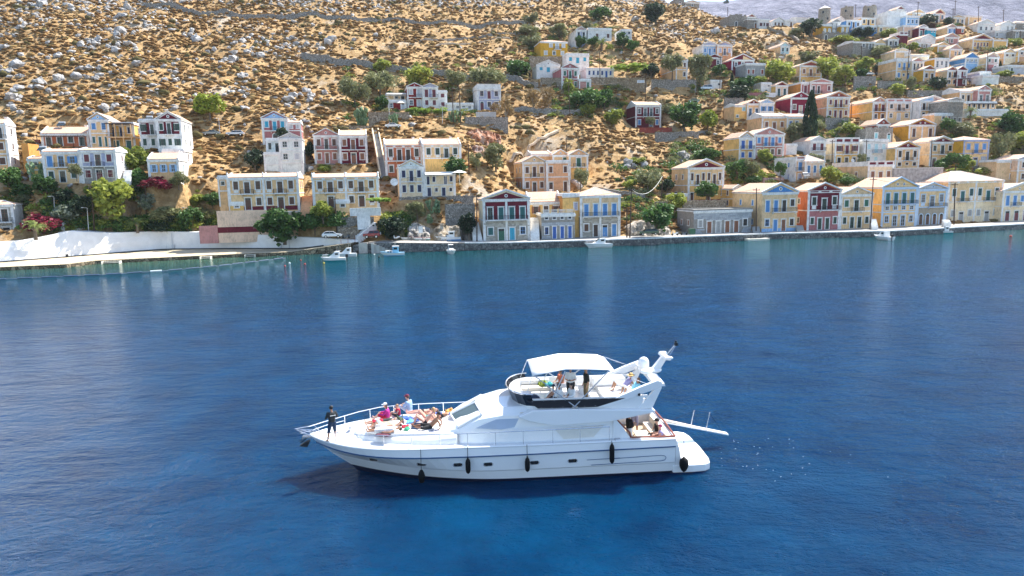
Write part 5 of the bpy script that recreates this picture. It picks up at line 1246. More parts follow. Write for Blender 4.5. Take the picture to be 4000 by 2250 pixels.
T_(1780,682,86,64,'fig','over the right end of the ivory wing',164.5); T_(1938,670,108,112,'olive','round one on the slope below the red cut bank'); T_(1862,664,62,70,'olive','narrow one beside the electricity pole under the cut bank'); T_(1482,790,95,24,'vine','on the porch of the right six bay tan house',150); T_(1545,925,120,85,'dark','ivy mass left of the rock outcrops',149.2); T_(1508,928,58,62,'light','small one behind the first beached boat',148.8); T_(1832,925,70,90,'dark','in the hollow beside the maroon pediment house',151)
T_(1388,416,110,132,'olive','tall one left of the red hillside house'); T_(1485,378,115,98,'olive','wide one behind the low cream house'); T_(1495,290,68,56,'light','on the long dry stone wall'); T_(1640,342,105,78,'light','behind the red twin pediment house'); T_(1790,348,98,80,'olive','behind the two tall electricity poles'); T_(1902,348,135,86,'olive','behind the lilac house'); T_(1492,436,48,62,'fig','left end of the red twin house terrace'); T_(1612,444,66,28,'vine','left part of the hedge below the red twin house'); T_(1662,446,60,30,'vine','middle part of the hedge below the red twin house'); T_(1716,446,62,28,'vine','right part of the hedge below the red twin house'); T_(1418,492,50,64,'cact','beside the top of the long dark stairway'); T_(1541,488,26,40,'cact','just above the white car on the upper road'); T_(1785,480,60,44,'cact','between the two tall electricity poles')
T_(1976,487,66,100,'dry','thin one on the edge of the red cut bank'); T_(1938,458,50,50,'dry','small one in front of the lilac house'); T_(2020,303,120,70,'fig','round mass left of the white gabled turquoise house'); T_(2076,198,84,74,'olive','left of the mustard house'); T_(2060,144,84,44,'olive','above and left of the mustard house'); T_(2186,150,80,58,'olive','behind the mustard house'); T_(2345,82,74,54,'fig','on the dry slope near the top edge'); T_(2072,90,58,42,'olive','near the top edge above the mustard house'); T_(2562,102,84,86,'dark','black one alone high on the slope')
T_(2268,192,42,50,'fig','in front of the grey blue fronted house',296); T_(2350,207,62,64,'palm','in front of the modern white house',293); T_(2315,182,44,36,'fig','left of the palm before the modern white house',294); T_(2432,187,56,54,'fig','left of the small grey house',293); T_(2472,205,48,46,'fig','right below the small grey house'); T_(2285,118,50,34,'olive','behind the grey blue fronted house')
T_(2455,278,150,26,'vine','roofing the long taverna pergola',254); T_(2545,305,70,56,'dark','at the right end of the taverna pergola'); T_(2290,432,130,86,'fig','large mass below the pink terrace annex'); T_(2362,428,88,74,'fig','right half of the mass below the taverna'); T_(2296,458,62,54,'light','before the dark mass under the taverna'); T_(2396,495,78,68,'light','left of the dark red tiled house'); T_(2086,432,76,74,'dry','in the thicket left below the pink house'); T_(2142,428,64,84,'dry','right part of the thicket below the pink house'); T_(2218,372,44,66,'light','before the door of the pink pediment house',243); T_(2538,500,40,44,'olive','before the dark red tiled house',235)
T_(2672,515,130,110,'fig','large round pine like one right of the dark red house'); T_(2764,514,74,78,'pine','right beside the large round one'); T_(2622,452,84,62,'olive','behind the dark red tiled house'); T_(2626,302,80,90,'olive','before the ochre house right of the pergola',255); T_(2736,348,110,134,'olive','tall twisted one above the white van'); T_(2806,306,64,52,'fig','in front of the small maroon pediment house'); T_(2902,350,90,50,'fig','below the grey unpainted cube'); T_(3040,332,115,98,'light','left of the tall tan brick pediment house'); T_(2962,332,60,36,'light','above the plain white block'); T_(3150,238,84,40,'olive','behind the tall tan house'); T_(3232,318,96,94,'light','right of the tall tan house'); T_(3292,342,100,82,'light','beside the tall pole right of the tan house'); T_(3350,322,70,50,'fig','above the ruined walls'); T_(2886,388,96,52,'dark','vine mass over the dark shaded road wall'); T_(2858,342,13,52,'cyp','small one beside the white box')
T_(3170,144,74,68,'dark','big wind bent one on the ridge left of the windmill'); T_(3108,152,64,42,'olive','left below the ridge pine'); T_(3292,182,105,40,'light','below the grey arched basement'); T_(3345,150,44,34,'dark','right of the orange blocks'); T_(3163,542,44,172,'cyp','very tall one beside the crimson house',222); T_(3106,570,84,94,'olive','left of the tall cypress'); T_(3190,508,60,40,'olive','behind the cypress foot'); T_(3312,522,94,44,'light','terrace garden left of the stone house'); T_(3652,348,74,50,'dark','below the small tan brown pediment house'); T_(3560,358,44,58,'olive','on the ruins below the cream blue house'); T_(3500,372,66,42,'light','creeping over the ruined walls'); T_(3445,392,66,44,'dry','above the golden sided house')
T_(3962,522,108,78,'fig','right of the white restaurant terrace'); T_(3992,592,96,74,'light','at the right edge above the mustard house'); T_(3900,628,88,112,'olive','tangled mass right of the lilac cornered house'); T_(3702,512,58,50,'fig','below the scaffolded house'); T_(3762,532,94,62,'olive','right below the scaffolded house'); T_(3790,464,54,54,'palm','left end of the white restaurant terrace',236); T_(3732,668,80,70,'fig','flat topped one in front of the green shutter house',205); T_(3676,668,54,48,'fig','left lower crown beside the flat topped one',206); T_(3782,668,46,42,'light','right of the flat topped one',206); T_(3850,698,120,50,'light','ivy slope above the broad cream house'); T_(3742,690,90,34,'light','ivy patch above the broad cream house roof')
T_(2530,750,118,108,'olive','big dense one alone on the slope above the rocks'); T_(2608,757,60,58,'dark','between the pole and the tiny yellow outbuilding'); T_(2565,892,140,100,'fig','spreading over the rocks behind the green estate car',154.5); T_(2640,824,84,68,'light','beside the tiny yellow outbuilding'); T_(2760,786,92,76,'fig','mulberry in front of the maroon pediment house',178.5); T_(2268,740,64,86,'olive','in the corner right of the terracotta half',181); T_(2766,627,104,48,'fig','flat mass left of the plain grey pediment house'); T_(2880,708,80,84,'fig','left one of the group behind the pole above the warehouse'); T_(2936,702,76,90,'olive','centre one of the group above the warehouse'); T_(2988,646,64,62,'light','in front of the pink curved pediment house',202); T_(2940,722,64,38,'fig','lowest one of the group above the warehouse'); T_(3048,694,38,62,'fig','by the corner house with blue shutters',188); T_(3188,627,54,36,'olive','on the roof terrace behind the hipped bay',200); T_(3246,724,80,72,'light','between the hipped bay and the long olive wall'); T_(3302,727,50,38,'fig','low one under the long olive wall'); T_(3360,647,38,48,'olive','small one between the cream and the white cube houses',209); T_(2485,640,60,28,'light','low one on the bare slope, centre right'); T_(2460,735,60,36,'light','by the long pale dry stone line')
T_(3622,102,64,42,'dark','on the ridge below the cream gabled house'); T_(3635,116,30,22,'boug','small one in the upper town'); T_(3390,154,48,42,'dark','before the bright blue house'); T_(3475,152,64,38,'light','before the grey green plain house'); T_(3430,224,80,48,'olive','before the pale yellow gable'); T_(3566,202,38,32,'light','right of the white circle parapet house'); T_(3848,272,56,42,'light','right of the light blue house'); T_(3905,290,11,48,'cyp','tiny one near the right edge'); T_(3382,280,70,54,'light','on the brown bank left of the cream blue house'); T_(3438,284,44,40,'dark','left wall of the cream blue shuttered house'); T_(3966,182,56,34,'light','right of the yellow wing'); T_(3736,230,50,26,'light','below the tan ochre pediment house'); T_(3925,300,60,26,'light','garden strip near the right edge'); T_(3790,100,36,30,'olive','on the ridge between the two cream houses'); T_(3700,100,40,30,'dark','left of the olive ridge house'); T_(2905,52,40,24,'olive','behind the white ridge gable'); T_(2745,36,26,22,'olive','small wind bent one on the near skyline'); T_(3525,215,40,30,'light','beside the maroon parapet house'); T_(3680,185,40,26,'olive','left of the wide maroon pediment house')
for x, y, w_, h_ in ((2838,30,14,22),(3062,25,22,30),(3000,22,8,10),(3238,28,24,18),(3620,-8,20,20),(3790,20,16,22),(3890,50,30,30),(3960,30,24,30),(3990,75,30,26)):
    o = tree(x, y, w_*1.3, h_*1.3, 'dark', 'dot on the distant hazy hill, %s' % {2838:'its left skyline',3062:'centre left',3000:'the left, smallest',3238:'the windmills',3620:'the top edge',3790:'right of the tall pole',3890:'the gully',3960:'the far right gully, upper',3990:'the right edge'}[x], 1150)
# ---- scrub, grass and stones on the slopes (ground cover)
def mask(x, y):
    for fx, fy, hw, dp, ca, sa in FOOT:
        dx_, dy_ = x-fx, y-fy
        if abs(dx_) > 18 or abs(dy_) > 20: continue
        lx = dx_*ca+dy_*sa; ly = -dx_*sa+dy_*ca
        if abs(lx) < hw+.8 and -1.6 < ly < dp+.8: return False
    if x < XWEND: return y > float(np.interp(x, WX, WYt))+9
    return y > yshore(x)+10
def inview(x, y, z, pad=.05):
    u = (x/y); v = (z-CAMZ)/y
    return abs(u) < .76+pad and v < .32
ico = []
_p = (1+5**.5)/2
ICV = np.array([(-1,_p,0),(1,_p,0),(-1,-_p,0),(1,-_p,0),(0,-1,_p),(0,1,_p),(0,-1,-_p),(0,1,-_p),(_p,0,-1),(_p,0,1),(-_p,0,-1),(-_p,0,1)])/math.sqrt(1+_p*_p)
ICF = np.array([(0,11,5),(0,5,1),(0,1,7),(0,7,10),(0,10,11),(1,5,9),(5,11,4),(11,10,2),(10,7,6),(7,1,8),(3,9,4),(3,4,2),(3,2,6),(3,6,8),(3,8,9),(4,9,5),(2,4,11),(6,2,10),(8,6,7),(9,8,1)])
def scatter(name, n, sizes, squash, mat_, dens, seed, jit=.28, label=None):
    r = np.random.default_rng(seed); P = []; tries = 0
    while len(P) < n and tries < n*8:
        tries += 1
        y = 135+(r.random()**.8)*300; x = r.uniform(-.80*y-5, .80*y+5)
        if not mask(x, y): continue
        z = gz(x, y)
        if not inview(x, y, z): continue
        if r.random() > dens(x, y, z): continue
        P.append((x, y, z))
    P = np.array(P); n = len(P); s = sizes[0]+(sizes[1]-sizes[0])*r.random(n)**(2.2 if jit < .3 else 3.2)
    V = ICV[None]*(1+jit*r.normal(size=(n, 12, 1)))
    a = r.random(n)*6.283; ca, sa = np.cos(a)[:, None], np.sin(a)[:, None]; el = 1+.5*r.random(n)[:, None]
    vx, vy, vz = V[..., 0]*el, V[..., 1], V[..., 2]*squash
    W3 = np.stack([vx*ca-vy*sa, vx*sa+vy*ca, vz], -1)*s[:, None, None]+P[:, None, :]+np.array([0, 0, .25])*s[:, None, None]
    F = ICF[None]+(np.arange(n)*12)[:, None, None]
    o = put(name, npmesh(name, W3.reshape(-1, 3), F.reshape(-1, 3), mat_)); tag(o, kind='stuff', label=label); return o
def fnoise(x, y, s, k=0): return noise.noise(Vector((x/s+k, y/s, 3.1)))
def scrubm(name, stops):
    m, nt, p = newmat(name); p.inputs['Roughness'].default_value = .95; p.inputs['Specular IOR Level'].default_value = .1
    nt.links.new(ramp(nt, tex(nt, .7, 6, .8), stops), p.inputs['Base Color']); bump(nt, p, tex(nt, 6, 4, .8), .25, 1); return m
SCR = scrubm('dry_scrub', [(.3, (.11,.06,.022)), (.5, (.26,.145,.055)), (.7, (.42,.27,.115))])
SCG = scrubm('green_scrub', [(.3, (.07,.06,.025)), (.6, (.16,.13,.05)), (.8, (.22,.18,.08))])
GRS = scrubm('dry_grass', [(.3, (.34,.20,.07)), (.5, (.52,.34,.14)), (.7, (.66,.47,.22))])
ROCK = scrubm('limestone', [(.32, (.14,.135,.13)), (.5, (.42,.40,.38)), (.66, (.76,.74,.71))])
scatter('dry_scrub', 44000, (.3, 1.05), .44, SCR, lambda x, y, z: .97 if x/y < -.28 or fnoise(x, y, 16)+.6*fnoise(x, y, 5, 3) > -.12 else .25, 11, label='low brown scrub covering the dry slopes')
scatter('green_scrub', 1300, (.4, 1.6), .75, SCG, lambda x, y, z: .9 if fnoise(x, y, 22, 9) > .12 else .06, 12, label='olive green low bushes dotted over the slopes')
scatter('dry_grass', 9000, (.3, 1.1), .5, GRS, lambda x, y, z: (.9 if fnoise(x, y, 14, 5) > 0 else .3), 13, label='golden dry grass tufts between the scrub')
def rockd(x, y, z):
    a = fnoise(x, y, 30, 2)+.55*fnoise(x, y, 8, 6)
    u = x/y*FPX+2000; v = 717-(z-CAMZ)/y*FPX-.02*(u-2000)
    lf = 1 if u < 1250 else (.06 if u < 2600 else .08)
    if v < 75+18*math.sin(u/170) and u < 2100: return .95
    if 2300 < u < 3150 and v < 330-.28*(3150-u): lf = max(lf, .6)
    return lf*min(1, max(.04, (a-.02)*3))
scatter('loose_stones', 10500, (.13, 1.0), .8, ROCK, rockd, 14, .30, 'pale limestone rubble strewn over the dry hillside')

scatter('scree', 9000, (.2, .9), .8, ROCK, lambda x, y, z: (lambda u, v: 1. if (v < 62+22*math.sin(u/190) and u < 1350) or (1350 < u < 2500 and v < 58+16*math.sin(u/130)) else .0)(x/y*FPX+2000, 717-(z-CAMZ)/y*FPX-.02*(x/y*FPX)), 16, .3, 'band of grey scree along the top of the hillside')
# ---- leafy undergrowth on banks and between the houses
def undergrowth(name, n, mat_, seed, reg, label, sz=(.5, 1.6), per=110):
    r = np.random.default_rng(seed); P = []; t_ = 0
    while len(P) < n and t_ < n*60:
        t_ += 1; a = reg[r.integers(len(reg))]; px, py = r.uniform(a[0], a[1]), r.uniform(a[2], a[3]); p = ground(px, py)
        if p is None or p.y > 400: continue
        if not mask(p.x, p.y) and p.z > 8: continue
        P.append((p.x, p.y, p.z))
    P = np.array(P); n = len(P); s = r.uniform(sz[0], sz[1], n)
    d = r.normal(size=(n, per, 3)); d /= np.linalg.norm(d, axis=2)[..., None]; d[..., 2] = np.abs(d[..., 2])*.75
    C = P[:, None]+d*(s[:, None, None]*r.random((n, per, 1))**.4); l = .13+.12*r.random((n, per, 1))
    u = r.normal(size=(n, per, 3)); u /= np.linalg.norm(u, axis=2)[..., None]; v = np.cross(u, r.normal(size=(n, per, 3))); v /= np.linalg.norm(v, axis=2)[..., None]; u *= l*1.4; v *= l
    V = np.stack([C-u, C-v, C+u, C+v], 2).reshape(-1, 3); tag(put(name, npmesh(name, V, np.arange(len(V)).reshape(-1, 4), mat_)), kind='stuff', label=label)
BANK = [(520, 720, 700, 800), (0, 850, 745, 895), (180, 700, 780, 900), (560, 860, 790, 890), (1190, 1330, 780, 880), (1500, 1600, 840, 920)]
TOWN = [(2620, 2760, 560, 700), (2840, 3060, 560, 720), (2960, 3320, 210, 360), (3230, 3400, 560, 720), (3350, 3900, 300, 380), (3640, 4000, 420, 640), (3250, 3600, 120, 300), (3600, 4000, 100, 300), (2400, 2700, 640, 860), (3130, 3330, 460, 560), (2700, 3000, 280, 400), (2150, 2450, 340, 460), (2000, 2450, 100, 260), (1350, 1950, 250, 480)]
undergrowth('bank_undergrowth', 380, LM['fig'], 31, BANK, 'dense green undergrowth on the bank above the sea wall', (.6, 2.1))
undergrowth('bank_scrub', 240, LM['light'], 32, BANK, 'yellow green bushes mixed into the bank above the sea wall', (.6, 1.9))
undergrowth('town_undergrowth', 470, LM['light'], 33, TOWN, 'yellow green garden bushes between the houses', (.6, 2.3))
undergrowth('town_shrubs', 480, LM['fig'], 34, TOWN, 'dark garden shrubs between the houses', (.6, 2.4))
undergrowth('town_olives', 380, LM['olive'], 35, TOWN, 'olive coloured shrubs between the houses', (.6, 2.4))
# ---- the larger boulders, one by one
BO = []
for v in range(7):
    rr = np.random.default_rng(50+v); q = ICV*(1+.0*rr.random((12, 1)))
    bm_ = MB(); V2 = []; 
    cache = {}; vs2 = [tuple(p) for p in ICV]; fs2 = []
    def mid(a, c_):
        k = (min(a, c_), max(a, c_))
        if k not in cache:
            m_ = (Vector(vs2[a])+Vector(vs2[c_])).normalized(); vs2.append(tuple(m_)); cache[k] = len(vs2)-1
        return cache[k]
    for f in ICF:
        a, b3_, c_ = map(int, f); x_, y_, z_ = mid(a, b3_), mid(b3_, c_), mid(c_, a); fs2 += [(a, x_, z_), (b3_, y_, x_), (c_, z_, y_), (x_, y_, z_)]
    vv = []
    for p in vs2:
        P3 = Vector(p); nn = noise.noise(P3*1.1+Vector((v*5, 0, 0)))*.55+noise.noise(P3*2.7+Vector((v*5, 3, 0)))*.35
        g_ = P3*(1+nn); vv.append((g_.x*1.15, g_.y, g_.z*.85))
    bm_.add(vv, fs2); BO.append(bm_.mesh('boulder', ROCK))
rg = random.Random(21); nb = 0; spots = []
clusters = [(75,265,70,35),(180,345,60,35),(330,170,50,30),(470,235,80,40),(500,160,60,40),(560,330,60,40),(760,140,60,30),(880,240,70,45),(640,60,80,40),(440,420,30,15),(60,420,60,40),(240,380,60,30),(160,60,60,35),(30,200,40,60),(340,300,40,25),(1000,200,90,50),(950,330,80,40),(1130,180,80,40),(200,250,60,30),(680,240,50,40),(700,330,60,35),(90,100,60,50),(1240,160,80,30),(820,390,60,20),(2560,170,120,60),(2750,120,90,40),(2480,60,100,30),(2980,190,70,40),(3040,250,50,30),(1350,170,120,30),(1180,380,90,30),(430,60,60,30),(2230,720,50,20),(2480,650,60,30)]
while nb < 285:
    c = rg.choice(clusters) if rg.random() < .8 else (rg.uniform(0, 1250), rg.uniform(20, 480), 40, 20)
    px, py = rg.gauss(c[0], c[2]*.6), rg.gauss(c[1], c[3]*.6)
    p = ground(px, py, 150)
    if p is None or not mask(p.x, p.y) or p.y > 420: continue
    s = rg.uniform(.4, .85)+(rg.random()**4)*1.1
    zone = 'at the far left edge' if px < 110 else 'above the terracotta house' if px < 300 else 'above the bougainvillea veranda' if px < 500 else 'above the maroon mansion' if px < 700 else 'around the lone pine' if px < 900 else 'above the tall pink house' if px < 1130 else 'left of the feathery trees' if px < 1350 else 'above the long dry wall' if px < 2100 else 'on the centre right slope' if px < 2600 else 'below the ridge hamlet'
    band = 'near the photo top' if py < 90 else 'high' if py < 170 else 'half way up' if py < 260 else 'low' if py < 380 else 'lowest'
    sz = 'largest' if s > 1.25 else 'big' if s > .85 else 'middling' if s > .65 else 'small' if s > .52 else 'smallest'
    k3 = rg.choice((.7, 1, 1.3)); sz += {.7: ' flat', 1: ' rounded', 1.3: ' upright'}[k3]
    o = put('boulder', rg.choice(BO), None, p+Vector((0, 0, s*.3)), 0, (s, s*.9, s*k3)); o.rotation_euler = (rg.uniform(-.4, .4), rg.uniform(-.4, .4), rg.random()*6)
    tag(o, '%s limestone boulder %s, %s' % (sz, zone, band), 'boulder', 'limestone boulders strewn on the dry hillside'); nb += 1
# ================================================================ windmills, poles, wires, vehicles, small craft
def windmill(label, x0, x1, yt, yb, D, cap):
    p = at((x0+x1)/2, yb, D); r = (x1-x0)/2*D/FPX; h = (yb-yt)*D/FPX
    t = empty('windmill_tower', p, 0, label, 'windmill', 'old stone windmills on the ridge')
    b = MB(); b.lathe([(r*1.08, -4), (r*1.06, 0), (r*.98, h*.6), (r*.95, h)], n=20); b.build('tower_wall', stonework('mill_rubble', (.30,.26,.20), (.46,.41,.33), 2.6), t, smooth=False)
    rr = random.Random(int(x0)); b = MB()
    for i in range(20):
        a = i*2*math.pi/20; hh = (.3+.9*rr.random())*(1 if not cap else .12)
        b.box(-.35, .35, -.3, .3, 0, hh); 
        for k in range(8): v = b.v[-8+k]; c_, s_ = math.cos(a), math.sin(a); b.v[-8+k] = (c_*(v[0]*0+r*.85+v[1]*.8)-s_*v[0]*1.6, s_*(r*.85+v[1]*.8)+c_*v[0]*1.6, h+v[2]-.02)
    tag(b.build('broken_rim', stonework('mill_rubble', (.30,.26,.20), (.46,.41,.33), 2.6), t), kind='stuff')
    if cap: b = MB(); b.lathe([(r*1.05, h+.1), (r*.5, h+r*.38), (.05, h+r*.62)], n=16); b.build('cap', plain('bleached_cap', (.72,.68,.62), .9, 0, .1), t)
    for a, z in ((-2.2, .75), (-1.4, .3)):
        b = MB(); b.box(-.35, .35, -.12, .12, -.5, .5); b.build('opening', glass(), t, (math.cos(a)*r*1.0, math.sin(a)*r*1.0, h*z), rz=a+math.pi/2)
windmill('round stone windmill with pale conical cap, left on the ridge', 3197, 3240, 42, 95, 344, True)
windmill('round roofless windmill stump, middle of the three on the ridge', 3284, 3330, 40, 80, 352, False)
windmill('round roofless windmill stump, rightmost of the three on the ridge', 3371, 3420, 36, 72, 352, False)
POLEM = plain('creosoted_pole', (.075,.045,.03), .9, 0, .3, 4); LAMPM = plain('galvanised_pole', (.55,.56,.57), .5, .3, .1)
PT = {}
def pole(key, px, pyb, pxt, pyt, where, lamp=False, D=None, cross=True):
    p = at(px, pyb, D) if D else ground(px, pyb)
    if p is None: print('pole?', px, pyb); return
    q = at(pxt, pyt, p.y); h = q.z-p.z; t = empty('street_lamp' if lamp else 'utility_pole', p, 0, ('thin pale lamp post ' if lamp else 'dark wooden electricity pole ')+where, 'street lamp' if lamp else 'pole', 'lamp posts' if lamp else 'electricity poles')
    top = Vector((q.x-p.x, 0, h)); b = MB()
    if lamp:
        b.tube((0, 0, -.5), top, .09, .05, 7); b.build('post', LAMPM, t); u = MB(); u.tube(top, top+Vector((-.7, -.2, .1)), .035); u.box(top.x-1.1, top.x-.6, -.32, -.1, top.z+.03, top.z+.14); u.build('lamp_head', LAMPM, t)
    else:
        b.tube((0, 0, -.6), top, .16, .11, 8); b.build('post', POLEM, t)
        if cross:
            u = MB(); u.box(top.x-.8, top.x+.8, -.06, .06, top.z-.55, top.z-.42); u.build('crossarm', POLEM, t)
            u = MB()
            for i in (-.7, 0, .7): u.tube((top.x+i, 0, top.z-.42), (top.x+i, 0, top.z-.24), .05, .03, 6)
            tag(u.build('insulators', plain('ceramic', (.5,.45,.4), .3, 0, 0), t), kind='stuff')
    PT[key] = p+top; return t
pole('a', 368, 903, 357, 728, 'behind the sloping white wall, taller than the lamps'); pole('b', 571, 887, 566, 719, 'on the bank right of the large leaning tree'); pole('c', 346, 909, 340, 812, 'just left of the wooden pole on the sloping wall', True); pole('d', 734, 905, 731, 812, 'at the left end of the rose wall', True); pole('e', 214, 855, 210, 768, 'by the bougainvillea, far left road bend', True)
pole('f', 1317, 928, 1308, 769, 'in front of the white hatchback'); pole('g', 860, 532, 854, 463, 'between the two parked cars on the left hillside', True); pole('h', 1863, 943, 1862, 760, 'at the left corner of the maroon pediment waterfront house', D=149.5); pole('i', 1832, 680, 1829, 562, 'beside the cut bank and the salmon house')
pole('j', 2460, 925, 2467, 734, 'tall one right of the hip roofed waterfront house', D=153); pole('k', 2449, 920, 2448, 815, 'short one next to the tall waterfront pole', D=154); pole('l', 2583, 786, 2588, 683, 'on the slope left of the tiny yellow outbuilding'); pole('m', 2954, 907, 2955, 734, 'in front of the blue pediment house', D=160); pole('n', 2880, 717, 2880, 631, 'among the trees above the grey warehouse')
pole('o', 3250, 662, 3252, 546, 'left of the maroon parapet panel house', D=210); pole('p', 3400, 888, 3412, 693, 'leaning in front of the three storey waterfront house', D=166); pole('q', 3727, 868, 3731, 714, 'in front of the broad cream waterfront house', D=170); pole('r', 3382, 635, 3386, 546, 'in front of the white cubic aqua shutter house', D=210); pole('s', 3636, 654, 3641, 544, 'in front of the green shutter pediment house', D=211)
pole('t', 2812, 370, 2814, 220, 'tall one behind the white van'); pole('u', 3301, 367, 3302, 292, 'right of the tall tan house'); pole('v', 3323, 503, 3327, 403, 'right of the tall beige two row house', D=240); pole('w', 3543, 308, 3554, 172, 'very dark one before the cream blue shuttered house', D=275); pole('x', 3366, 229, 3366, 178, 'by the bare stone house', D=298); pole('y', 3342, 62, 3343, 16, 'between the two right windmills', D=352); pole('z', 3584, 60, 3588, 6, 'on the ridge above the white cubes', D=348)
pole('aa', 3730, 58, 3733, 1, 'tallest one on the right ridge', D=350); pole('bb', 3722, 92, 3724, 32, 'in front of the tallest ridge pole', D=335); pole('cc', 3822, 99, 3823, 24, 'by the cream red roofed ridge house', D=338); pole('dd', 3920, 90, 3921, 37, 'above the bright white ridge gable', D=345); pole('ee', 3860, 270, 3858, 201, 'beside the mauve tan house', D=283); pole('ff', 3986, 177, 3987, 120, 'at the right edge of the upper town', D=320); pole('gg', 3517, 194, 3521, 143, 'before the maroon parapet house', D=300)
pole('hh', 1772, 487, 1766, 340, 'left of the tall pair by the lilac house'); pole('ii', 1800, 487, 1793, 341, 'right of the tall pair by the lilac house'); pole('jj', 1521, 487, 1519, 382, 'in front of the red ground level room', True); pole('kk', 1728, 487, 1728, 414, 'left of the tall pole pair', True); pole('ll', 2228, 463, 2220, 318, 'in front of the pink pediment house'); pole('mm', 2521, 393, 2522, 292, 'at the right end of the taverna wall'); pole('nn', 2415, 433, 2409, 375, 'short one on the golden slope below the taverna', cross=False); pole('oo', 2344, 300, 2342, 203, 'in front of the taverna pergola', D=250); pole('pp', 2843, 57, 2843, 27, 'on the near skyline', D=350, cross=False); pole('qq', 2215, 605, 2211, 536, 'behind the twin ochre gables', cross=False)
CAB = plain('cable', (.03,.03,.03), .6, 0, 0); NC = [0]
def cable(a, c, label, sag=.04, r=.03, m_=None):
    if a not in PT or c not in PT: return
    A, B = PT[a], PT[c]; L = (B-A).length; pts = [A.lerp(B, i/12)+Vector((0, 0, -.3-sag*L*4*(i/12)*(1-i/12))) for i in range(13)]
    b = MB(); b.path(pts, r, 5); tag(b.build('overhead_cable', m_ or CAB), label, 'cable', 'overhead cables')
cable('j', 'l', 'thick pale sagging cable between the waterfront pole and the slope pole', .09, .06, plain('pale_cable', (.6,.58,.52), .7, 0, 0))
for a, c, lb in (('a','b','cable between the two wooden poles on the left bank'),('j','m','cable crossing the golden slope to the blue pediment house'),('p','q','cable passing the three storey waterfront house'),('r','s','cable in front of the yellow sided maroon pediment house'),('h','j','cable above the golden roof in the centre'),('w','x','cable in the upper town to the bare stone house'),('hh','ll','cable from the tall pole pair to the pink house'),('ll','mm','cable in front of the green mass below the taverna'),('o','r','cable before the white cube house'),('v','o','cable down from the beige two row house')): cable(a, c, lb)
# ---- vehicles
RUBBER = plain('tyre_rubber', (.02,.02,.02), .9, 0, 0); CARGL = plain('car_glass', (.02,.03,.035), .05, 0, 0); LAMPC = plain('headlamp', (.7,.7,.68), .1, 0, 0); TAIL = plain('tail_lamp', (.35,.01,.01), .2, 0, 0)
def carpaint(n, c): return plain('car_paint_'+n, c, .25, .1, .04, 2, 0, .5, 1)
PROF = {'hatch': (4.2, 1.5, [(.0,.35),(.02,.75),(.25,.85),(1.05,.98),(1.75,1.42),(2.6,1.5),(3.5,1.42),(4.05,1.0),(4.2,.85),(4.2,.35)], [(1.2,1.0),(1.82,1.38),(2.6,1.44),(3.4,1.36),(3.8,1.02)]),
 'wagon': (4.6, 1.45, [(0,.4),(0,.8),(.2,.9),(1.2,.95),(1.85,1.4),(3.9,1.42),(4.45,1.0),(4.6,.9),(4.6,.4)], [(1.35,.97),(1.9,1.34),(3.85,1.36),(4.25,1.0)]),
 'jeep': (3.6, 1.7, [(0,.45),(0,.95),(.12,1.02),(1.05,1.05),(1.4,1.62),(3.3,1.68),(3.5,1.05),(3.6,1.0),(3.6,.45)], [(1.2,1.08),(1.48,1.54),(3.2,1.58),(3.35,1.08)]),
 'sedan': (4.5, 1.42, [(0,.38),(0,.72),(.2,.85),(1.15,.95),(1.85,1.36),(3.05,1.38),(3.75,.98),(4.4,.92),(4.5,.75),(4.5,.38)], [(1.3,.96),(1.9,1.3),(3.0,1.31),(3.55,.98)]),
 'van': (4.9, 1.95, [(0,.4),(0,.95),(.2,1.05),(.85,1.15),(1.5,1.85),(4.7,1.92),(4.9,1.1),(4.9,.4)], [(1.0,1.2),(1.55,1.75),(4.5,1.8),(4.6,1.2)])}
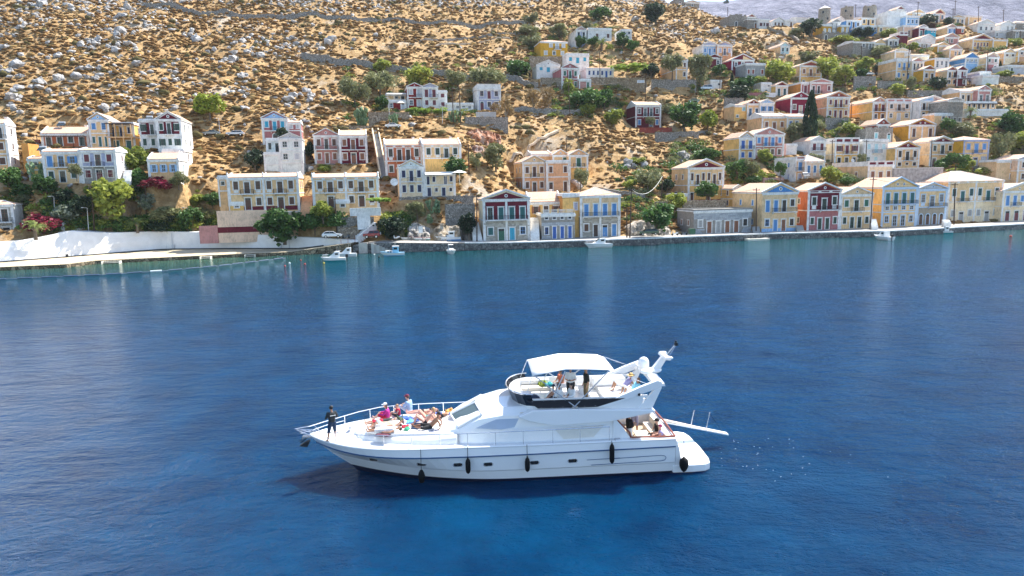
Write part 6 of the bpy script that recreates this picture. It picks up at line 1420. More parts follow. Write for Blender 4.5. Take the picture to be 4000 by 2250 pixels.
def car(px, py, kind, cn, cc, label, yaw=10, flip=False, D=None, name='parked_car', cat='car'):
    L, Hh, body, win = PROF[kind]; p = at(px, py, D) if D else ground(px, py)
    if p is None: return
    t = empty(name, p, R(yaw)+(math.pi if flip else 0), label, cat, 'cars parked in the town')
    W_ = 1.72; s = lambda q: (q[0]-L/2, q[1])
    b = MB(); pl = [s(q) for q in body][::-1]; n = len(pl)
    def wy_(z): return W_/2*(1 if z < 1.0 else 1-.16*(z-1.0)/.5)
    b.v = [(x, -wy_(z), z) for x, z in pl]+[(x, wy_(z), z) for x, z in pl]
    b.f = [tuple(range(n))[::-1], tuple(range(n, 2*n))]+[(i, (i+1) % n, n+(i+1) % n, n+i) for i in range(n)]; b.m = [0]*len(b.f)
    bevel(b.build('body', carpaint(cn, cc), t), .06, 2)
    g = [s(q) for q in win]
    for sg in (-1, 1):
        gy = [(x, sg*(wy_(z)+.012), z) for x, z in g]; u = MB(); mid = (g[0][0]+g[-1][0])/2
        u.add(gy if sg < 0 else gy[::-1], [tuple(range(len(gy)))]); u.build('side_window', CARGL, t)
        u = MB(); u.box(mid-.04, mid+.04, sg*W_/2*.93-.02, sg*W_/2*.93+.02, g[0][1]-.02, g[1][1]-.02); u.build('door_pillar', carpaint(cn, cc), t)
    (x0, z0), (x1, z1) = g[0], g[1]
    u = MB(); u.add([(x0-.14, -wy_(z0)*.86, z0+.02), (x0-.14, wy_(z0)*.86, z0+.02), (x1-.05, wy_(z1)*.86, z1+.06), (x1-.05, -wy_(z1)*.86, z1+.06)], [(0,3,2,1)]); u.build('windscreen', CARGL, t)
    (x0, z0), (x1, z1) = g[-1], g[-2]
    u = MB(); u.add([(x0+.16, -wy_(z0)*.8, z0+.04), (x0+.16, wy_(z0)*.8, z0+.04), (x1+.07, wy_(z1)*.8, z1+.04), (x1+.07, -wy_(z1)*.8, z1+.04)], [(0,1,2,3)]); u.build('rear_window', CARGL, t)
    r = .36 if kind == 'jeep' else .32
    for x in (-L/2+.78, L/2-.82):
        for sg in (-1, 1):
            u = MB(); u.tube((x, sg*(W_/2-.2), r), (x, sg*(W_/2+.03), r), r, r, 14); o = u.build('wheel', RUBBER, t)
            u = MB(); u.tube((x, sg*(W_/2+.0), r), (x, sg*(W_/2+.045), r), r*.62, r*.55, 10); u.build('rim', STEEL, o)
    for sg in (-1, 1):
        u = MB(); u.box(-L/2-.03, -L/2+.12, sg*.62-.16, sg*.62+.16, .62, .78); u.build('headlight', LAMPC, t)
        u = MB(); u.box(L/2-.1, L/2+.03, sg*.66-.12, sg*.66+.12, .68, .86); u.build('tail_light', TAIL, t)
    if kind == 'jeep': u = MB(); u.tube((L/2, 0, .95), (L/2+.2, 0, .95), .32, .32, 12); u.build('spare_wheel', WHITE, t)
    return t
def rz_(px): return 148
car(1298, 929, 'hatch', 'white', (.75,.75,.74), 'white hatchback parked behind the wooden pole near the sea wall', 9, True, 147.6)
car(1452, 930, 'jeep', 'red', (.30,.02,.02), 'small dark red off road car below the white stepped ramp', 9, False, 147.2)
car(2531, 918, 'wagon', 'green', (.08,.13,.07), 'old green estate car parked before the pale boulders', 10, False, 154.6)
car(920, 530, 'wagon', 'silver', (.62,.64,.68), 'silver white estate car parked on the left hillside road', 8, False); car(828, 528, 'sedan', 'grey', (.18,.22,.23), 'grey green saloon parked left of the silver one on the hillside', 8, False)
car(1536, 500, 'sedan', 'white', (.75,.75,.74), 'white car half hidden by golden grass beside the long stairway', 8, True); car(2757, 352, 'van', 'pale', (.66,.72,.76), 'pale blue white van parked under the tall twisted tree', 12, False, None, 'parked_van', 'van')
car(3298, 268, 'wagon', 'slate', (.06,.08,.10), 'dark slate car alone on the brown slope in the upper town', 12, False); car(3392, 295, 'sedan', 'white', (.75,.75,.74), 'white saloon parked left of the long white terrace', 12, False); car(3355, 296, 'hatch', 'slate', (.06,.08,.10), 'small dark car at the left end of the terrace parking row', 12, False); car(3438, 292, 'sedan', 'silver', (.62,.64,.68), 'silver car nearest the cream blue shuttered house', 12, False)
car(2270, 445, 'hatch', 'white', (.75,.75,.74), 'white car under the yellow green tree below the pink house', 10, True); car(2708, 400, 'sedan', 'green', (.10,.15,.13), 'faded green car on the path above the large round tree', 10, False); car(2395, 440, 'hatch', 'silver', (.62,.64,.68), 'silver car partly hidden left of the dark red tiled house', 10)
def scooter(px, py, D, label, cn, cc, yaw=10):
    p = at(px, py, D); t = empty('scooter', p, R(yaw), label, 'scooter', 'scooters on the quay')
    for x in (-.6, .6):
        b = MB(); b.tube((x, -.06, .25), (x, .06, .25), .25, .25, 12); b.build('wheel', RUBBER, t)
    b = MB(); b.prism([(-.5,.3),(-.25,.28),(.2,.28),(.35,.4),(.75,.5),(.8,.72),(.35,.78),(.15,.62),(-.25,.45),(-.42,.95),(-.52,.95)], 'y', -.16, .16); bevel(b.build('body', carpaint(cn, cc), t), .04, 2)
    b = MB(); b.box(.1, .8, -.15, .15, .76, .88); b.build('seat', BLK, t)
    b = MB(); b.tube((-.45, -.32, 1.02), (-.45, .32, 1.02), .025); b.tube((-.6, 0, .25), (-.44, 0, 1.0), .035); b.build('handlebar', BLK, t)
scooter(2636, 920, 155, 'white scooter parked on the quay before the grey rocks', 'white', (.75,.75,.74)); scooter(2672, 918, 156, 'dark moped leaning between the white scooter and the green bin', 'slate', (.06,.08,.10)); scooter(1352, 932, 147.5, 'dark scooter parked right of the white hatchback', 'slate', (.06,.08,.10)); scooter(1548, 936, 147.0, 'white scooter beside the beached boats', 'white', (.75,.75,.74)); scooter(918, 915, 155, 'white scooter before the tan terrace wall', 'white', (.75,.75,.74))
p = at(2702, 917, 156); t = empty('waste_container', p, R(10), 'green wheeled waste container beside the grey warehouse', 'bin'); b = MB(); b.prism([(-.6,.15),(.6,.15),(.72,1.15),(-.72,1.15)], 'y', -.5, .5); b.build('bin_body', plain('bin_green', (.02,.10,.05), .5, 0, .1), t); b = MB(); b.prism([(-.74,1.15),(.74,1.15),(.5,1.4),(-.5,1.4)], 'y', -.55, .55); b.build('lid', plain('bin_lid', (.02,.08,.04), .5, 0, .1), t)
# ---- small craft
def boat(px, py, L, W_, yaw, hull, label, cabin=None, stripe=None, deck='white', land=None, outb=False, top='white', name='moored_boat', cat='boat'):
    p = atz(px, py, land if land is not None else 0.0); t = empty(name, (p.x, p.y, p.z), R(yaw), label, cat, 'small boats along the quay')
    def col(c): return plain('boat_'+c, dict(white=(.80,.80,.78), aqua=(.03,.38,.42), sky=(.22,.52,.72), blue=(.04,.22,.5), red=(.35,.05,.04), wood=(.28,.16,.08), cream=(.7,.62,.45), green=(.05,.25,.2))[c], .3, 0, .08, 2)
    n = 9; b = MB(); H_ = .11*L+.15
    rows = []
    for i in range(n):
        u = i/(n-1); x = -L/2+L*u; k = max(.02, min(1, (1-(1-min(u/.5, 1))**2.1)))*(1-.12*max(0, u-.7)/.3); w2 = W_/2*k; zs_ = H_+.25*(1-u)**2
        rows.append([(x, -w2, zs_), (x+.12*L*(1-u)**2, -w2*.86, .32*H_+.05), (x+.18*L*(1-u)**2, -w2*.55, -.18), (x+.2*L*(1-u)**2, 0, -.32), (x+.18*L*(1-u)**2, w2*.55, -.18), (x+.12*L*(1-u)**2, w2*.86, .32*H_+.05), (x, w2, zs_)])
    for r_ in rows: b.v += r_
    for i in range(n-1):
        for j in range(6):
            q = i*7+j; b.f.append((q, q+7, q+8, q+1)); b.m.append(1 if (stripe and j in (1, 4, 2, 3)) else 0)
    b.f.append(tuple(range((n-1)*7, n*7))); b.m.append(0)
    ho = b.build('hull', [col(hull), col(stripe or hull)], t)
    d = MB()
    for i in range(n-1):
        a, c = rows[i], rows[i+1]; lo = -.10
        d.add([(a[0][0], a[0][1]*.96, a[0][2]+lo), (c[0][0], c[0][1]*.96, c[0][2]+lo), (c[6][0], c[6][1]*.96, c[6][2]+lo), (a[6][0], a[6][1]*.96, a[6][2]+lo)], [(0, 1, 2, 3)], 0)
    d.build('deck', col(deck), t)
    g = MB()
    for sg in (0, 6):
        g.path([rows[i][sg] for i in range(n)], .05, 5)
    g.build('gunwale', col(top if top in ('white','wood','red','sky') else 'white'), t)
    zd = H_-.1
    if cabin == 'fish':
        u = MB(); u.prism([(-W_*.30,zd),(W_*.30,zd),(W_*.27,zd+.55),(-W_*.27,zd+.55)], 'x', -L*.28, L*.02); bevel(u.build('fore_cabin', col(deck), t), .05)
        u = MB(); u.prism([(-W_*.30,zd),(W_*.30,zd),(W_*.26,zd+1.35),(-W_*.26,zd+1.35)], 'x', L*.02, L*.26); bevel(u.build('wheelhouse', col(top), t), .05)
        u = MB(); u.box(L*.0, L*.29, -W_*.32, W_*.32, zd+1.35, zd+1.43); u.build('roof', col('white'), t)
        u = MB()
        for sg in (-1, 1): u.box(L*.06, L*.21, sg*W_*.285-.03, sg*W_*.285+.03, zd+.75, zd+1.15)
        u.build('wheelhouse_window', CARGL, t)
        for x in (-.2, -.1):
            u = MB(); u.box(L*x, L*x+.35, -W_*.3, -W_*.29+.02, zd+.2, zd+.42); u.build('porthole', CARGL, t)
        u = MB(); u.tube((L*.12, 0, zd+1.4), (L*.12, 0, zd+2.4), .04); u.build('mast', STEEL, t)
    elif cabin == 'cruiser':
        u = MB(); u.v = [(-L*.26,-W_*.26,zd),(-L*.26,W_*.26,zd),(L*.24,W_*.34,zd),(L*.24,-W_*.34,zd),(-L*.10,-W_*.24,zd+.6),(-L*.10,W_*.24,zd+.6),(L*.05,W_*.28,zd+1.25),(L*.05,-W_*.28,zd+1.25),(L*.26,W_*.28,zd+1.3),(L*.26,-W_*.28,zd+1.3)]
        u.f = [(0,1,5,4),(4,5,6,7),(7,6,8,9),(2,3,9,8),(0,4,3),(4,7,3),(7,9,3),(1,2,5),(5,2,6),(6,2,8)]; u.m = [0,1,0,0,0,0,0,0,0,0]
        u.build('cabin', [col('white'), CARGL], t)
        for sg in (-1, 1):
            u = MB(); u.box(L*.08, L*.2, sg*W_*.315-.02, sg*W_*.315+.02, zd+.7, zd+1.05); u.build('cabin_window', CARGL, t)
        u = MB(); u.path([(-L*.44, -W_*.12, zd+.2), (-L*.44, -W_*.12, zd+.75), (-L*.2, -W_*.36, zd+.75)], .025, 5); u.path([(-L*.44, W_*.12, zd+.2), (-L*.44, W_*.12, zd+.75), (-L*.2, W_*.36, zd+.75)], .025, 5); u.build('bow_rail', STEEL, t)
        u = MB(); u.tube((L*.15, 0, zd+1.3), (L*.18, 0, zd+2.3), .03); u.tube((L*.22, .3, zd+1.3), (L*.26, .3, zd+2.6), .02); u.build('antenna', STEEL, t)
    elif cabin == 'open':
        for x in (-.22, .05, .28):
            u = MB(); u.box(L*x, L*x+.22, -W_*.40, W_*.40, zd-.02, zd+.05); u.build('thwart', col('wood'), t)
    if outb:
        u = MB(); u.box(L/2-.05, L/2+.45, -.22, .22, H_+.05, H_+.62); u.box(L/2+.1, L/2+.3, -.08, .08, -.4, H_+.05); bevel(u.build('outboard_motor', BLK, t), .06)
    return t
boat(1303, 1021, 4.6, 1.9, 12, 'white', 'white cabin boat with turquoise lower hull, left of the quay steps', 'cruiser', 'aqua', outb=True)
boat(1350, 1003, 4.4, 1.8, 8, 'white', 'white open boat with red gear moored behind the turquoise hulled one', 'cruiser', outb=True)
boat(1533, 1000, 4.9, 1.9, 9, 'white', 'white and light blue fishing boat with tiny wheelhouse at the quay', 'fish', 'sky', top='sky')
boat(1763, 990, 4.2, 1.8, 102, 'white', 'small white boat moored stern first, seen end on, with brown cabin door', 'cruiser')
boat(2336, 967, 6.0, 2.1, 8, 'white', 'all white cabin cruiser before the hip roofed waterfront house', 'cruiser')
boat(3447, 936, 5.4, 2.3, -80, 'white', 'white speedboat seen from the stern with black outboard, right', 'cruiser', outb=True)
boat(3688, 912, 3.6, 1.5, -20, 'white', 'tiny white cabin boat with pale aqua bottom near the right pole', 'cruiser', 'aqua')
boat(1578, 938, 4.0, 1.4, 5, 'white', 'plain white rowing boat on the quay, left of the three beached boats', 'open', land=2.05, name='beached_boat', outb=False)
boat(1640, 939, 4.6, 1.5, 7, 'white', 'white rowing boat with red rim and teal bottom, middle of the beached boats', 'open', 'green', land=1.95, top='red', name='beached_boat')
boat(1750, 940, 5.6, 1.8, 8, 'white', 'beached white boat with small cabin and grey blue bottom, right of the three', 'fish', 'blue', land=1.75, name='beached_boat')
# floating frame and landing planks
p = atz(2950, 938, .0); t = empty('floating_dock', p, R(12), 'white floating frame dock with square opening below the grey warehouse', 'dock'); W4 = plain('dock_boards', (.7,.66,.55), .8, 0, .15, 2)
for n_, a in (('front_beam', (-2.7, 2.7, -1.6, -.75)), ('back_beam', (-2.7, 2.7, 1.0, 1.9)), ('side_beam', (-2.7, -1.7, -.74, .99)), ('side_beam', (1.7, 2.7, -.74, .99))):
    b = MB(); b.box(*a, -.15, .45); b.build(n_, W4, t)
for px, py, wd, lb in ((453, 1034, 3.2, 'wooden bathing steps, largest of the three, at the left platform edge'), (770, 1018, 2.0, 'wooden bathing steps, middle of the three on the platform edge'), (930, 1006, 1.9, 'wooden bathing steps, rightmost on the platform edge')):
    x = at(px, py, 135).x; y = yshore(x); t = empty('bathing_steps', (x, y-.1, 0), R(8), lb, 'steps', 'bathing steps')
    for i in range(3): b = MB(); b.box(-wd/2, wd/2, -.5-.35*i, -.16-.35*i, .42-.26*i, .5-.26*i); b.build('tread', W4, t)
    for s in (-1, 1): b = MB(); b.box(s*wd/2-.05, s*wd/2+.05, -1.3, 0, -.5, .55); b.build('side_rail', W4, t)
t = empty('landing_plank', atz(3935, 893, 0), R(14), 'narrow white landing stage on piles at the far right quay', 'dock'); b = MB(); b.box(-2.6, 2.6, -.6, .6, .35, .5); b.build('deck', W4, t); b = MB()
for x in (-2.3, 2.3): b.tube((x, 0, -1.5), (x, 0, .4), .1)
b.build('pile', W4, t)
# buoys and the swim line
def buoy(px, py, c, r, label):
    p = atz(px, py, 0); b = MB(); b.ball((0, 0, r*.35), r, 10, 7); b.tube((0, 0, r*1.1), (0, 0, r*1.5), r*.2, r*.12, 6)
    tag(b.build('mooring_buoy', plain('buoy_'+c, dict(red=(.45,.03,.02), white=(.75,.74,.7), yellow=(.6,.42,.03), black=(.02,.02,.02), orange=(.5,.14,.03))[c], .5, 0, .1), None, p, smooth=True), label, 'buoy', 'mooring buoys')
for a in ((3948,925,'red',.30,'bright red buoy alone at the far right'),(1113,1041,'red',.2,'red buoy, lowest left of the cluster by the swim line end'),(1131,1030,'white',.2,'white buoy in the cluster by the swim line end'),(1175,1018,'red',.18,'small red buoy nearest the bathing platform end'),(1191,1034,'red',.22,'red buoy nearest the turquoise hulled boat'),(1265,1030,'yellow',.2,'yellow white buoy at the bow of the turquoise hulled boat'),(1481,1006,'black',.24,'black buoy left of the blue fishing boat'),(1462,996,'white',.18,'white buoy between the black one and the quay steps'),(2131,968,'yellow',.22,'yellow buoy below the ashlar block, left of the pair'),(2139,966,'white',.22,'white buoy below the ashlar block, right of the pair'),(2545,950,'orange',.25,'orange buoy by the quay below the green estate car'),(2605,952,'white',.2,'white buoy by the quay left of the grey warehouse'),(2802,941,'white',.2,'white float at the quay foot, left before the warehouse'),(2832,938,'white',.24,'tall white float at the quay foot, right before the warehouse')): buoy(*a)
pts = [(-60,1094),(150,1085),(400,1074),(650,1058),(850,1040),(1000,1022),(1115,1008)]
P = [atz(a, b_, .02) for a, b_ in pts]; t = empty('swim_line', P[0], 0, 'long swim line of grey and white floats curving along the bathing platform', 'rope')
b = MB(); b.path([p-P[0] for p in P], .07, 6); b.build('rope', plain('rope_grey', (.12,.14,.2), .8, 0, .1), t)
u = MB(); u.tube((-1.1, 0, 0), (1.1, 0, 0), .10, .10, 8); fm = u.mesh('float', plain('float_grey', (.10,.13,.2), .6, 0, .2, 1)); u = MB(); u.tube((-.9, 0, 0), (.9, 0, 0), .16, .16, 8); fw = u.mesh('float', plain('float_white', (.7,.72,.72), .6, 0, .1))
k = 0
for a, c in zip(P[:-1], P[1:]):
    L = (c-a).length; n = int(L/2.7)
    for i in range(n):
        q = a.lerp(c, (i+.5)/n)-P[0]; k += 1; o = put('float', fw if k % 17 == 8 else fm, t, q+Vector((0, 0, .08)), math.atan2(c.y-a.y, c.x-a.x))
# quay steps, railing, ramp posts
for i, px in enumerate((1332, 1360, 1388, 1413, 1424)):
    x = at(px, 940, 146).x; b = MB(); b.tube((x, yshore(x)+1.2, zp(x) if x < XWEND else zq(x)), (x, yshore(x)+1.2, (zp(x) if x < XWEND else zq(x))+1.0), .05); tag(b.build('railing_post', wood('brick')), 'rusty railing post on the quay ramp, number %s from the left' % ('one','two','three','four','five')[i], 'post', 'ramp railing posts')
x0 = at(1450, 960, 144).x; b = MB()
t = empty('quay_steps', (x0, yshore(x0)-.05, 0), R(8), 'white edged steps down the quay wall beside the blue fishing boat', 'stairs')
for i in range(8): b = MB(); b.box(i*.55, i*.55+.6, -.55, .0, -.2, 2.2-i*.26); b.build('step', CONC if i % 2 else plain('step_light', (.5,.48,.43), .9, 0, .1), t)
xk = at(1422, 960, 145).x; b = MB(); b.box(xk-.9, xk+.9, yshore(xk)-.25, yshore(xk)+.2, -1.5, 2.28); tag(b.build('quay_buttress', plain('pale_render', (.55,.50,.43), .9, 0, .3, 1, .02)), 'pale plastered buttress in the dark quay wall near the steps', 'buttress')
for px, py, lb in ((262, 1003, 'left'), (303, 1000, 'right')):
    p = at(px, py, wy(at(px, py, 141).x)-.6); p.z = zp(p.x); b = MB(); b.tube(p+Vector((0, 0, -.02)), p+Vector((0, 0, .55)), .28, .24, 10); b.tube(p+Vector((0, 0, .55)), p+Vector((0, 0, .65)), .3, .3, 10); tag(b.build('litter_bin', BLK), 'black litter bin at the foot of the sloping sea wall, %s one' % lb, 'bin', 'litter bins')
# furniture seen in the town
def umbrella(px, py, D, r, h, label):
    p = at(px, py, D); t = empty('parasol', p, 0, label, 'parasol', 'white parasols'); b = MB(); b.tube((0, 0, -.6), (0, 0, h), .04); b.build('pole', STEEL, t); b = MB(); b.lathe([(r, h-.5), (r*.5, h-.15), (.03, h+.1)], n=8); b.build('canopy', plain('parasol_cloth', (.82,.8,.76), .8, 0, .05), t)
umbrella(1566, 428, 222.5, 1.4, 2.5, 'cream parasol on the terrace of the red ground level room'); umbrella(1795, 710, 161, 1.8, 2.6, 'white draped parasol right of the ivory wing')
def sat(px, py, D, label, s=.45):
    p = at(px, py, D); t = empty('satellite_dish', p, R(10), label, 'dish', 'satellite dishes'); b = MB(); b.lathe([(.0, 0), (s*.6, .05), (s, .18)], n=12); o = b.build('dish', WHITE, t); o.rotation_euler = (R(70), 0, 0); b = MB(); b.tube((0, 0, -1), (0, .1, 0), .03); b.build('stand', STEEL, t)
sat(3330, 628, 210, 'red dish on the terrace under the maroon panel house', .6); sat(1540, 712, 158.5, 'white round tank face left of the ivory pediment house', .9)
for px, py, D, lb in ((1385, 340, 243, 'far left cottage'),): pass
def tank(px, py, D, label):
    p = at(px, py, D); t = empty('water_heater', p, R(10), label, 'water heater', 'rooftop solar water heaters'); b = MB(); b.tube((-.7, .5, .9), (.7, .5, .9), .28, .28, 10); b.build('tank', LAMPM, t); b = MB(); b.hexa([(-.9,-.7,.05),(.9,-.7,.05),(.9,.45,.75),(-.9,.45,.75)], [(-.9,-.72,.13),(.9,-.72,.13),(.9,.42,.83),(-.9,.42,.83)]); b.build('collector', CARGL, t); b = MB(); b.box(-.8, -.7, .4, .5, -.6, .8); b.box(.7, .8, .4, .5, -.6, .8); b.build('frame', STEEL, t)
tank(583, 470, 176, 'solar water heater on the maroon mansion roof'); tank(240, 493, 174, 'solar water heater on the terracotta house roof'); tank(165, 590, 160, 'solar water heater behind the small yellow annex'); tank(3148, 696-6, 186, 'orange legged water heater below the hipped bay')
# ================================================================ the motor yacht
YO = at(1212, 1722, 32.3); YO.z = 0; YYAW = R(3.5)
GEL = plain('white_gelcoat', (.83,.84,.84), .18, 0, .03, .8, 0, .5, .6); GELT = plain('deck_nonskid', (.80,.80,.78), .55, 0, .05, 2)
NAVY = plain('antifouling_navy', (.01,.015,.04), .4, 0, 0); CHR = plain('polished_rail', (.85,.85,.86), .18, .75, 0); TINT = plain('tinted_windscreen', (.06,.085,.08), .05, 0, 0, 1, 0, .8, 0)
VINYL = plain('cream_vinyl', (.72,.64,.52), .6, 0, .08, 2); TEAK = plain('varnished_teak', (.28,.075,.04), .35, 0, .25, 6); BPAN = plain('black_vinyl_screen', (.006,.008,.016), .35, 0, 0)
Y = empty('motor_yacht', YO, YYAW, 'large white flybridge motor yacht crossing the harbour with sunbathers on its foredeck', 'yacht')
LS = 17.7
def shp(u, full): return 1-(1-min(u/full, 1))**(3.0 if full < .4 else 2.25)
LEV = [ # z bow, z mid, z stern, stem s, half beam, fullness, tail factor
 (1.90, 1.86, 1.78, 0.0, 2.47, .36, .93), (1.56, 1.46, 1.46, .30, 2.50, .38, .93), (1.50, 1.40, 1.40, .34, 2.44, .39, .93), (.95, .66, .62, 1.05, 2.36, .50, .95), (.90, .60, .56, 1.10, 2.31, .50, .95), (.30, .16, .14, 1.95, 2.22, .52, .96), (-.1, -.12, -.12, 2.3, 2.1, .55, .96), (-.7, -.8, -.7, 3.2, .9, .6, .9)]
NU = 36
def hp(l, i):
    zb, zm, zs_, s0, B, fl, tl = LEV[l]; u = (i/(NU-1))**1.35; s = s0+(LS-s0)*u
    hb = B*shp(u, fl)*(1-(1-tl)*max(0, (u-.6)/.4)); z = zb+(zm-zb)*min(1, u/.45) if u < .45 else zm+(zs_-zm)*(u-.45)/.55
    return s, max(hb, .02), z
b = MB(); nl = len(LEV)
for sg in (-1, 1):
    k0 = len(b.v)
    for l in range(nl):
        for i in range(NU):
            s, h_, z = hp(l, i); b.v.append((s, sg*h_, z))
    for l in range(nl-1):
        for i in range(NU-1):
            q = k0+l*NU+i; f = (q, q+1, q+NU+1, q+NU); b.f.append(f if sg > 0 else f[::-1]); b.m.append(1 if l >= 5 else 0)
k1 = nl*NU
b.f.append(tuple([l*NU+NU-1 for l in range(nl)]+[k1+l*NU+NU-1 for l in range(nl-1, -1, -1)])); b.m.append(0)
b.build('hull', [GEL, NAVY], Y, smooth=False)
for sg in (-1, 1):
    u = MB(); u.path([(hp(1, i)[0], sg*(hp(1, i)[1]+.0), hp(1, i)[2]-.03) for i in range(NU)], .035, 6); u.build('rub_rail', plain('rub_rail_navy', (.03,.09,.2), .3, 0, 0), Y)
    u = MB(); u.path([(hp(0, i)[0], sg*(hp(0, i)[1]-.03), hp(0, i)[2]+.01) for i in range(NU)], .06, 6); u.build('gunwale', GEL, Y)
def hb0(s):
    for i in range(NU-1):
        a, c = hp(0, i), hp(0, i+1)
        if a[0] <= s <= c[0]: t = (s-a[0])/(c[0]-a[0]+1e-9); return a[1]*(1-t)+c[1]*t, a[2]*(1-t)+c[2]*t
    return (hp(0, NU-1)[1], hp(0, NU-1)[2])
# deck
b = MB(); ss = [.02, .15, .4, .8, 1.3, 2, 3, 4, 5, 6, 7, 8.5, 10, 12, 14, 14.8]
for s in ss:
    h_, z = hb0(s); b.v += [(s, -h_+.02, z-.02), (s, -h_*.5, z+.05), (s, 0, z+.07), (s, h_*.5, z+.05), (s, h_-.02, z-.02)]
for i in range(len(ss)-1):
    for j in range(4): q = i*5+j; b.f.append((q, q+5, q+6, q+1)); b.m.append(0)
b.build('deck', GELT, Y, smooth=True)
# foredeck trunk with sun pad
b = MB(); ss = [2.2, 2.5, 3.2, 4.2, 5.4, 6.6, 7.3]; hw = [.25, .75, 1.15, 1.5, 1.72, 1.82, 1.85]; zt = [1.98, 2.12, 2.18, 2.22, 2.26, 2.30, 2.34]
for s, w_, z in zip(ss, hw, zt):
    b.v += [(s, -w_-.12, 1.86), (s, -w_, z-.08), (s, -w_*.8, z), (s, 0, z+.05), (s, w_*.8, z), (s, w_, z-.08), (s, w_+.12, 1.86)]
for i in range(len(ss)-1):
    for j in range(6): q = i*7+j; b.f.append((q, q+7, q+8, q+1)); b.m.append(0)
b.f.append((0, 1, 2, 3, 4, 5, 6)); b.m.append(0)
b.build('coachroof', GELT, Y, smooth=True)
b = MB(); b.prism([(2.9,-.9),(4.2,-1.35),(6.5,-1.6),(6.5,1.6),(4.2,1.35),(2.9,.9)], 'z', 2.2, 2.31); bevel(b.build('sun_pad', plain('sun_pad_white', (.82,.81,.79), .7, 0, .05, 3), Y), .03)
# deckhouse
SEC = [(6.55, 1.25, 1.15, 2.20, .8, 2.30, 2.36), (7.0, 1.65, 1.45, 2.38, 1.0, 2.54, 2.60), (7.45, 1.85, 1.62, 2.50, 1.25, 2.76, 2.84), (8.35, 1.97, 1.72, 2.95, 1.35, 3.15, 3.22), (9.4, 2.02, 1.80, 3.12, 1.4, 3.42, 3.50), (10.6, 2.03, 1.86, 3.12, 1.55, 3.48, 3.56), (11.2, 2.03, 1.86, 3.0, 1.6, 3.1, 3.15), (14.75, 2.0, 1.86, 3.0, 1.6, 3.1, 3.15)]
b = MB()
for s, wb_, ws_, zs_, wt, zt_, zr in SEC: b.v += [(s, -wb_, 1.82), (s, -ws_, zs_), (s, -wt, zt_), (s, 0, zr), (s, wt, zt_), (s, ws_, zs_), (s, wb_, 1.82)]
for i in range(len(SEC)-1):
    for j in range(6): q = i*7+j; b.f.append((q, q+7, q+8, q+1)); b.m.append(0)
q = (len(SEC)-1)*7; b.f.append((q+6, q+5, q+4, q+3, q+2, q+1, q)); b.m.append(0)
b.build('deckhouse', GEL, Y, smooth=False)
def plate(name, pts, n, th, m_, parent=Y):
    n = Vector(n).normalized()*th; b = MB(); k = len(pts); b.v = [tuple(Vector(p)-n*.3) for p in pts]+[tuple(Vector(p)+n) for p in pts]
    b.f = [tuple(range(k))[::-1], tuple(range(k, 2*k))]+[(i, (i+1) % k, k+(i+1) % k, k+i) for i in range(k)]; b.m = [0]*len(b.f)
    return b.build(name, m_, parent)
for sg in (-1, 1):
    a = [(6.98, sg*.05, 2.66), (7.40, sg*1.52, 2.52), (8.52, sg*1.52, 3.10), (8.22, sg*.05, 3.22)]
    o = plate('windscreen', a if sg < 0 else a[::-1], (-.5, sg*.35, .8), .05, TINT)
    fr = MB(); aa = [Vector(q)+Vector((-.02, sg*.02, .05)) for q in a]; fr.path(aa+[aa[0]], .045, 6); fr.build('frame', GEL, o)
    u = MB(); u.tube(Vector(a[1])+Vector((.1, -sg*.5, .12)), Vector(a[1])+Vector((.62, -sg*.55+sg*.0, .42)), .015); u.build('wiper', BLK, o)
    w_ = [(8.15, 2.60), (9.15, 2.98), (10.45, 2.98), (10.9, 2.68), (9.4, 2.5)]
    plate('side_window', [(s, sg*(2.0-.17*(z-1.82)/1.2+.0), z) for s, z in (w_ if sg > 0 else w_[::-1])][::-1], (0, sg, .15), .03, plain('window_cover', (.42,.50,.62), .4, 0, .08, 2))
    w_ = [(11.93, 2.42), (14.3, 2.50), (13.8, 1.98), (12.35, 1.93)]
    plate('canvas_window', [(s, sg*(2.02-.12*(z-1.82)), z) for s, z in (w_ if sg > 0 else w_[::-1])], (0, sg, .1), .03, plain('white_canvas', (.72,.69,.62), .8, 0, .06, 3))
    w_ = [(14.74,1.8),(14.74,2.95),(15.2,2.4),(15.6,1.8)]
    u = MB(); u.prism(w_, 'y', sg*1.93, sg*2.03); u.build('wing_panel', GEL, Y); u = MB(); u.path([(14.8, sg*1.98, 2.9), (15.2, sg*1.98, 2.45), (15.55, sg*1.98, 2.1), (15.62, sg*1.98, 1.8)], .05, 6); u.build('grab_rail', TEAK, Y)
# flybridge deck with tapering wings
b = MB(); b.prism([(10.2, 3.12), (10.9, 3.42), (12.7, 3.42), (16.75, 3.2), (16.75, 3.1), (14.6, 2.72), (11.9, 2.62), (10.7, 2.9)], 'y', -2.12, 2.12); bevel(b.build('flybridge_deck', GEL, Y), .04)
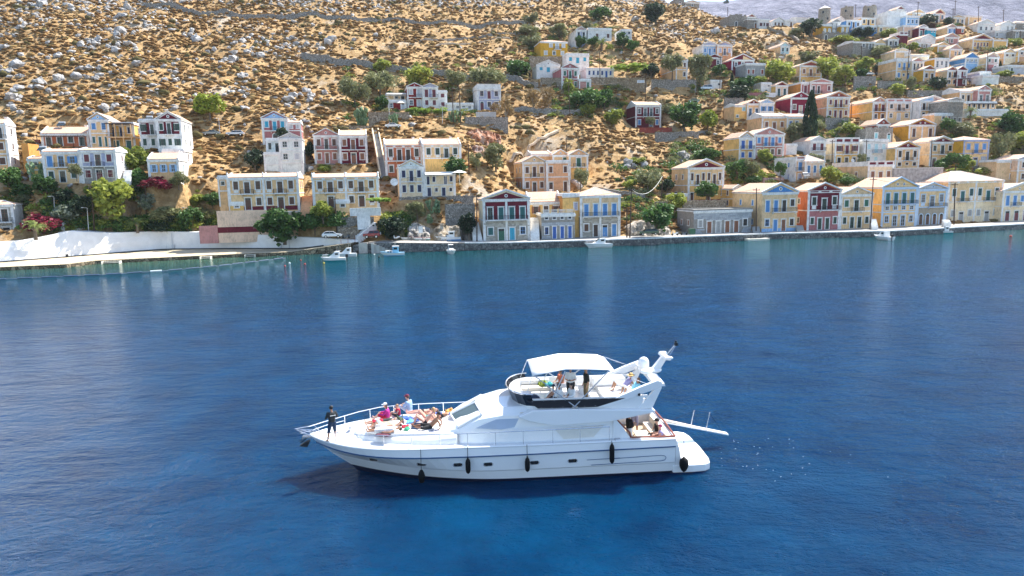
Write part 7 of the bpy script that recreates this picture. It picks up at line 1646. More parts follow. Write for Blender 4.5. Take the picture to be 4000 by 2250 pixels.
# tub: curved in plan
def tub(zb, zt_, s_in, off, name, m_, th=.09, s_end=16.2):
    pl = []
    for i in range(13):
        a = -math.pi/2+math.pi*i/12; pl.append((10.95-math.cos(a)*1.05*(1+.0)+s_in, math.sin(a)*(1.88+off)))
    pl = [(s_end, -(1.88+off))]+pl+[(s_end, 1.88+off)]
    b = MB(); n = len(pl)
    for k, (s, t_) in enumerate(pl):
        rake = .35 if s < 11 else 0
        b.v += [(s+rake*.9, t_*.97, zb), (s, t_, zt_(s)), (s+(th if s < 10.7 else 0), t_-(th if t_ > 0 else -th), zt_(s)), (s+rake*.9+th, t_*.97-(th if t_ > 0 else -th), zb)]
    for k in range(n-1):
        q = 4*k; b.f += [(q, q+4, q+5, q+1), (q+1, q+5, q+6, q+2), (q+2, q+6, q+7, q+3)]; b.m += [0, 0, 0]
    b.f += [(0, 1, 2, 3), (4*n-1, 4*n-2, 4*n-3, 4*n-4)]; b.m += [0, 0]
    return b.build(name, m_, Y)
tub(3.18, lambda s: 3.90 if s < 14 else 3.90-.02*(s-14), 0, 0, 'flybridge_coaming', GEL)
for sg in (-1, 1):
    pts = [(10.62, 3.84), (15.35, 3.80), (14.0, 3.42), (11.15, 3.46)]
    u = MB(); u.prism(pts if sg < 0 else pts[::-1], 'y', *sorted((sg*1.86, sg*1.93))); o = u.build('black_side_screen', BPAN, Y)
    u = MB()
    for i in range(9): u.ball((10.9+i*.52, sg*1.94, 3.80), .022, 6, 4)
    for i in range(6): u.ball((11.3+i*.52, sg*1.94, 3.49), .022, 6, 4)
    tag(u.build('studs', STEEL, o), kind='stuff')
b = MB(); n = 9
for i in range(n):
    a = -math.pi/2+math.pi*i/(n-1); s, t_ = 10.93-math.cos(a)*1.08, math.sin(a)*1.86; b.v += [(s+.10, t_*1.0, 3.55), (s-.10, t_*1.03, 4.10)]
for i in range(n-1): b.f.append((2*i, 2*i+2, 2*i+3, 2*i+1)); b.m.append(0)
b.build('wind_deflector', plain('smoked_acrylic', (.015,.018,.025), .1, 0, 0), Y)
b = MB(); b.path([(10.93-math.cos(-math.pi/2+math.pi*i/12)*1.18, math.sin(-math.pi/2+math.pi*i/12)*1.87, 4.13) for i in range(13)], .03, 5); b.build('deflector_rail', CHR, Y)
b = MB(); b.box(10.3, 16.0, -1.78, 1.78, 3.2, 3.24); b.build('flybridge_floor', VINYL, Y)
for nm, bx, m_ in (('helm_console', (10.5,11.0,-1.1,-.1,3.24,3.78), GEL), ('bench_seat', (10.6,12.1,.9,1.7,3.24,3.6), VINYL), ('bench_back', (10.6,12.1,1.5,1.74,3.6,3.84), GEL), ('l_seat', (12.0,13.3,-1.74,-1.05,3.24,3.58), VINYL), ('helm_seat', (13.45,13.95,.2,1.0,3.24,3.7), GEL), ('helm_seat_back', (13.85,14.0,.2,1.0,3.7,4.15), GEL), ('aft_sun_pad', (14.5,16.3,-1.4,1.5,3.3,3.55), plain('sun_pad_white', (.82,.81,.79), .7)), ('aft_backrest', (14.3,16.0,.9,1.6,3.55,3.95), GEL), ('fly_table', (12.3,12.95,.2,.9,3.75,3.8), plain('sun_pad_white', (.82,.81,.79), .7)), ('table_leg', (12.58,12.68,.5,.6,3.24,3.75), CHR)):
    b = MB(); b.box(*bx); bevel(b.build(nm, m_, Y), .05, 2)
b = MB(); b.ball((10.85, -1.2, 3.72), .42, 12, 8, 0, (1.15, .75, .55)); b.build('navy_cover', plain('navy_cover_cloth', (.02,.035,.07), .8, 0, .15, 4), Y, smooth=True)
# bimini
SB = [(10.95, 4.98), (11.7, 5.10), (12.55, 5.24), (13.6, 5.20), (14.6, 5.13), (14.95, 4.98)]; b = MB(); nt_ = 7
for k, (s, z) in enumerate(SB):
    for j in range(nt_):
        t_ = -1.5+3*j/(nt_-1); b.v.append((s, t_, z-.05*(abs(t_)/1.5)**4+.02))
for k in range(len(SB)-1):
    for j in range(nt_-1): q = k*nt_+j; b.f.append((q, q+nt_, q+nt_+1, q+1)); b.m.append(0)
o = b.build('bimini_canopy', plain('bimini_canvas', (.84,.83,.81), .8, 0, .04, 2), Y, smooth=True); m_ = o.modifiers.new('thickness', 'SOLIDIFY'); m_.thickness = .03
for sg in (-1, 1):
    for s, z in ((11.1, 4.9), (12.52, 5.1), (14.6, 5.02)):
        u = MB(); u.tube((12.9, sg*1.98, 3.5) if s != 12.52 else (11.9, sg*1.75, 3.9), (s, sg*1.5, z), .03, .03, 6); u.build('bimini_strut', plain('brushed_strut', (.42,.44,.47), .35, .4, 0), Y)
    u = MB(); u.box(12.75, 13.05, *sorted((sg*1.9, sg*2.08)), 3.40, 3.52); u.build('strut_foot', STEEL, Y)
    u = MB(); u.tube((14.9, sg*1.45, 5.0), (16.6, sg*1.6, 4.3), .012); u.tube((10.95, sg*1.45, 4.95), (10.6, sg*1.7, 3.95), .012); u.build('stay', CHR, Y)
# radar arch
for sg in (-1, 1):
    y0, y1 = sorted((sg*1.72, sg*1.92))
    u = MB(); u.prism([(13.9,3.40),(14.55,3.40),(16.35,4.02),(17.1,4.25),(17.12,4.52),(16.9,4.6),(16.1,4.32),(15.2,3.95)], 'y', y0, y1); bevel(u.build('arch_leg', GEL, Y), .03)
    u = MB(); u.prism([(15.95,3.22),(16.65,3.22),(17.12,4.25),(16.78,4.18)], 'y', y0+.01, y1-.01); bevel(u.build('arch_leg', GEL, Y), .03)
    u = MB(); u.prism([(15.55,3.72),(16.5,3.78),(16.45,3.88),(15.6,3.86)], 'y', y0+.03, y1-.03); u.build('arch_strut', GEL, Y)
b = MB(); pl = [(-1.82, 4.42), (-1.3, 4.46), (-.6, 4.5), (0, 4.5), (.6, 4.5), (1.3, 4.46), (1.82, 4.42)]
for (a, za), (c, zc) in zip(pl[:-1], pl[1:]): b.hexa([(16.7, a, za-.14), (17.3, a, za-.14), (17.3, c, zc-.14), (16.7, c, zc-.14)], [(16.75, a, za), (17.25, a, za), (17.25, c, zc), (16.75, c, zc)])
b.build('arch_beam', GEL, Y)
b = MB(); b.lathe([(.30,0),(.36,.05),(.36,.13),(.2,.18)], (17.25, 0, 4.5), 16); b.build('mast_base', GEL, Y, smooth=True)
b = MB(); b.hexa([(17.08,-.16,4.6),(17.5,-.16,4.6),(17.5,.16,4.6),(17.08,.16,4.6)], [(17.62,-.11,5.3),(17.9,-.11,5.22),(17.9,.11,5.22),(17.62,.11,5.3)]); bevel(b.build('mast', GEL, Y), .03)
b = MB(); b.hexa([(17.6,-.62,5.24),(17.88,-.62,5.2),(17.88,.62,5.2),(17.6,.62,5.24)], [(17.66,-.66,5.34),(17.95,-.66,5.3),(17.95,.66,5.3),(17.66,.66,5.34)]); b.box(17.7, 18.0, -.68, -.4, 5.3, 5.36); b.box(17.7, 18.0, .4, .68, 5.3, 5.36); b.build('spreader', GEL, Y)
b = MB(); b.tube((17.9, .12, 5.3), (18.3, .05, 5.82), .015); b.tube((17.95, -.15, 5.3), (18.35, -.02, 5.84), .015); b.build('aerial_rod', CHR, Y)
b = MB(); b.box(18.27, 18.42, -.06, .08, 5.8, 5.96); b.tube((18.34, 0, 5.96), (18.34, 0, 6.06), .05); b.build('navigation_light', BLK, Y)
b = MB(); b.lathe([(.17,0),(.25,.06),(.28,.2),(.27,.42),(.2,.55),(.08,.62),(.0,.63)], (16.85, .55, 4.5), 18); b.build('satcom_dome', GEL, Y, smooth=True)
b = MB(); b.lathe([(.07,0),(.08,.22),(.04,.28)], (16.55, .85, 4.42), 10); b.build('small_dome', GEL, Y, smooth=True)
b = MB(); b.lathe([(.3,0),(.32,.08),(.25,.16),(.0,.18)], (16.8, -.2, 4.5), 16); b.build('radar_scanner', GEL, Y, smooth=True)
b = MB(); b.ball((16.0, -1.95, 3.95), .07, 8, 6); b.build('side_light', BLK, Y)
# rails
def rail(sg):
    top = [(-.72, 0, 2.25)]; 
    for s in (0.0, .6, 1.3, 2.2, 3.2, 4.4, 5.8, 7.2, 8.6, 10, 11.4, 12.8, 14.5):
        h_, z = hb0(max(s, .02)); top.append((s, sg*max(h_-.12+(.18 if s < 1.0 else 0), .26), 2.28+.25*min(1, s/3.0)))
    u = MB(); u.path(top, .022, 6); u.build('guard_rail', CHR, Y)
    for s in (.3, 1.5, 2.7, 3.9, 5.2, 6.5, 7.8, 9.1, 10.4, 11.8, 13.1, 14.5):
        h_, z = hb0(s); y = sg*max(h_-.12, .2); zt_ = 2.28+.25*min(1, s/3.0); u = MB(); u.tube((s+(.25 if s < 1 else 0), y, z-.02), (s-(.15 if s < 1 else 0), y*1.0+(sg*.1 if s < 1 else 0), zt_), .016, .016, 6); u.build('stanchion', CHR, Y)
    u = MB(); u.path([(-.45, 0, 2.02), (0.1, sg*.34, 2.05), (.7, sg*.85, 2.1), (1.45, sg*1.3, 2.12)], .018, 6); u.build('lower_rail', CHR, Y)
    u = MB(); u.tube((.25, sg*.25, 1.88), (-.6, sg*.08, 2.22), .03); u.build('pulpit_brace', CHR, Y)
rail(-1); rail(1)
b = MB(); b.box(-.35, .5, -.14, .14, 1.80, 1.88); b.build('anchor_roller', STEEL, Y)
b = MB(); b.tube((-.1, -.02, 1.82), (-.42, -.02, 1.55), .035); b.prism([(-.5,1.42),(-.12,1.36),(.0,1.62),(-.16,1.6),(-.3,1.52)], 'y', -.2, .16); b.tube((-.42,-.25,1.66), (-.42,.2,1.66), .03); b.build('anchor', plain('anchor_iron', (.03,.035,.04), .6, .5, 0), Y)
b = MB(); b.lathe([(.12,0),(.14,.08),(.07,.12),(.1,.2),(.09,.24)], (1.95, .1, 1.93), 10); b.build('windlass', STEEL, Y)
b = MB(); b.path([(1.85, .05, 1.97), (1.0, .0, 1.96), (.3, 0, 1.93)], .03, 5); b.build('anchor_chain', STEEL, Y)
for s, sg in ((.9, -1), (.9, 1), (7.0, -1), (7.0, 1), (14.9, -1), (14.9, 1)):
    h_, z = hb0(s); b = MB(); b.box(s-.14, s+.14, sg*(h_-.22)-.02, sg*(h_-.22)+.02, z+.06, z+.1); b.box(s-.05, s+.05, sg*(h_-.22)-.02, sg*(h_-.22)+.02, z-.01, z+.06); b.build('cleat', STEEL, Y)
# portholes
for s, z in ((3.3, 1.18), (5.6, 1.06), (7.3, 1.02), (8.72, 1.0), (10.9, .98), (12.72, .97)):
    for sg in (-1, 1):
        def hull_y(z_):
            pr = None
            for l in range(nl-1):
                ys = []
                for ll in (l, l+1):
                    for i in range(NU-1):
                        a, c = hp(ll, i), hp(ll, i+1)
                        if a[0] <= s <= c[0]: t_ = (s-a[0])/(c[0]-a[0]+1e-9); ys.append((a[1]*(1-t_)+c[1]*t_, a[2]*(1-t_)+c[2]*t_)); break
                if len(ys) == 2 and ys[1][1] <= z_ <= ys[0][1]: t_ = (z_-ys[1][1])/(ys[0][1]-ys[1][1]+1e-9); return ys[1][0]*(1-t_)+ys[0][0]*t_
            return 2.4
        y = hull_y(z); y2 = hull_y(z-.1); tilt = math.atan2(y-y2, .1); ya = math.atan2(hb0(s+.3)[0]-hb0(s-.3)[0], .6)
        b = MB(); n = 16; pts = []
        for i in range(n):
            a = 2*math.pi*i/n; cx = .12 if math.cos(a) > 0 else -.12; pts.append((cx+.085*math.cos(a), .08*math.sin(a)))
        b.prism(pts if sg < 0 else pts[::-1], 'y', -.03, .03)
        o = b.build('porthole', plain('porthole_glass', (.008,.01,.014), .12, 0, 0), Y, (s, sg*(y+.0), z)); o.rotation_euler = (sg*-tilt*-1*.0, 0, -sg*ya*-1 if sg > 0 else -ya)
        u = MB(); u.path([(x*1.12, -sg*-.0+(-.032 if sg < 0 else .032), zz*1.18) for x, zz in pts+[pts[0]]], .010, 4); u.build('rim', CHR, o)
# oval accent line on the after topsides
b = MB(); y = -2.345; pts = [(14.6, .98), (17.0, 1.02), (17.18, .98), (17.24, .88), (17.18, .78), (17.0, .74), (13.6, .72)]; b.path([(s, -(hb0(s)[0]+.005), z) for s, z in pts], .013, 5); b.path([(13.4, -(hb0(13.4)[0]-.01), .98), (15, -(hb0(15)[0]+.003), 1.0)], .013, 5); b.build('accent_line', plain('rub_rail_navy', (.03,.09,.2), .3), Y)
# cockpit
b = MB(); b.box(14.8, 17.6, -2.0, 2.0, 1.0, 1.06); b.build('cockpit_floor', plain('cockpit_floor', (.42,.32,.22), .7, 0, .15, 3), Y)
for sg in (-1, 1):
    b = MB(); b.box(14.82, 17.7, *sorted((sg*2.02, sg*2.26)), 1.0, 1.84); b.build('cockpit_side', GEL, Y)
    b = MB(); b.path([(15.6, sg*2.14, 1.92), (17.72, sg*2.12, 1.88)], .045, 6); b.build('teak_rail', TEAK, Y)
b = MB(); b.box(17.5, 17.74, -2.14, 2.14, .4, 1.78); b.build('transom', GEL, Y)
b = MB(); b.path([(17.72, -2.12, 1.88), (17.78, 0, 1.88), (17.72, 2.12, 1.88)], .045, 6); b.build('teak_rail', TEAK, Y)
b = MB(); b.box(17.0, 17.5, -1.95, 1.2, 1.06, 1.42); b.build('cockpit_bench', VINYL, Y); b = MB(); b.box(17.36, 17.5, -1.95, 1.2, 1.42, 1.8); b.build('bench_back', VINYL, Y)
b = MB(); b.box(16.1, 16.8, -1.5, -.3, 1.5, 1.55); b.build('cockpit_table', plain('glass_table', (.5,.5,.48), .2, 0, 0), Y); b = MB(); b.tube((16.45, -.9, 1.05), (16.45, -.9, 1.5), .05); b.build('table_leg', CHR, Y)
b = MB(); b.box(14.76, 14.82, -1.6, 1.6, 1.06, 2.85); b.build('saloon_door', plain('saloon_door_cream', (.55,.46,.33), .5, 0, .05), Y)
b = MB(); b.box(14.82, 14.85, .2, 1.0, 1.1, 2.7); b.build('door_frame', GEL, Y)
# bathing platform
b = MB(); pl = [(17.6,-2.24),(18.6,-2.26),(19.2,-2.2),(19.5,-2.0),(19.62,-1.5),(19.68,0),(19.62,1.5),(19.5,2.0),(19.2,2.2),(18.6,2.26),(17.6,2.24)]; b.prism(pl, 'z', .06, .44); bevel(b.build('swim_platform', GEL, Y), .05)
b = MB(); pl2 = [(q[0]-.1, q[1]*.95) for q in pl]; b.prism(pl2, 'z', -.25, .06); b.build('platform_keel', NAVY, Y)
b = MB(); b.box(18.25, 18.6, -1.9, 1.9, .44, .455); b.build('platform_hatch', plain('grey_nonskid', (.42,.42,.42), .8, 0, .05), Y)
for sg in (-1, 1):
    b = MB(); b.prism([(17.74, .44), (18.05, .44), (17.9, 1.3), (17.74, 1.78)], 'y', *sorted((sg*1.95, sg*2.2))); b.build('quarter_fairing', GEL, Y)
# passerelle
A, B = Vector((17.9, 1.0, 1.5)), Vector((21.5, 1.0, .62)); d = (B-A).normalized(); b = MB(); roofbar(b, A, B, .38, .06); b.build('passerelle', GEL, Y)
b = MB(); roofbar(b, A+Vector((.2, 0, .06)), B+Vector((-.15, 0, .06)), .30, .012); b.build('passerelle_tread', plain('tread_pinkish', (.66,.55,.48), .8, 0, .1, 8), Y)
pp = []
for s, zt_ in ((19.45, 2.06), (20.28, 1.9)):
    z0 = A.z+(B.z-A.z)*(s-A.x)/(B.x-A.x); b = MB(); b.tube((s, .82, z0), (s+.18, .82, zt_), .018); b.ball((s+.18, .82, zt_), .03, 6, 5); b.build('passerelle_post', CHR, Y); pp.append(Vector((s+.18, .82, zt_)))
b = MB(); b.path([(18.1, .82, 1.45), pp[0], pp[1], (21.2, .82, .75)], .012, 4); b.build('passerelle_rope', plain('navy_rope', (.01,.02,.05), .8), Y)
# fenders hang from the rail: things of their own
FEN = plain('fender_black', (.006,.006,.007), .7, 0, 0, 1, 0, .2); YM = Matrix.Translation(YO) @ Matrix.Rotation(YYAW, 4, 'Z')
def fender(s, zt_, zb_, r, label, kind='long', y=None, ztie=1.95):
    y = y if y is not None else -(2.52+r)+.0; p = YM @ Vector((s, y, 0)); t = empty('fender', p, YYAW, label, 'fender', 'black fenders hung along the near side')
    b = MB(); h_ = zt_-zb_
    if kind == 'long': b.lathe([(.03,h_+.06),(.04,h_),(r*.8,h_-.08),(r,h_-.2),(r,.2),(r*.8,.07),(.03,0)][::-1], (0, 0, zb_), 14)
    elif kind == 'drop': b.lathe([(.05,0),(r*.65,.03),(r*.8,.12),(r,h_*.5),(r*.75,h_*.8),(.06,h_)], (0, 0, zb_), 14)
    else: b.lathe([(.04,0),(r*.55,.08),(r*.92,.26),(r,.42),(r*.85,.6),(r*.4,h_-.06),(.04,h_)], (0, 0, zb_), 16)
    b.build('fender_body', FEN, t, smooth=True)
    b = MB(); b.path([(0, 0, zt_), (0, .08+.0, ztie)], .014, 5); b.build('rope', BLK, t)
fender(5.62, .98, .36, .17, 'teardrop black fender hanging over the second porthole near the bow', 'drop')
fender(7.78, 1.42, .68, .12, 'long black fender right of the third porthole', ); fender(10.55, 1.34, .64, .12, 'long black fender covering the left of the fifth porthole'); fender(14.55, 1.82, .86, .12, 'long black fender furthest aft on the hull side, hung highest'); fender(18.05, .96, .22, .22, 'big round black fender at the stern platform corner', 'ball', -2.5, 1.75)
# ---- foam and glints in the wake
b = MB(); rr = random.Random(4)
for i in range(44):
    px = 2800+abs(rr.gauss(0, 330)); cyy = 1740+(px-2800)*.03; py = rr.gauss(cyy if rr.random() < .6 else 1830, 26)
    p = atz(px, py, .012); a, c_ = rr.uniform(.012, .045), rr.uniform(.006, .015); th = rr.random()*.6
    pts = [(p.x+a*math.cos(q)*1.0, p.y+c_*math.sin(q)+.3*a*math.cos(q)*th, .015) for q in [k*math.pi/3 for k in range(6)]]
    b.add(pts+[(p.x, p.y, .03)], [(k, (k+1) % 6, 6) for k in range(6)])
tag(b.build('wake_foam', plain('foam', (.85,.87,.88), .4, 0, 0)), kind='stuff', label='small white foam flecks in the yacht wake')
# ================================================================ people
SK = dict(light=(.62,.36,.25), tan=(.46,.23,.13), dark=(.30,.14,.075), pink=(.68,.36,.27))
def skinm(k): return plain('skin_'+k, SK[k], .5, 0, .08, 6)
def cloth(n, c): return plain('cloth_'+n, c, .85, 0, .15, 5)
HANDS = True
def pose(kind):
    J = {}
    if kind.startswith('stand'):
        J.update(pel=(0,0,.95), bel=(0,0,1.12), che=(.0,0,1.32), nec=(.0,0,1.49), hea=(.02,0,1.64))
        for s, n in ((1,'L'),(-1,'R')):
            J['hip'+n] = (0,s*.09,.9); J['kne'+n] = (.03,s*.12,.49); J['ank'+n] = (-.02,s*.14,.08); J['toe'+n] = (.15,s*.17,.035); J['sho'+n] = (0,s*.18,1.41); J['elb'+n] = (-.03,s*.25,1.13); J['wri'+n] = (.06,s*.25,.9); J['han'+n] = (.09,s*.25,.82)
        if kind == 'stand_cross':
            for s, n in ((1,'L'),(-1,'R')): J['elb'+n] = (.05,s*.27,1.17); J['wri'+n] = (.22,s*.04,1.22); J['han'+n] = (.22,-s*.06,1.23)
            J['kneL'] = (.02,.18,.49); J['ankL'] = (-.02,.26,.08); J['toeL'] = (.12,.31,.035)
        if kind == 'stand_front':
            for s, n in ((1,'L'),(-1,'R')): J['elb'+n] = (.06,s*.25,1.14); J['wri'+n] = (.28,s*.12,1.14); J['han'+n] = (.35,s*.08,1.16)
    elif kind.startswith('lie'):
        J.update(pel=(0,0,.13), bel=(-.2,0,.12), che=(-.38,0,.14), nec=(-.56,0,.15), hea=(-.72,0,.17))
        for s, n in ((1,'L'),(-1,'R')):
            J['hip'+n] = (.06,s*.09,.12); J['kne'+n] = (.48,s*.12,.14); J['ank'+n] = (.88,s*.13,.08); J['toe'+n] = (.93,s*.17,.22); J['sho'+n] = (-.5,s*.18,.13); J['elb'+n] = (-.26,s*.32,.08); J['wri'+n] = (-.03,s*.3,.08); J['han'+n] = (.06,s*.28,.08)
        if kind == 'lie_knees' or kind == 'lie_knee1':
            for s, n in ((1,'L'),(-1,'R'))[:(2 if kind == 'lie_knees' else 1)]: J['kne'+n] = (.36,s*.11,.50); J['ank'+n] = (.62,s*.12,.10); J['toe'+n] = (.78,s*.14,.04)
        if kind == 'lie_arms':
            for s, n in ((1,'L'),(-1,'R')): J['elb'+n] = (-.72,s*.36,.12); J['wri'+n] = (-.88,s*.14,.1); J['han'+n] = (-.84,s*.06,.1)
            J['hea'] = (-.72,0,.24)
    elif kind.startswith('recline'):
        J.update(pel=(0,0,.12), bel=(-.13,0,.24), che=(-.28,0,.40), nec=(-.38,0,.56), hea=(-.40,0,.71))
        for s, n in ((1,'L'),(-1,'R')):
            J['hip'+n] = (.05,s*.09,.11); J['kne'+n] = (.45,s*.13,.14 if kind == 'recline' else .45); J['ank'+n] = (.85 if kind == 'recline' else .60,s*.13,.07); J['toe'+n] = (.92 if kind == 'recline' else .77,s*.16,.2 if kind == 'recline' else .04)
            J['sho'+n] = (-.35,s*.18,.49); J['elb'+n] = (-.5,s*.27,.27); J['wri'+n] = (-.5,s*.28,.07); J['han'+n] = (-.42,s*.28,.04)
        if kind == 'recline': J['kneL'] = (.38,.3,.12); J['ankL'] = (.62,.1,.08); J['toeL'] = (.75,.08,.1)
    elif kind.startswith('sitfloor'):
        J.update(pel=(0,0,.12), bel=(-.02,0,.27), che=(.0,0,.46), nec=(.04,0,.63), hea=(.09,0,.77))
        for s, n in ((1,'L'),(-1,'R')):
            J['hip'+n] = (.05,s*.1,.11); J['kne'+n] = (.42,s*.16,.30); J['ank'+n] = (.72,s*.14,.08); J['toe'+n] = (.84,s*.16,.14); J['sho'+n] = (.02,s*.18,.55); J['elb'+n] = (.16,s*.26,.34); J['wri'+n] = (.36,s*.16,.36); J['han'+n] = (.43,s*.13,.36)
    else:  # chair, seat surface at z 0
        J.update(pel=(0,0,.10), bel=(-.03,0,.26), che=(-.03,0,.46), nec=(0,0,.63), hea=(.03,0,.78))
        for s, n in ((1,'L'),(-1,'R')):
            J['hip'+n] = (.05,s*.1,.09); J['kne'+n] = (.44,s*.13,.10); J['ank'+n] = (.42,s*.13,-.30); J['toe'+n] = (.57,s*.15,-.35); J['sho'+n] = (-.02,s*.18,.55); J['elb'+n] = (.08,s*.25,.3); J['wri'+n] = (.30,s*.14,.28); J['han'+n] = (.37,s*.11,.28)
    return {k: Vector(v) for k, v in J.items()}
def person(label, loc, head, pk, skin='tan', sc=1.0, wear=(), hair=(.02,.012,.008), hairk='short', hat=None, glasses=False, fat=1.0, world=None):
    J = pose(pk); g = []
    def C(grp, a, ra, c, rc): g.append((grp, J[a] if isinstance(a, str) else a, ra, J[c] if isinstance(c, str) else c, rc))
    up = (J['nec']-J['pel']).normalized(); f = fat
    for s, n in ((1,'L'),(-1,'R')):
        off = (J['sho'+n]-J['che']); off = off-up*off.dot(up); lat = off.normalized()
        C('hips', J['pel']+lat*.06, .115*f, J['hip'+n], .10*f); C('torso', J['pel']+lat*.05, .11*f, J['bel']+lat*.05, .105*f); C('torso', J['bel']+lat*.05, .105*f, J['che']+lat*.075, .115*f); C('torso', J['che']+lat*.075, .11*f, J['sho'+n], .062)
        C('uarm', 'sho'+n, .056, 'elb'+n, .042); C('farm', 'elb'+n, .040, 'wri'+n, .028); C('hand', 'wri'+n, .027, 'han'+n, .032)
        C('thigh', 'hip'+n, .092*f, 'kne'+n, .060); C('shin', 'kne'+n, .056, J['kne'+n].lerp(J['ank'+n], .35), .056); C('shin', J['kne'+n].lerp(J['ank'+n], .35), .055, J['ank'+n], .036); C('foot', 'ank'+n, .040, 'toe'+n, .030)
        d = (J['han'+n]-J['wri'+n]).normalized(); sd_ = d.orthogonal().normalized(); 
        if abs(sd_.dot(lat)) > .5: sd_ = d.cross(sd_)
        nn = d.cross(sd_)
        for i, (o_, L_) in enumerate(((-.024, .062), (-.008, .075), (.008, .07), (.024, .055))):
            a = J['han'+n]+sd_*o_+d*.02; m_ = a+d*L_*.55; e = m_+(d*.7+nn*.5)*L_*.45; C('hand', a, .0105, m_, .0105); C('hand', m_, .0105, e, .009)
        a = J['wri'+n]+d*.02+sd_*.025; C('hand', a, .0125, a+(d*.6+sd_*.8).normalized()*.055, .0105)
    C('torso', J['che']-up*.02, .115*f, J['che']+up*.04, .10); C('neck', J['che']+up*.1, .065, 'nec', .052); C('neck', 'nec', .050, J['nec'].lerp(J['hea'], .55), .050)
    fw = Vector((1, 0, 0)) if not pk.startswith('lie') else Vector((0, 0, 1)); hu = (J['hea']-J['nec']).normalized() if not pk.startswith('lie') else Vector((-1, 0, 0))
    if pk.startswith(('sit', 'chair', 'recline', 'stand')): hu = Vector((0, 0, 1))
    h0 = J['hea']; C('head', h0+hu*.02-fw*.012, .088, h0+hu*.035-fw*.02, .092); C('head', h0-hu*.05+fw*.028, .060, h0+hu*.0+fw*.02, .078)
    C('head', h0-hu*.005+fw*.092, .013, h0-hu*.025+fw*.104, .014)
    sdv = fw.cross(hu)
    for s in (-1, 1): C('head', h0+sdv*s*.088, .016, h0+sdv*s*.09+hu*.03, .015)
    def mk(sel, grow, name, m_, parent, vox):
        b = MB()
        for grp, a, ra, c, rc in g:
            if not sel(grp, a, c): continue
            a, c = Vector(a), Vector(c); ra += grow; rc += grow
            n_ = 10 if ra > .03 else 6
            if (c-a).length > 1e-4: b.tube(a, c, ra, rc, n_)
            b.ball(a, ra, n_, 6); b.ball(c, rc, n_, 6)
        if not b.v: return None
        o = b.build(name, m_, parent, smooth=True); r_ = o.modifiers.new('remesh', 'REMESH'); r_.mode = 'VOXEL'; r_.voxel_size = vox; r_.use_smooth_shade = True
        sm = o.modifiers.new('smooth', 'SMOOTH'); sm.factor = .5; sm.iterations = 2 if grow == 0 else 3
        return o
    p = YM @ Vector(loc); t = empty('person', p, YYAW+R(head), label, 'person', 'people aboard the yacht'); t.scale = (sc, sc, sc)
    mk(lambda q, a, c: True, 0, 'body', skinm(skin), t, .0125)
    for w_ in wear:
        nm, cn, cc = w_[0], w_[1], w_[2]
        if nm == 'shirt': sel = lambda q, a, c: q in ('torso', 'uarm')
        elif nm == 'long_shirt': sel = lambda q, a, c: q in ('torso', 'uarm', 'farm')
        elif nm == 'vest': sel = lambda q, a, c: q == 'torso'
        elif nm in ('shorts', 'swim_shorts'): sel = lambda q, a, c: q in ('hips', 'thigh')
        elif nm == 'trousers': sel = lambda q, a, c: q in ('hips', 'thigh', 'shin')
        elif nm == 'bikini_bottom': sel = lambda q, a, c: q == 'hips'
        else: sel = None
        if nm == 'bikini_top':
            b = MB(); ch = J['che']; up_ = up; fr = fw if not pk.startswith('lie') else Vector((0, 0, 1)); lat = up_.cross(fr).normalized()
            for s in (-1, 1): b.ball(ch+fr*.085+lat*s*.075+up_*.02, .062, 8, 6)
            b.build(nm, cloth(cn, cc), t, smooth=True)
        elif nm == 'chest_stripe':
            b = MB(); b.box(-.165, -.15, -.15, .12, 1.30, 1.325); b.build(nm, cloth(cn, cc), t)
        else: mk(sel, .016 if nm != 'bikini_bottom' else .008, nm, cloth(cn, cc), t, .018)
    # hair
    hm = plain('hair_%d' % int(sum(hair)*1000), hair, .6, 0, .2, 8)
    if hairk != 'bald':
        b = MB(); b.ball(h0+hu*.045-fw*.03, .102, 12, 8)
        if hairk == 'long':
            for k in range(5): b.tube(h0+hu*.03-fw*.06+sdv*(k-2)*.03, h0-hu*.22-fw*.09+sdv*(k-2)*.035+Vector((0, 0, .0 if not pk.startswith('lie') else -.05)), .045, .03, 7)
        o = b.build('hair', hm, t, smooth=True); r_ = o.modifiers.new('remesh', 'REMESH'); r_.mode = 'VOXEL'; r_.voxel_size = .014; r_.use_smooth_shade = True
    if hat:
        hk, cn, cc = hat; b = MB()
        b.lathe([(.108, 0), (.110, .04), (.09, .09), (.05, .115), (.0, .12)], n=14)
        if hk == 'cap': b.prism([(.08,-.075),(.19,-.05),(.205,0),(.19,.05),(.08,.075)], 'z', .0, .015)
        else: b.lathe([(.22, -.01), (.2, .0), (.1, .012)], n=16)
        o = b.build('cap' if hk == 'cap' else 'sun_hat', cloth(cn, cc), t, h0+hu*.055, smooth=True)
        if pk.startswith('lie'): o.rotation_euler = (0, R(-90), 0)
    for s in (-1, 1):
        if not glasses: b = MB(); b.ball(h0+fw*.088+hu*.018+sdv*s*.032, .011, 6, 5); b.build('eye', plain('eye_dark', (.02,.015,.012), .2, 0, 0), t)
    if glasses: b = MB(); [b.ball(h0+fw*.092+hu*.018+sdv*s*.034, .03, 8, 5, 0, (.5, 1, .8) if not pk.startswith('lie') else (.8, 1, .5)) for s in (-1, 1)]; b.tube(h0+fw*.1+hu*.02-sdv*.02, h0+fw*.1+hu*.02+sdv*.02, .008); b.build('sunglasses', BLK, t)
    return t
FD = 2.31
NV = ('navy', (.012,.02,.04))
person('person standing at the bow with crossed arms in dark polo and navy shorts', (1.32, -.95, 1.91), 118, 'stand_cross', 'tan', 1.0, (('shirt', 'charcoal', (.03,.034,.036)), ('shorts', 'navy_blue', (.015,.04,.09)), ('chest_stripe', 'white', (.8,.8,.78))), glasses=False)
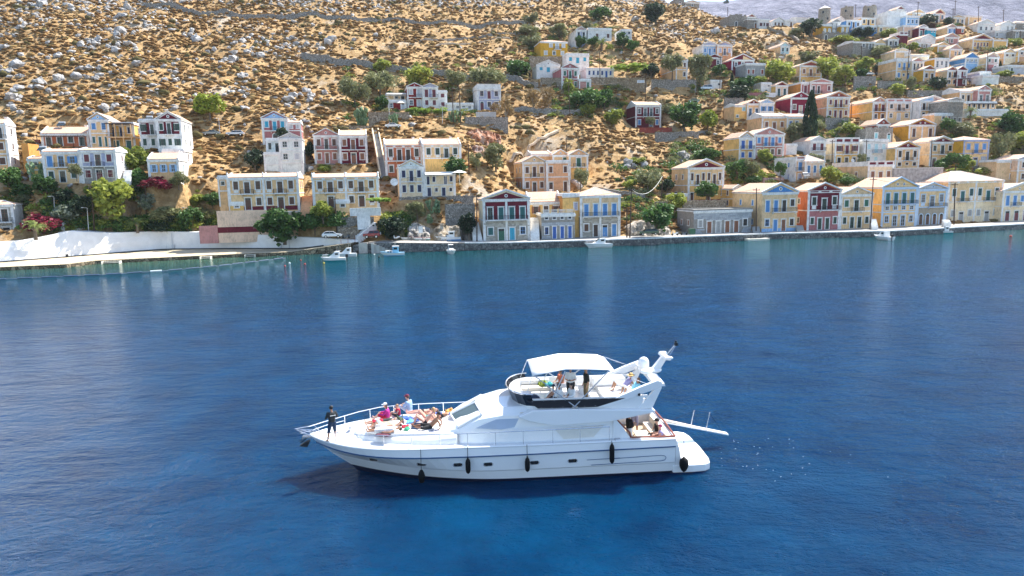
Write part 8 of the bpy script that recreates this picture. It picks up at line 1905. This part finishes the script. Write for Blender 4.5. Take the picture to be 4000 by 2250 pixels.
person('person in magenta top and white cap sitting cross armed near the far rail', (3.72, .85, FD-.06), 175, 'sitfloor', 'light', .95, (('long_shirt', 'magenta', (.42,.02,.22)), ('shorts', 'red', (.5,.02,.05))), (.10,.05,.03), 'long', ('cap', 'white', (.8,.78,.75)))
person('blond child in red vest sitting between the magenta and light blue shirts', (4.25, 1.15, FD-.06), 200, 'sitfloor', 'light', .78, (('vest', 'red', (.5,.02,.05)), ('shorts', 'charcoal', (.03,.034,.036))), (.35,.20,.10), 'short')
person('person in light blue shirt and maroon cap sitting by the far rail', (4.75, 1.75, FD-.02), 150, 'sitfloor', 'light', 1.02, (('shirt', 'light_blue', (.28,.42,.62)), ('shorts', 'pale_blue', (.5,.6,.7))), (.1,.05,.03), 'short', ('cap', 'maroon', (.16,.01,.03)), fat=1.1)
person('person lying in bright red shorts and dark shirt below the magenta one', (3.55, .12, FD), 187, 'lie', 'light', .92, (('shirt', 'charcoal', (.03,.034,.036)), ('shorts', 'red', (.5,.02,.05))), (.03,.02,.02), 'short', None)
person('bare chested person lying in white shorts with one knee raised', (3.78, -.62, FD), 184, 'lie_knee1', 'light', .95, (('swim_shorts', 'white', (.75,.75,.74)),), (.06,.03,.02), 'short', None, True)
person('person lying nearest the camera on the foredeck, legs stretched to the bow', (3.85, -1.08, FD), 176, 'lie', 'tan', .95, (('vest', 'white', (.75,.75,.74)), ('shorts', 'white', (.75,.75,.74))), (.04,.025,.02), 'short')
person('person with white shirt lying between the red shorts and the raised knee', (3.95, -.25, FD), 186, 'lie', 'tan', .9, (('long_shirt', 'white', (.75,.75,.74)), ('shorts', 'beige', (.5,.42,.32))), (.05,.03,.02), 'short', ('cap', 'white', (.8,.78,.75)))
person('person in bikini and black cap lying with raised knees behind the blonde', (5.75, .42, FD), 180, 'lie_knees', 'pink', .95, (('bikini_bottom', 'teal', (.05,.2,.2)), ('bikini_top', 'white', (.75,.75,.74))), (.03,.02,.02), 'long', ('cap', 'black', (.012,.012,.014)), True)
person('blonde person in white bikini reclining with raised knees, middle of the deck', (5.72, -.12, FD), 182, 'recline_knees', 'pink', .95, (('bikini_bottom', 'black', (.012,.012,.014)), ('bikini_top', 'white', (.75,.75,.74))), (.45,.28,.13), 'long', None, True)
person('tanned bare chested person in black shorts reclining near the windscreen', (6.0, -.85, FD), 176, 'recline', 'dark', 1.0, (('shorts', 'black', (.012,.012,.014)),), (.02,.012,.01), 'short')
person('person lying flat behind the black cap, close to the far side rail', (5.5, 1.35, FD), 183, 'lie', 'pink', .93, (('bikini_bottom', 'black', (.012,.012,.014)), ('bikini_top', 'black', (.012,.012,.014))), (.12,.06,.03), 'short')
person('person lying with arms behind the head beside the orange towel', (6.45, .78, FD), 170, 'lie_arms', 'tan', .9, (('swim_shorts', 'blue_print', (.05,.12,.42)),), (.10,.06,.03), 'short')
FZ = 3.24
person('dark haired person in bikini lying at the front of the flybridge', (11.65, -.75, FZ+.1), 8, 'lie_knees', 'tan', .92, (('bikini_bottom', 'black', (.012,.012,.014)), ('bikini_top', 'black', (.012,.012,.014))), (.015,.01,.01), 'long')
person('heavy person in white printed T shirt standing on the flybridge looking at a phone', (12.95, -.35, FZ), 255, 'stand_front', 'tan', 1.0, (('shirt', 'white', (.75,.75,.74)), ('shorts', 'black', (.012,.012,.014))), (.02,.012,.01), 'short', None, False, 1.28)
person('bald person in dark T shirt and khaki trousers standing under the bimini', (13.7, -.55, FZ), 190, 'stand', 'tan', 1.0, (('shirt', 'dark_olive', (.02,.022,.018)), ('trousers', 'khaki', (.24,.17,.08))), (.1,.08,.06), 'bald')
person('person in orange top leaning over the flybridge table behind the white T shirt', (12.65, 1.05, FZ+.36), 215, 'chair', 'tan', .98, (('vest', 'orange', (.6,.15,.08)), ('shorts', 'navy_blue', (.015,.04,.09))), (.02,.012,.01), 'short')
person('dark haired person in white T shirt seated with back to the camera on the flybridge', (12.25, -1.3, FZ+.34), 150, 'chair', 'tan', .98, (('shirt', 'white', (.75,.75,.74)), ('shorts', 'black', (.012,.012,.014))), (.015,.01,.01), 'short')
person('long haired person in white blouse and sunglasses seated on the flybridge', (12.85, -1.3, FZ+.34), 210, 'chair', 'light', .95, (('long_shirt', 'white', (.75,.75,.74)), ('shorts', 'navy_blue', (.015,.04,.09))), (.012,.008,.008), 'long', None, True)
person('person in straw hat and lilac top sitting on the aft flybridge pad', (15.75, .25, 3.56), 185, 'recline_knees', 'tan', .95, (('vest', 'lilac', (.35,.32,.55)), ('shorts', 'white', (.75,.75,.74))), (.1,.05,.03), 'short', ('hat', 'straw', (.62,.42,.16)))
person('curly haired person in aqua top beside the straw hat, aft flybridge', (16.0, -.5, 3.56), 200, 'recline_knees', 'tan', .9, (('vest', 'aqua', (.25,.6,.7)), ('shorts', 'white', (.75,.75,.74))), (.16,.09,.04), 'long', None, True)
CZ = 1.06
person('person in black T shirt standing at the cockpit table, head under the overhang', (15.72, -1.15, CZ), 20, 'stand_front', 'tan', .98, (('shirt', 'black', (.012,.012,.014)), ('shorts', 'white', (.75,.75,.74))), (.02,.012,.01), 'short', None, False, 1.1)
person('person in striped shirt and lilac shorts standing behind the cockpit table', (16.4, .55, CZ), 260, 'stand_front', 'tan', 1.0, (('shirt', 'blue_print', (.05,.12,.42)), ('shorts', 'lilac_grey', (.30,.30,.42))), (.02,.012,.01), 'short')
person('person in shadow at the saloon door of the cockpit', (15.1, -.2, CZ), 300, 'stand', 'dark', .98, (('shirt', 'charcoal', (.03,.034,.036)), ('trousers', 'black', (.012,.012,.014))), (.02,.012,.01), 'short')
person('person with black cap and black top seated on the aft cockpit bench', (17.2, -.85, 1.42), 200, 'chair', 'light', .98, (('vest', 'black', (.012,.012,.014)), ('shorts', 'charcoal', (.03,.034,.036))), (.02,.012,.01), 'short', ('cap', 'black', (.012,.012,.014)))
person('pink haired person holding a phone on the aft cockpit bench', (17.18, -1.5, 1.42), 165, 'chair', 'pink', .93, (('vest', 'lilac', (.35,.32,.55)), ('shorts', 'white', (.75,.75,.74))), (.5,.05,.16), 'short')
# small belongings
def crumple(loc, sx, sy, h, cn, cc, label, name='towel', cat='towel', seed=1):
    b = MB(); n = 9; V = []
    for j in range(n):
        for i in range(n):
            x, y = (i/(n-1)-.5)*sx, (j/(n-1)-.5)*sy; e = min(i, j, n-1-i, n-1-j)
            V.append((x+.02*noise.noise(Vector((i, j, seed))), y, (0 if e == 0 else .02)+h*max(0, noise.noise(Vector((i*.6, j*.6, seed*3.3)))+.35)*(e > 0)))
    b.add(V, [(j*n+i, j*n+i+1, (j+1)*n+i+1, (j+1)*n+i) for j in range(n-1) for i in range(n-1)])
    p = YM @ Vector(loc); o = b.build(name, cloth(cn, cc), None, p, smooth=True, rz=YYAW+seed); m_ = o.modifiers.new('thickness', 'SOLIDIFY'); m_.thickness = .015; m_.offset = 1
    tag(o, label, cat, 'things lying on the decks')
for a in (((4.6,.75,FD),.7,.5,.12,'blue_print',(.05,.12,.42),'blue patterned towel heap beside the light blue shirt'), ((3.2,-.15,FD),.6,.35,.08,'navy_blue',(.015,.04,.09),'navy towel under the red shorts legs'), ((4.95,.1,FD),.5,.4,.12,'sky',(.12,.4,.7),'bright sky blue bag behind the heads of the lying group'), ((4.75,-.55,FD),.35,.3,.12,'red',(.5,.02,.05),'small red bundle by the bare chested sleeper'), ((4.85,-.9,FD),.4,.25,.10,'green',(.03,.28,.16),'green cloth beside the small red bundle'), ((3.75,-1.42,FD-.04),.7,.35,.06,'striped_dark',(.12,.03,.05),'dark striped towel at the near edge of the sun pad'), ((5.2,.55,FD),.8,.6,.04,'blue_print',(.05,.12,.42),'flat blue towel under the black capped sunbather'), ((7.05,.45,FD+.1),.45,.4,.2,'blue_print',(.05,.12,.42),'blue and white bag against the windscreen foot'), ((6.9,1.05,FD+.1),.3,.5,.25,'orange_y',(.75,.38,.10),'orange yellow towel standing near the windscreen'), ((4.45,.55,FD),.4,.35,.2,'olive_bag',(.06,.09,.05),'olive green bag behind the child'), ((5.3,-.45,FD),.9,.5,.03,'navy_blue',(.015,.04,.09),'dark towel below the white bikini'), ((6.2,-1.2,FD-.03),.6,.3,.05,'grey_v',(.25,.26,.32),'grey towel under the arm of the tanned sunbather')):
    crumple(a[0], a[1], a[2], a[3], a[4], a[5], a[6], seed=len(a[6]))
crumple((11.75,1.3,3.6), .5, .4, .3, 'lime', (.22,.28,.03), 'lime green bag on the flybridge bench', 'bag', 'bag', 5); crumple((12.05,1.15,3.6), .4, .35, .25, 'teal_b', (.02,.28,.32), 'teal bag beside the lime green one', 'bag', 'bag', 6); crumple((13.45,-1.0,3.25), .35, .3, .3, 'white', (.75,.75,.74), 'white mesh bag held low by the bald person', 'bag', 'bag', 7); crumple((18.0,-1.75,.455), .5, .25, .2, 'orange_y', (.75,.38,.10), 'orange rope bundle on the bathing platform', 'rope_bundle', 'rope', 8)
b = MB(); b.box(13.28-.0, 13.30, -.42, -.28, 4.30, 4.36); 
q = YM @ Vector((12.85, -.73, 4.42)); b = MB(); b.box(-.04, .04, -.08, .08, -.01, .01); tag(b.build('phone', BLK, None, q), 'black phone in the hands of the white T shirt wearer', 'phone')
# printed lettering on the white T shirt (illegible script in the photo)
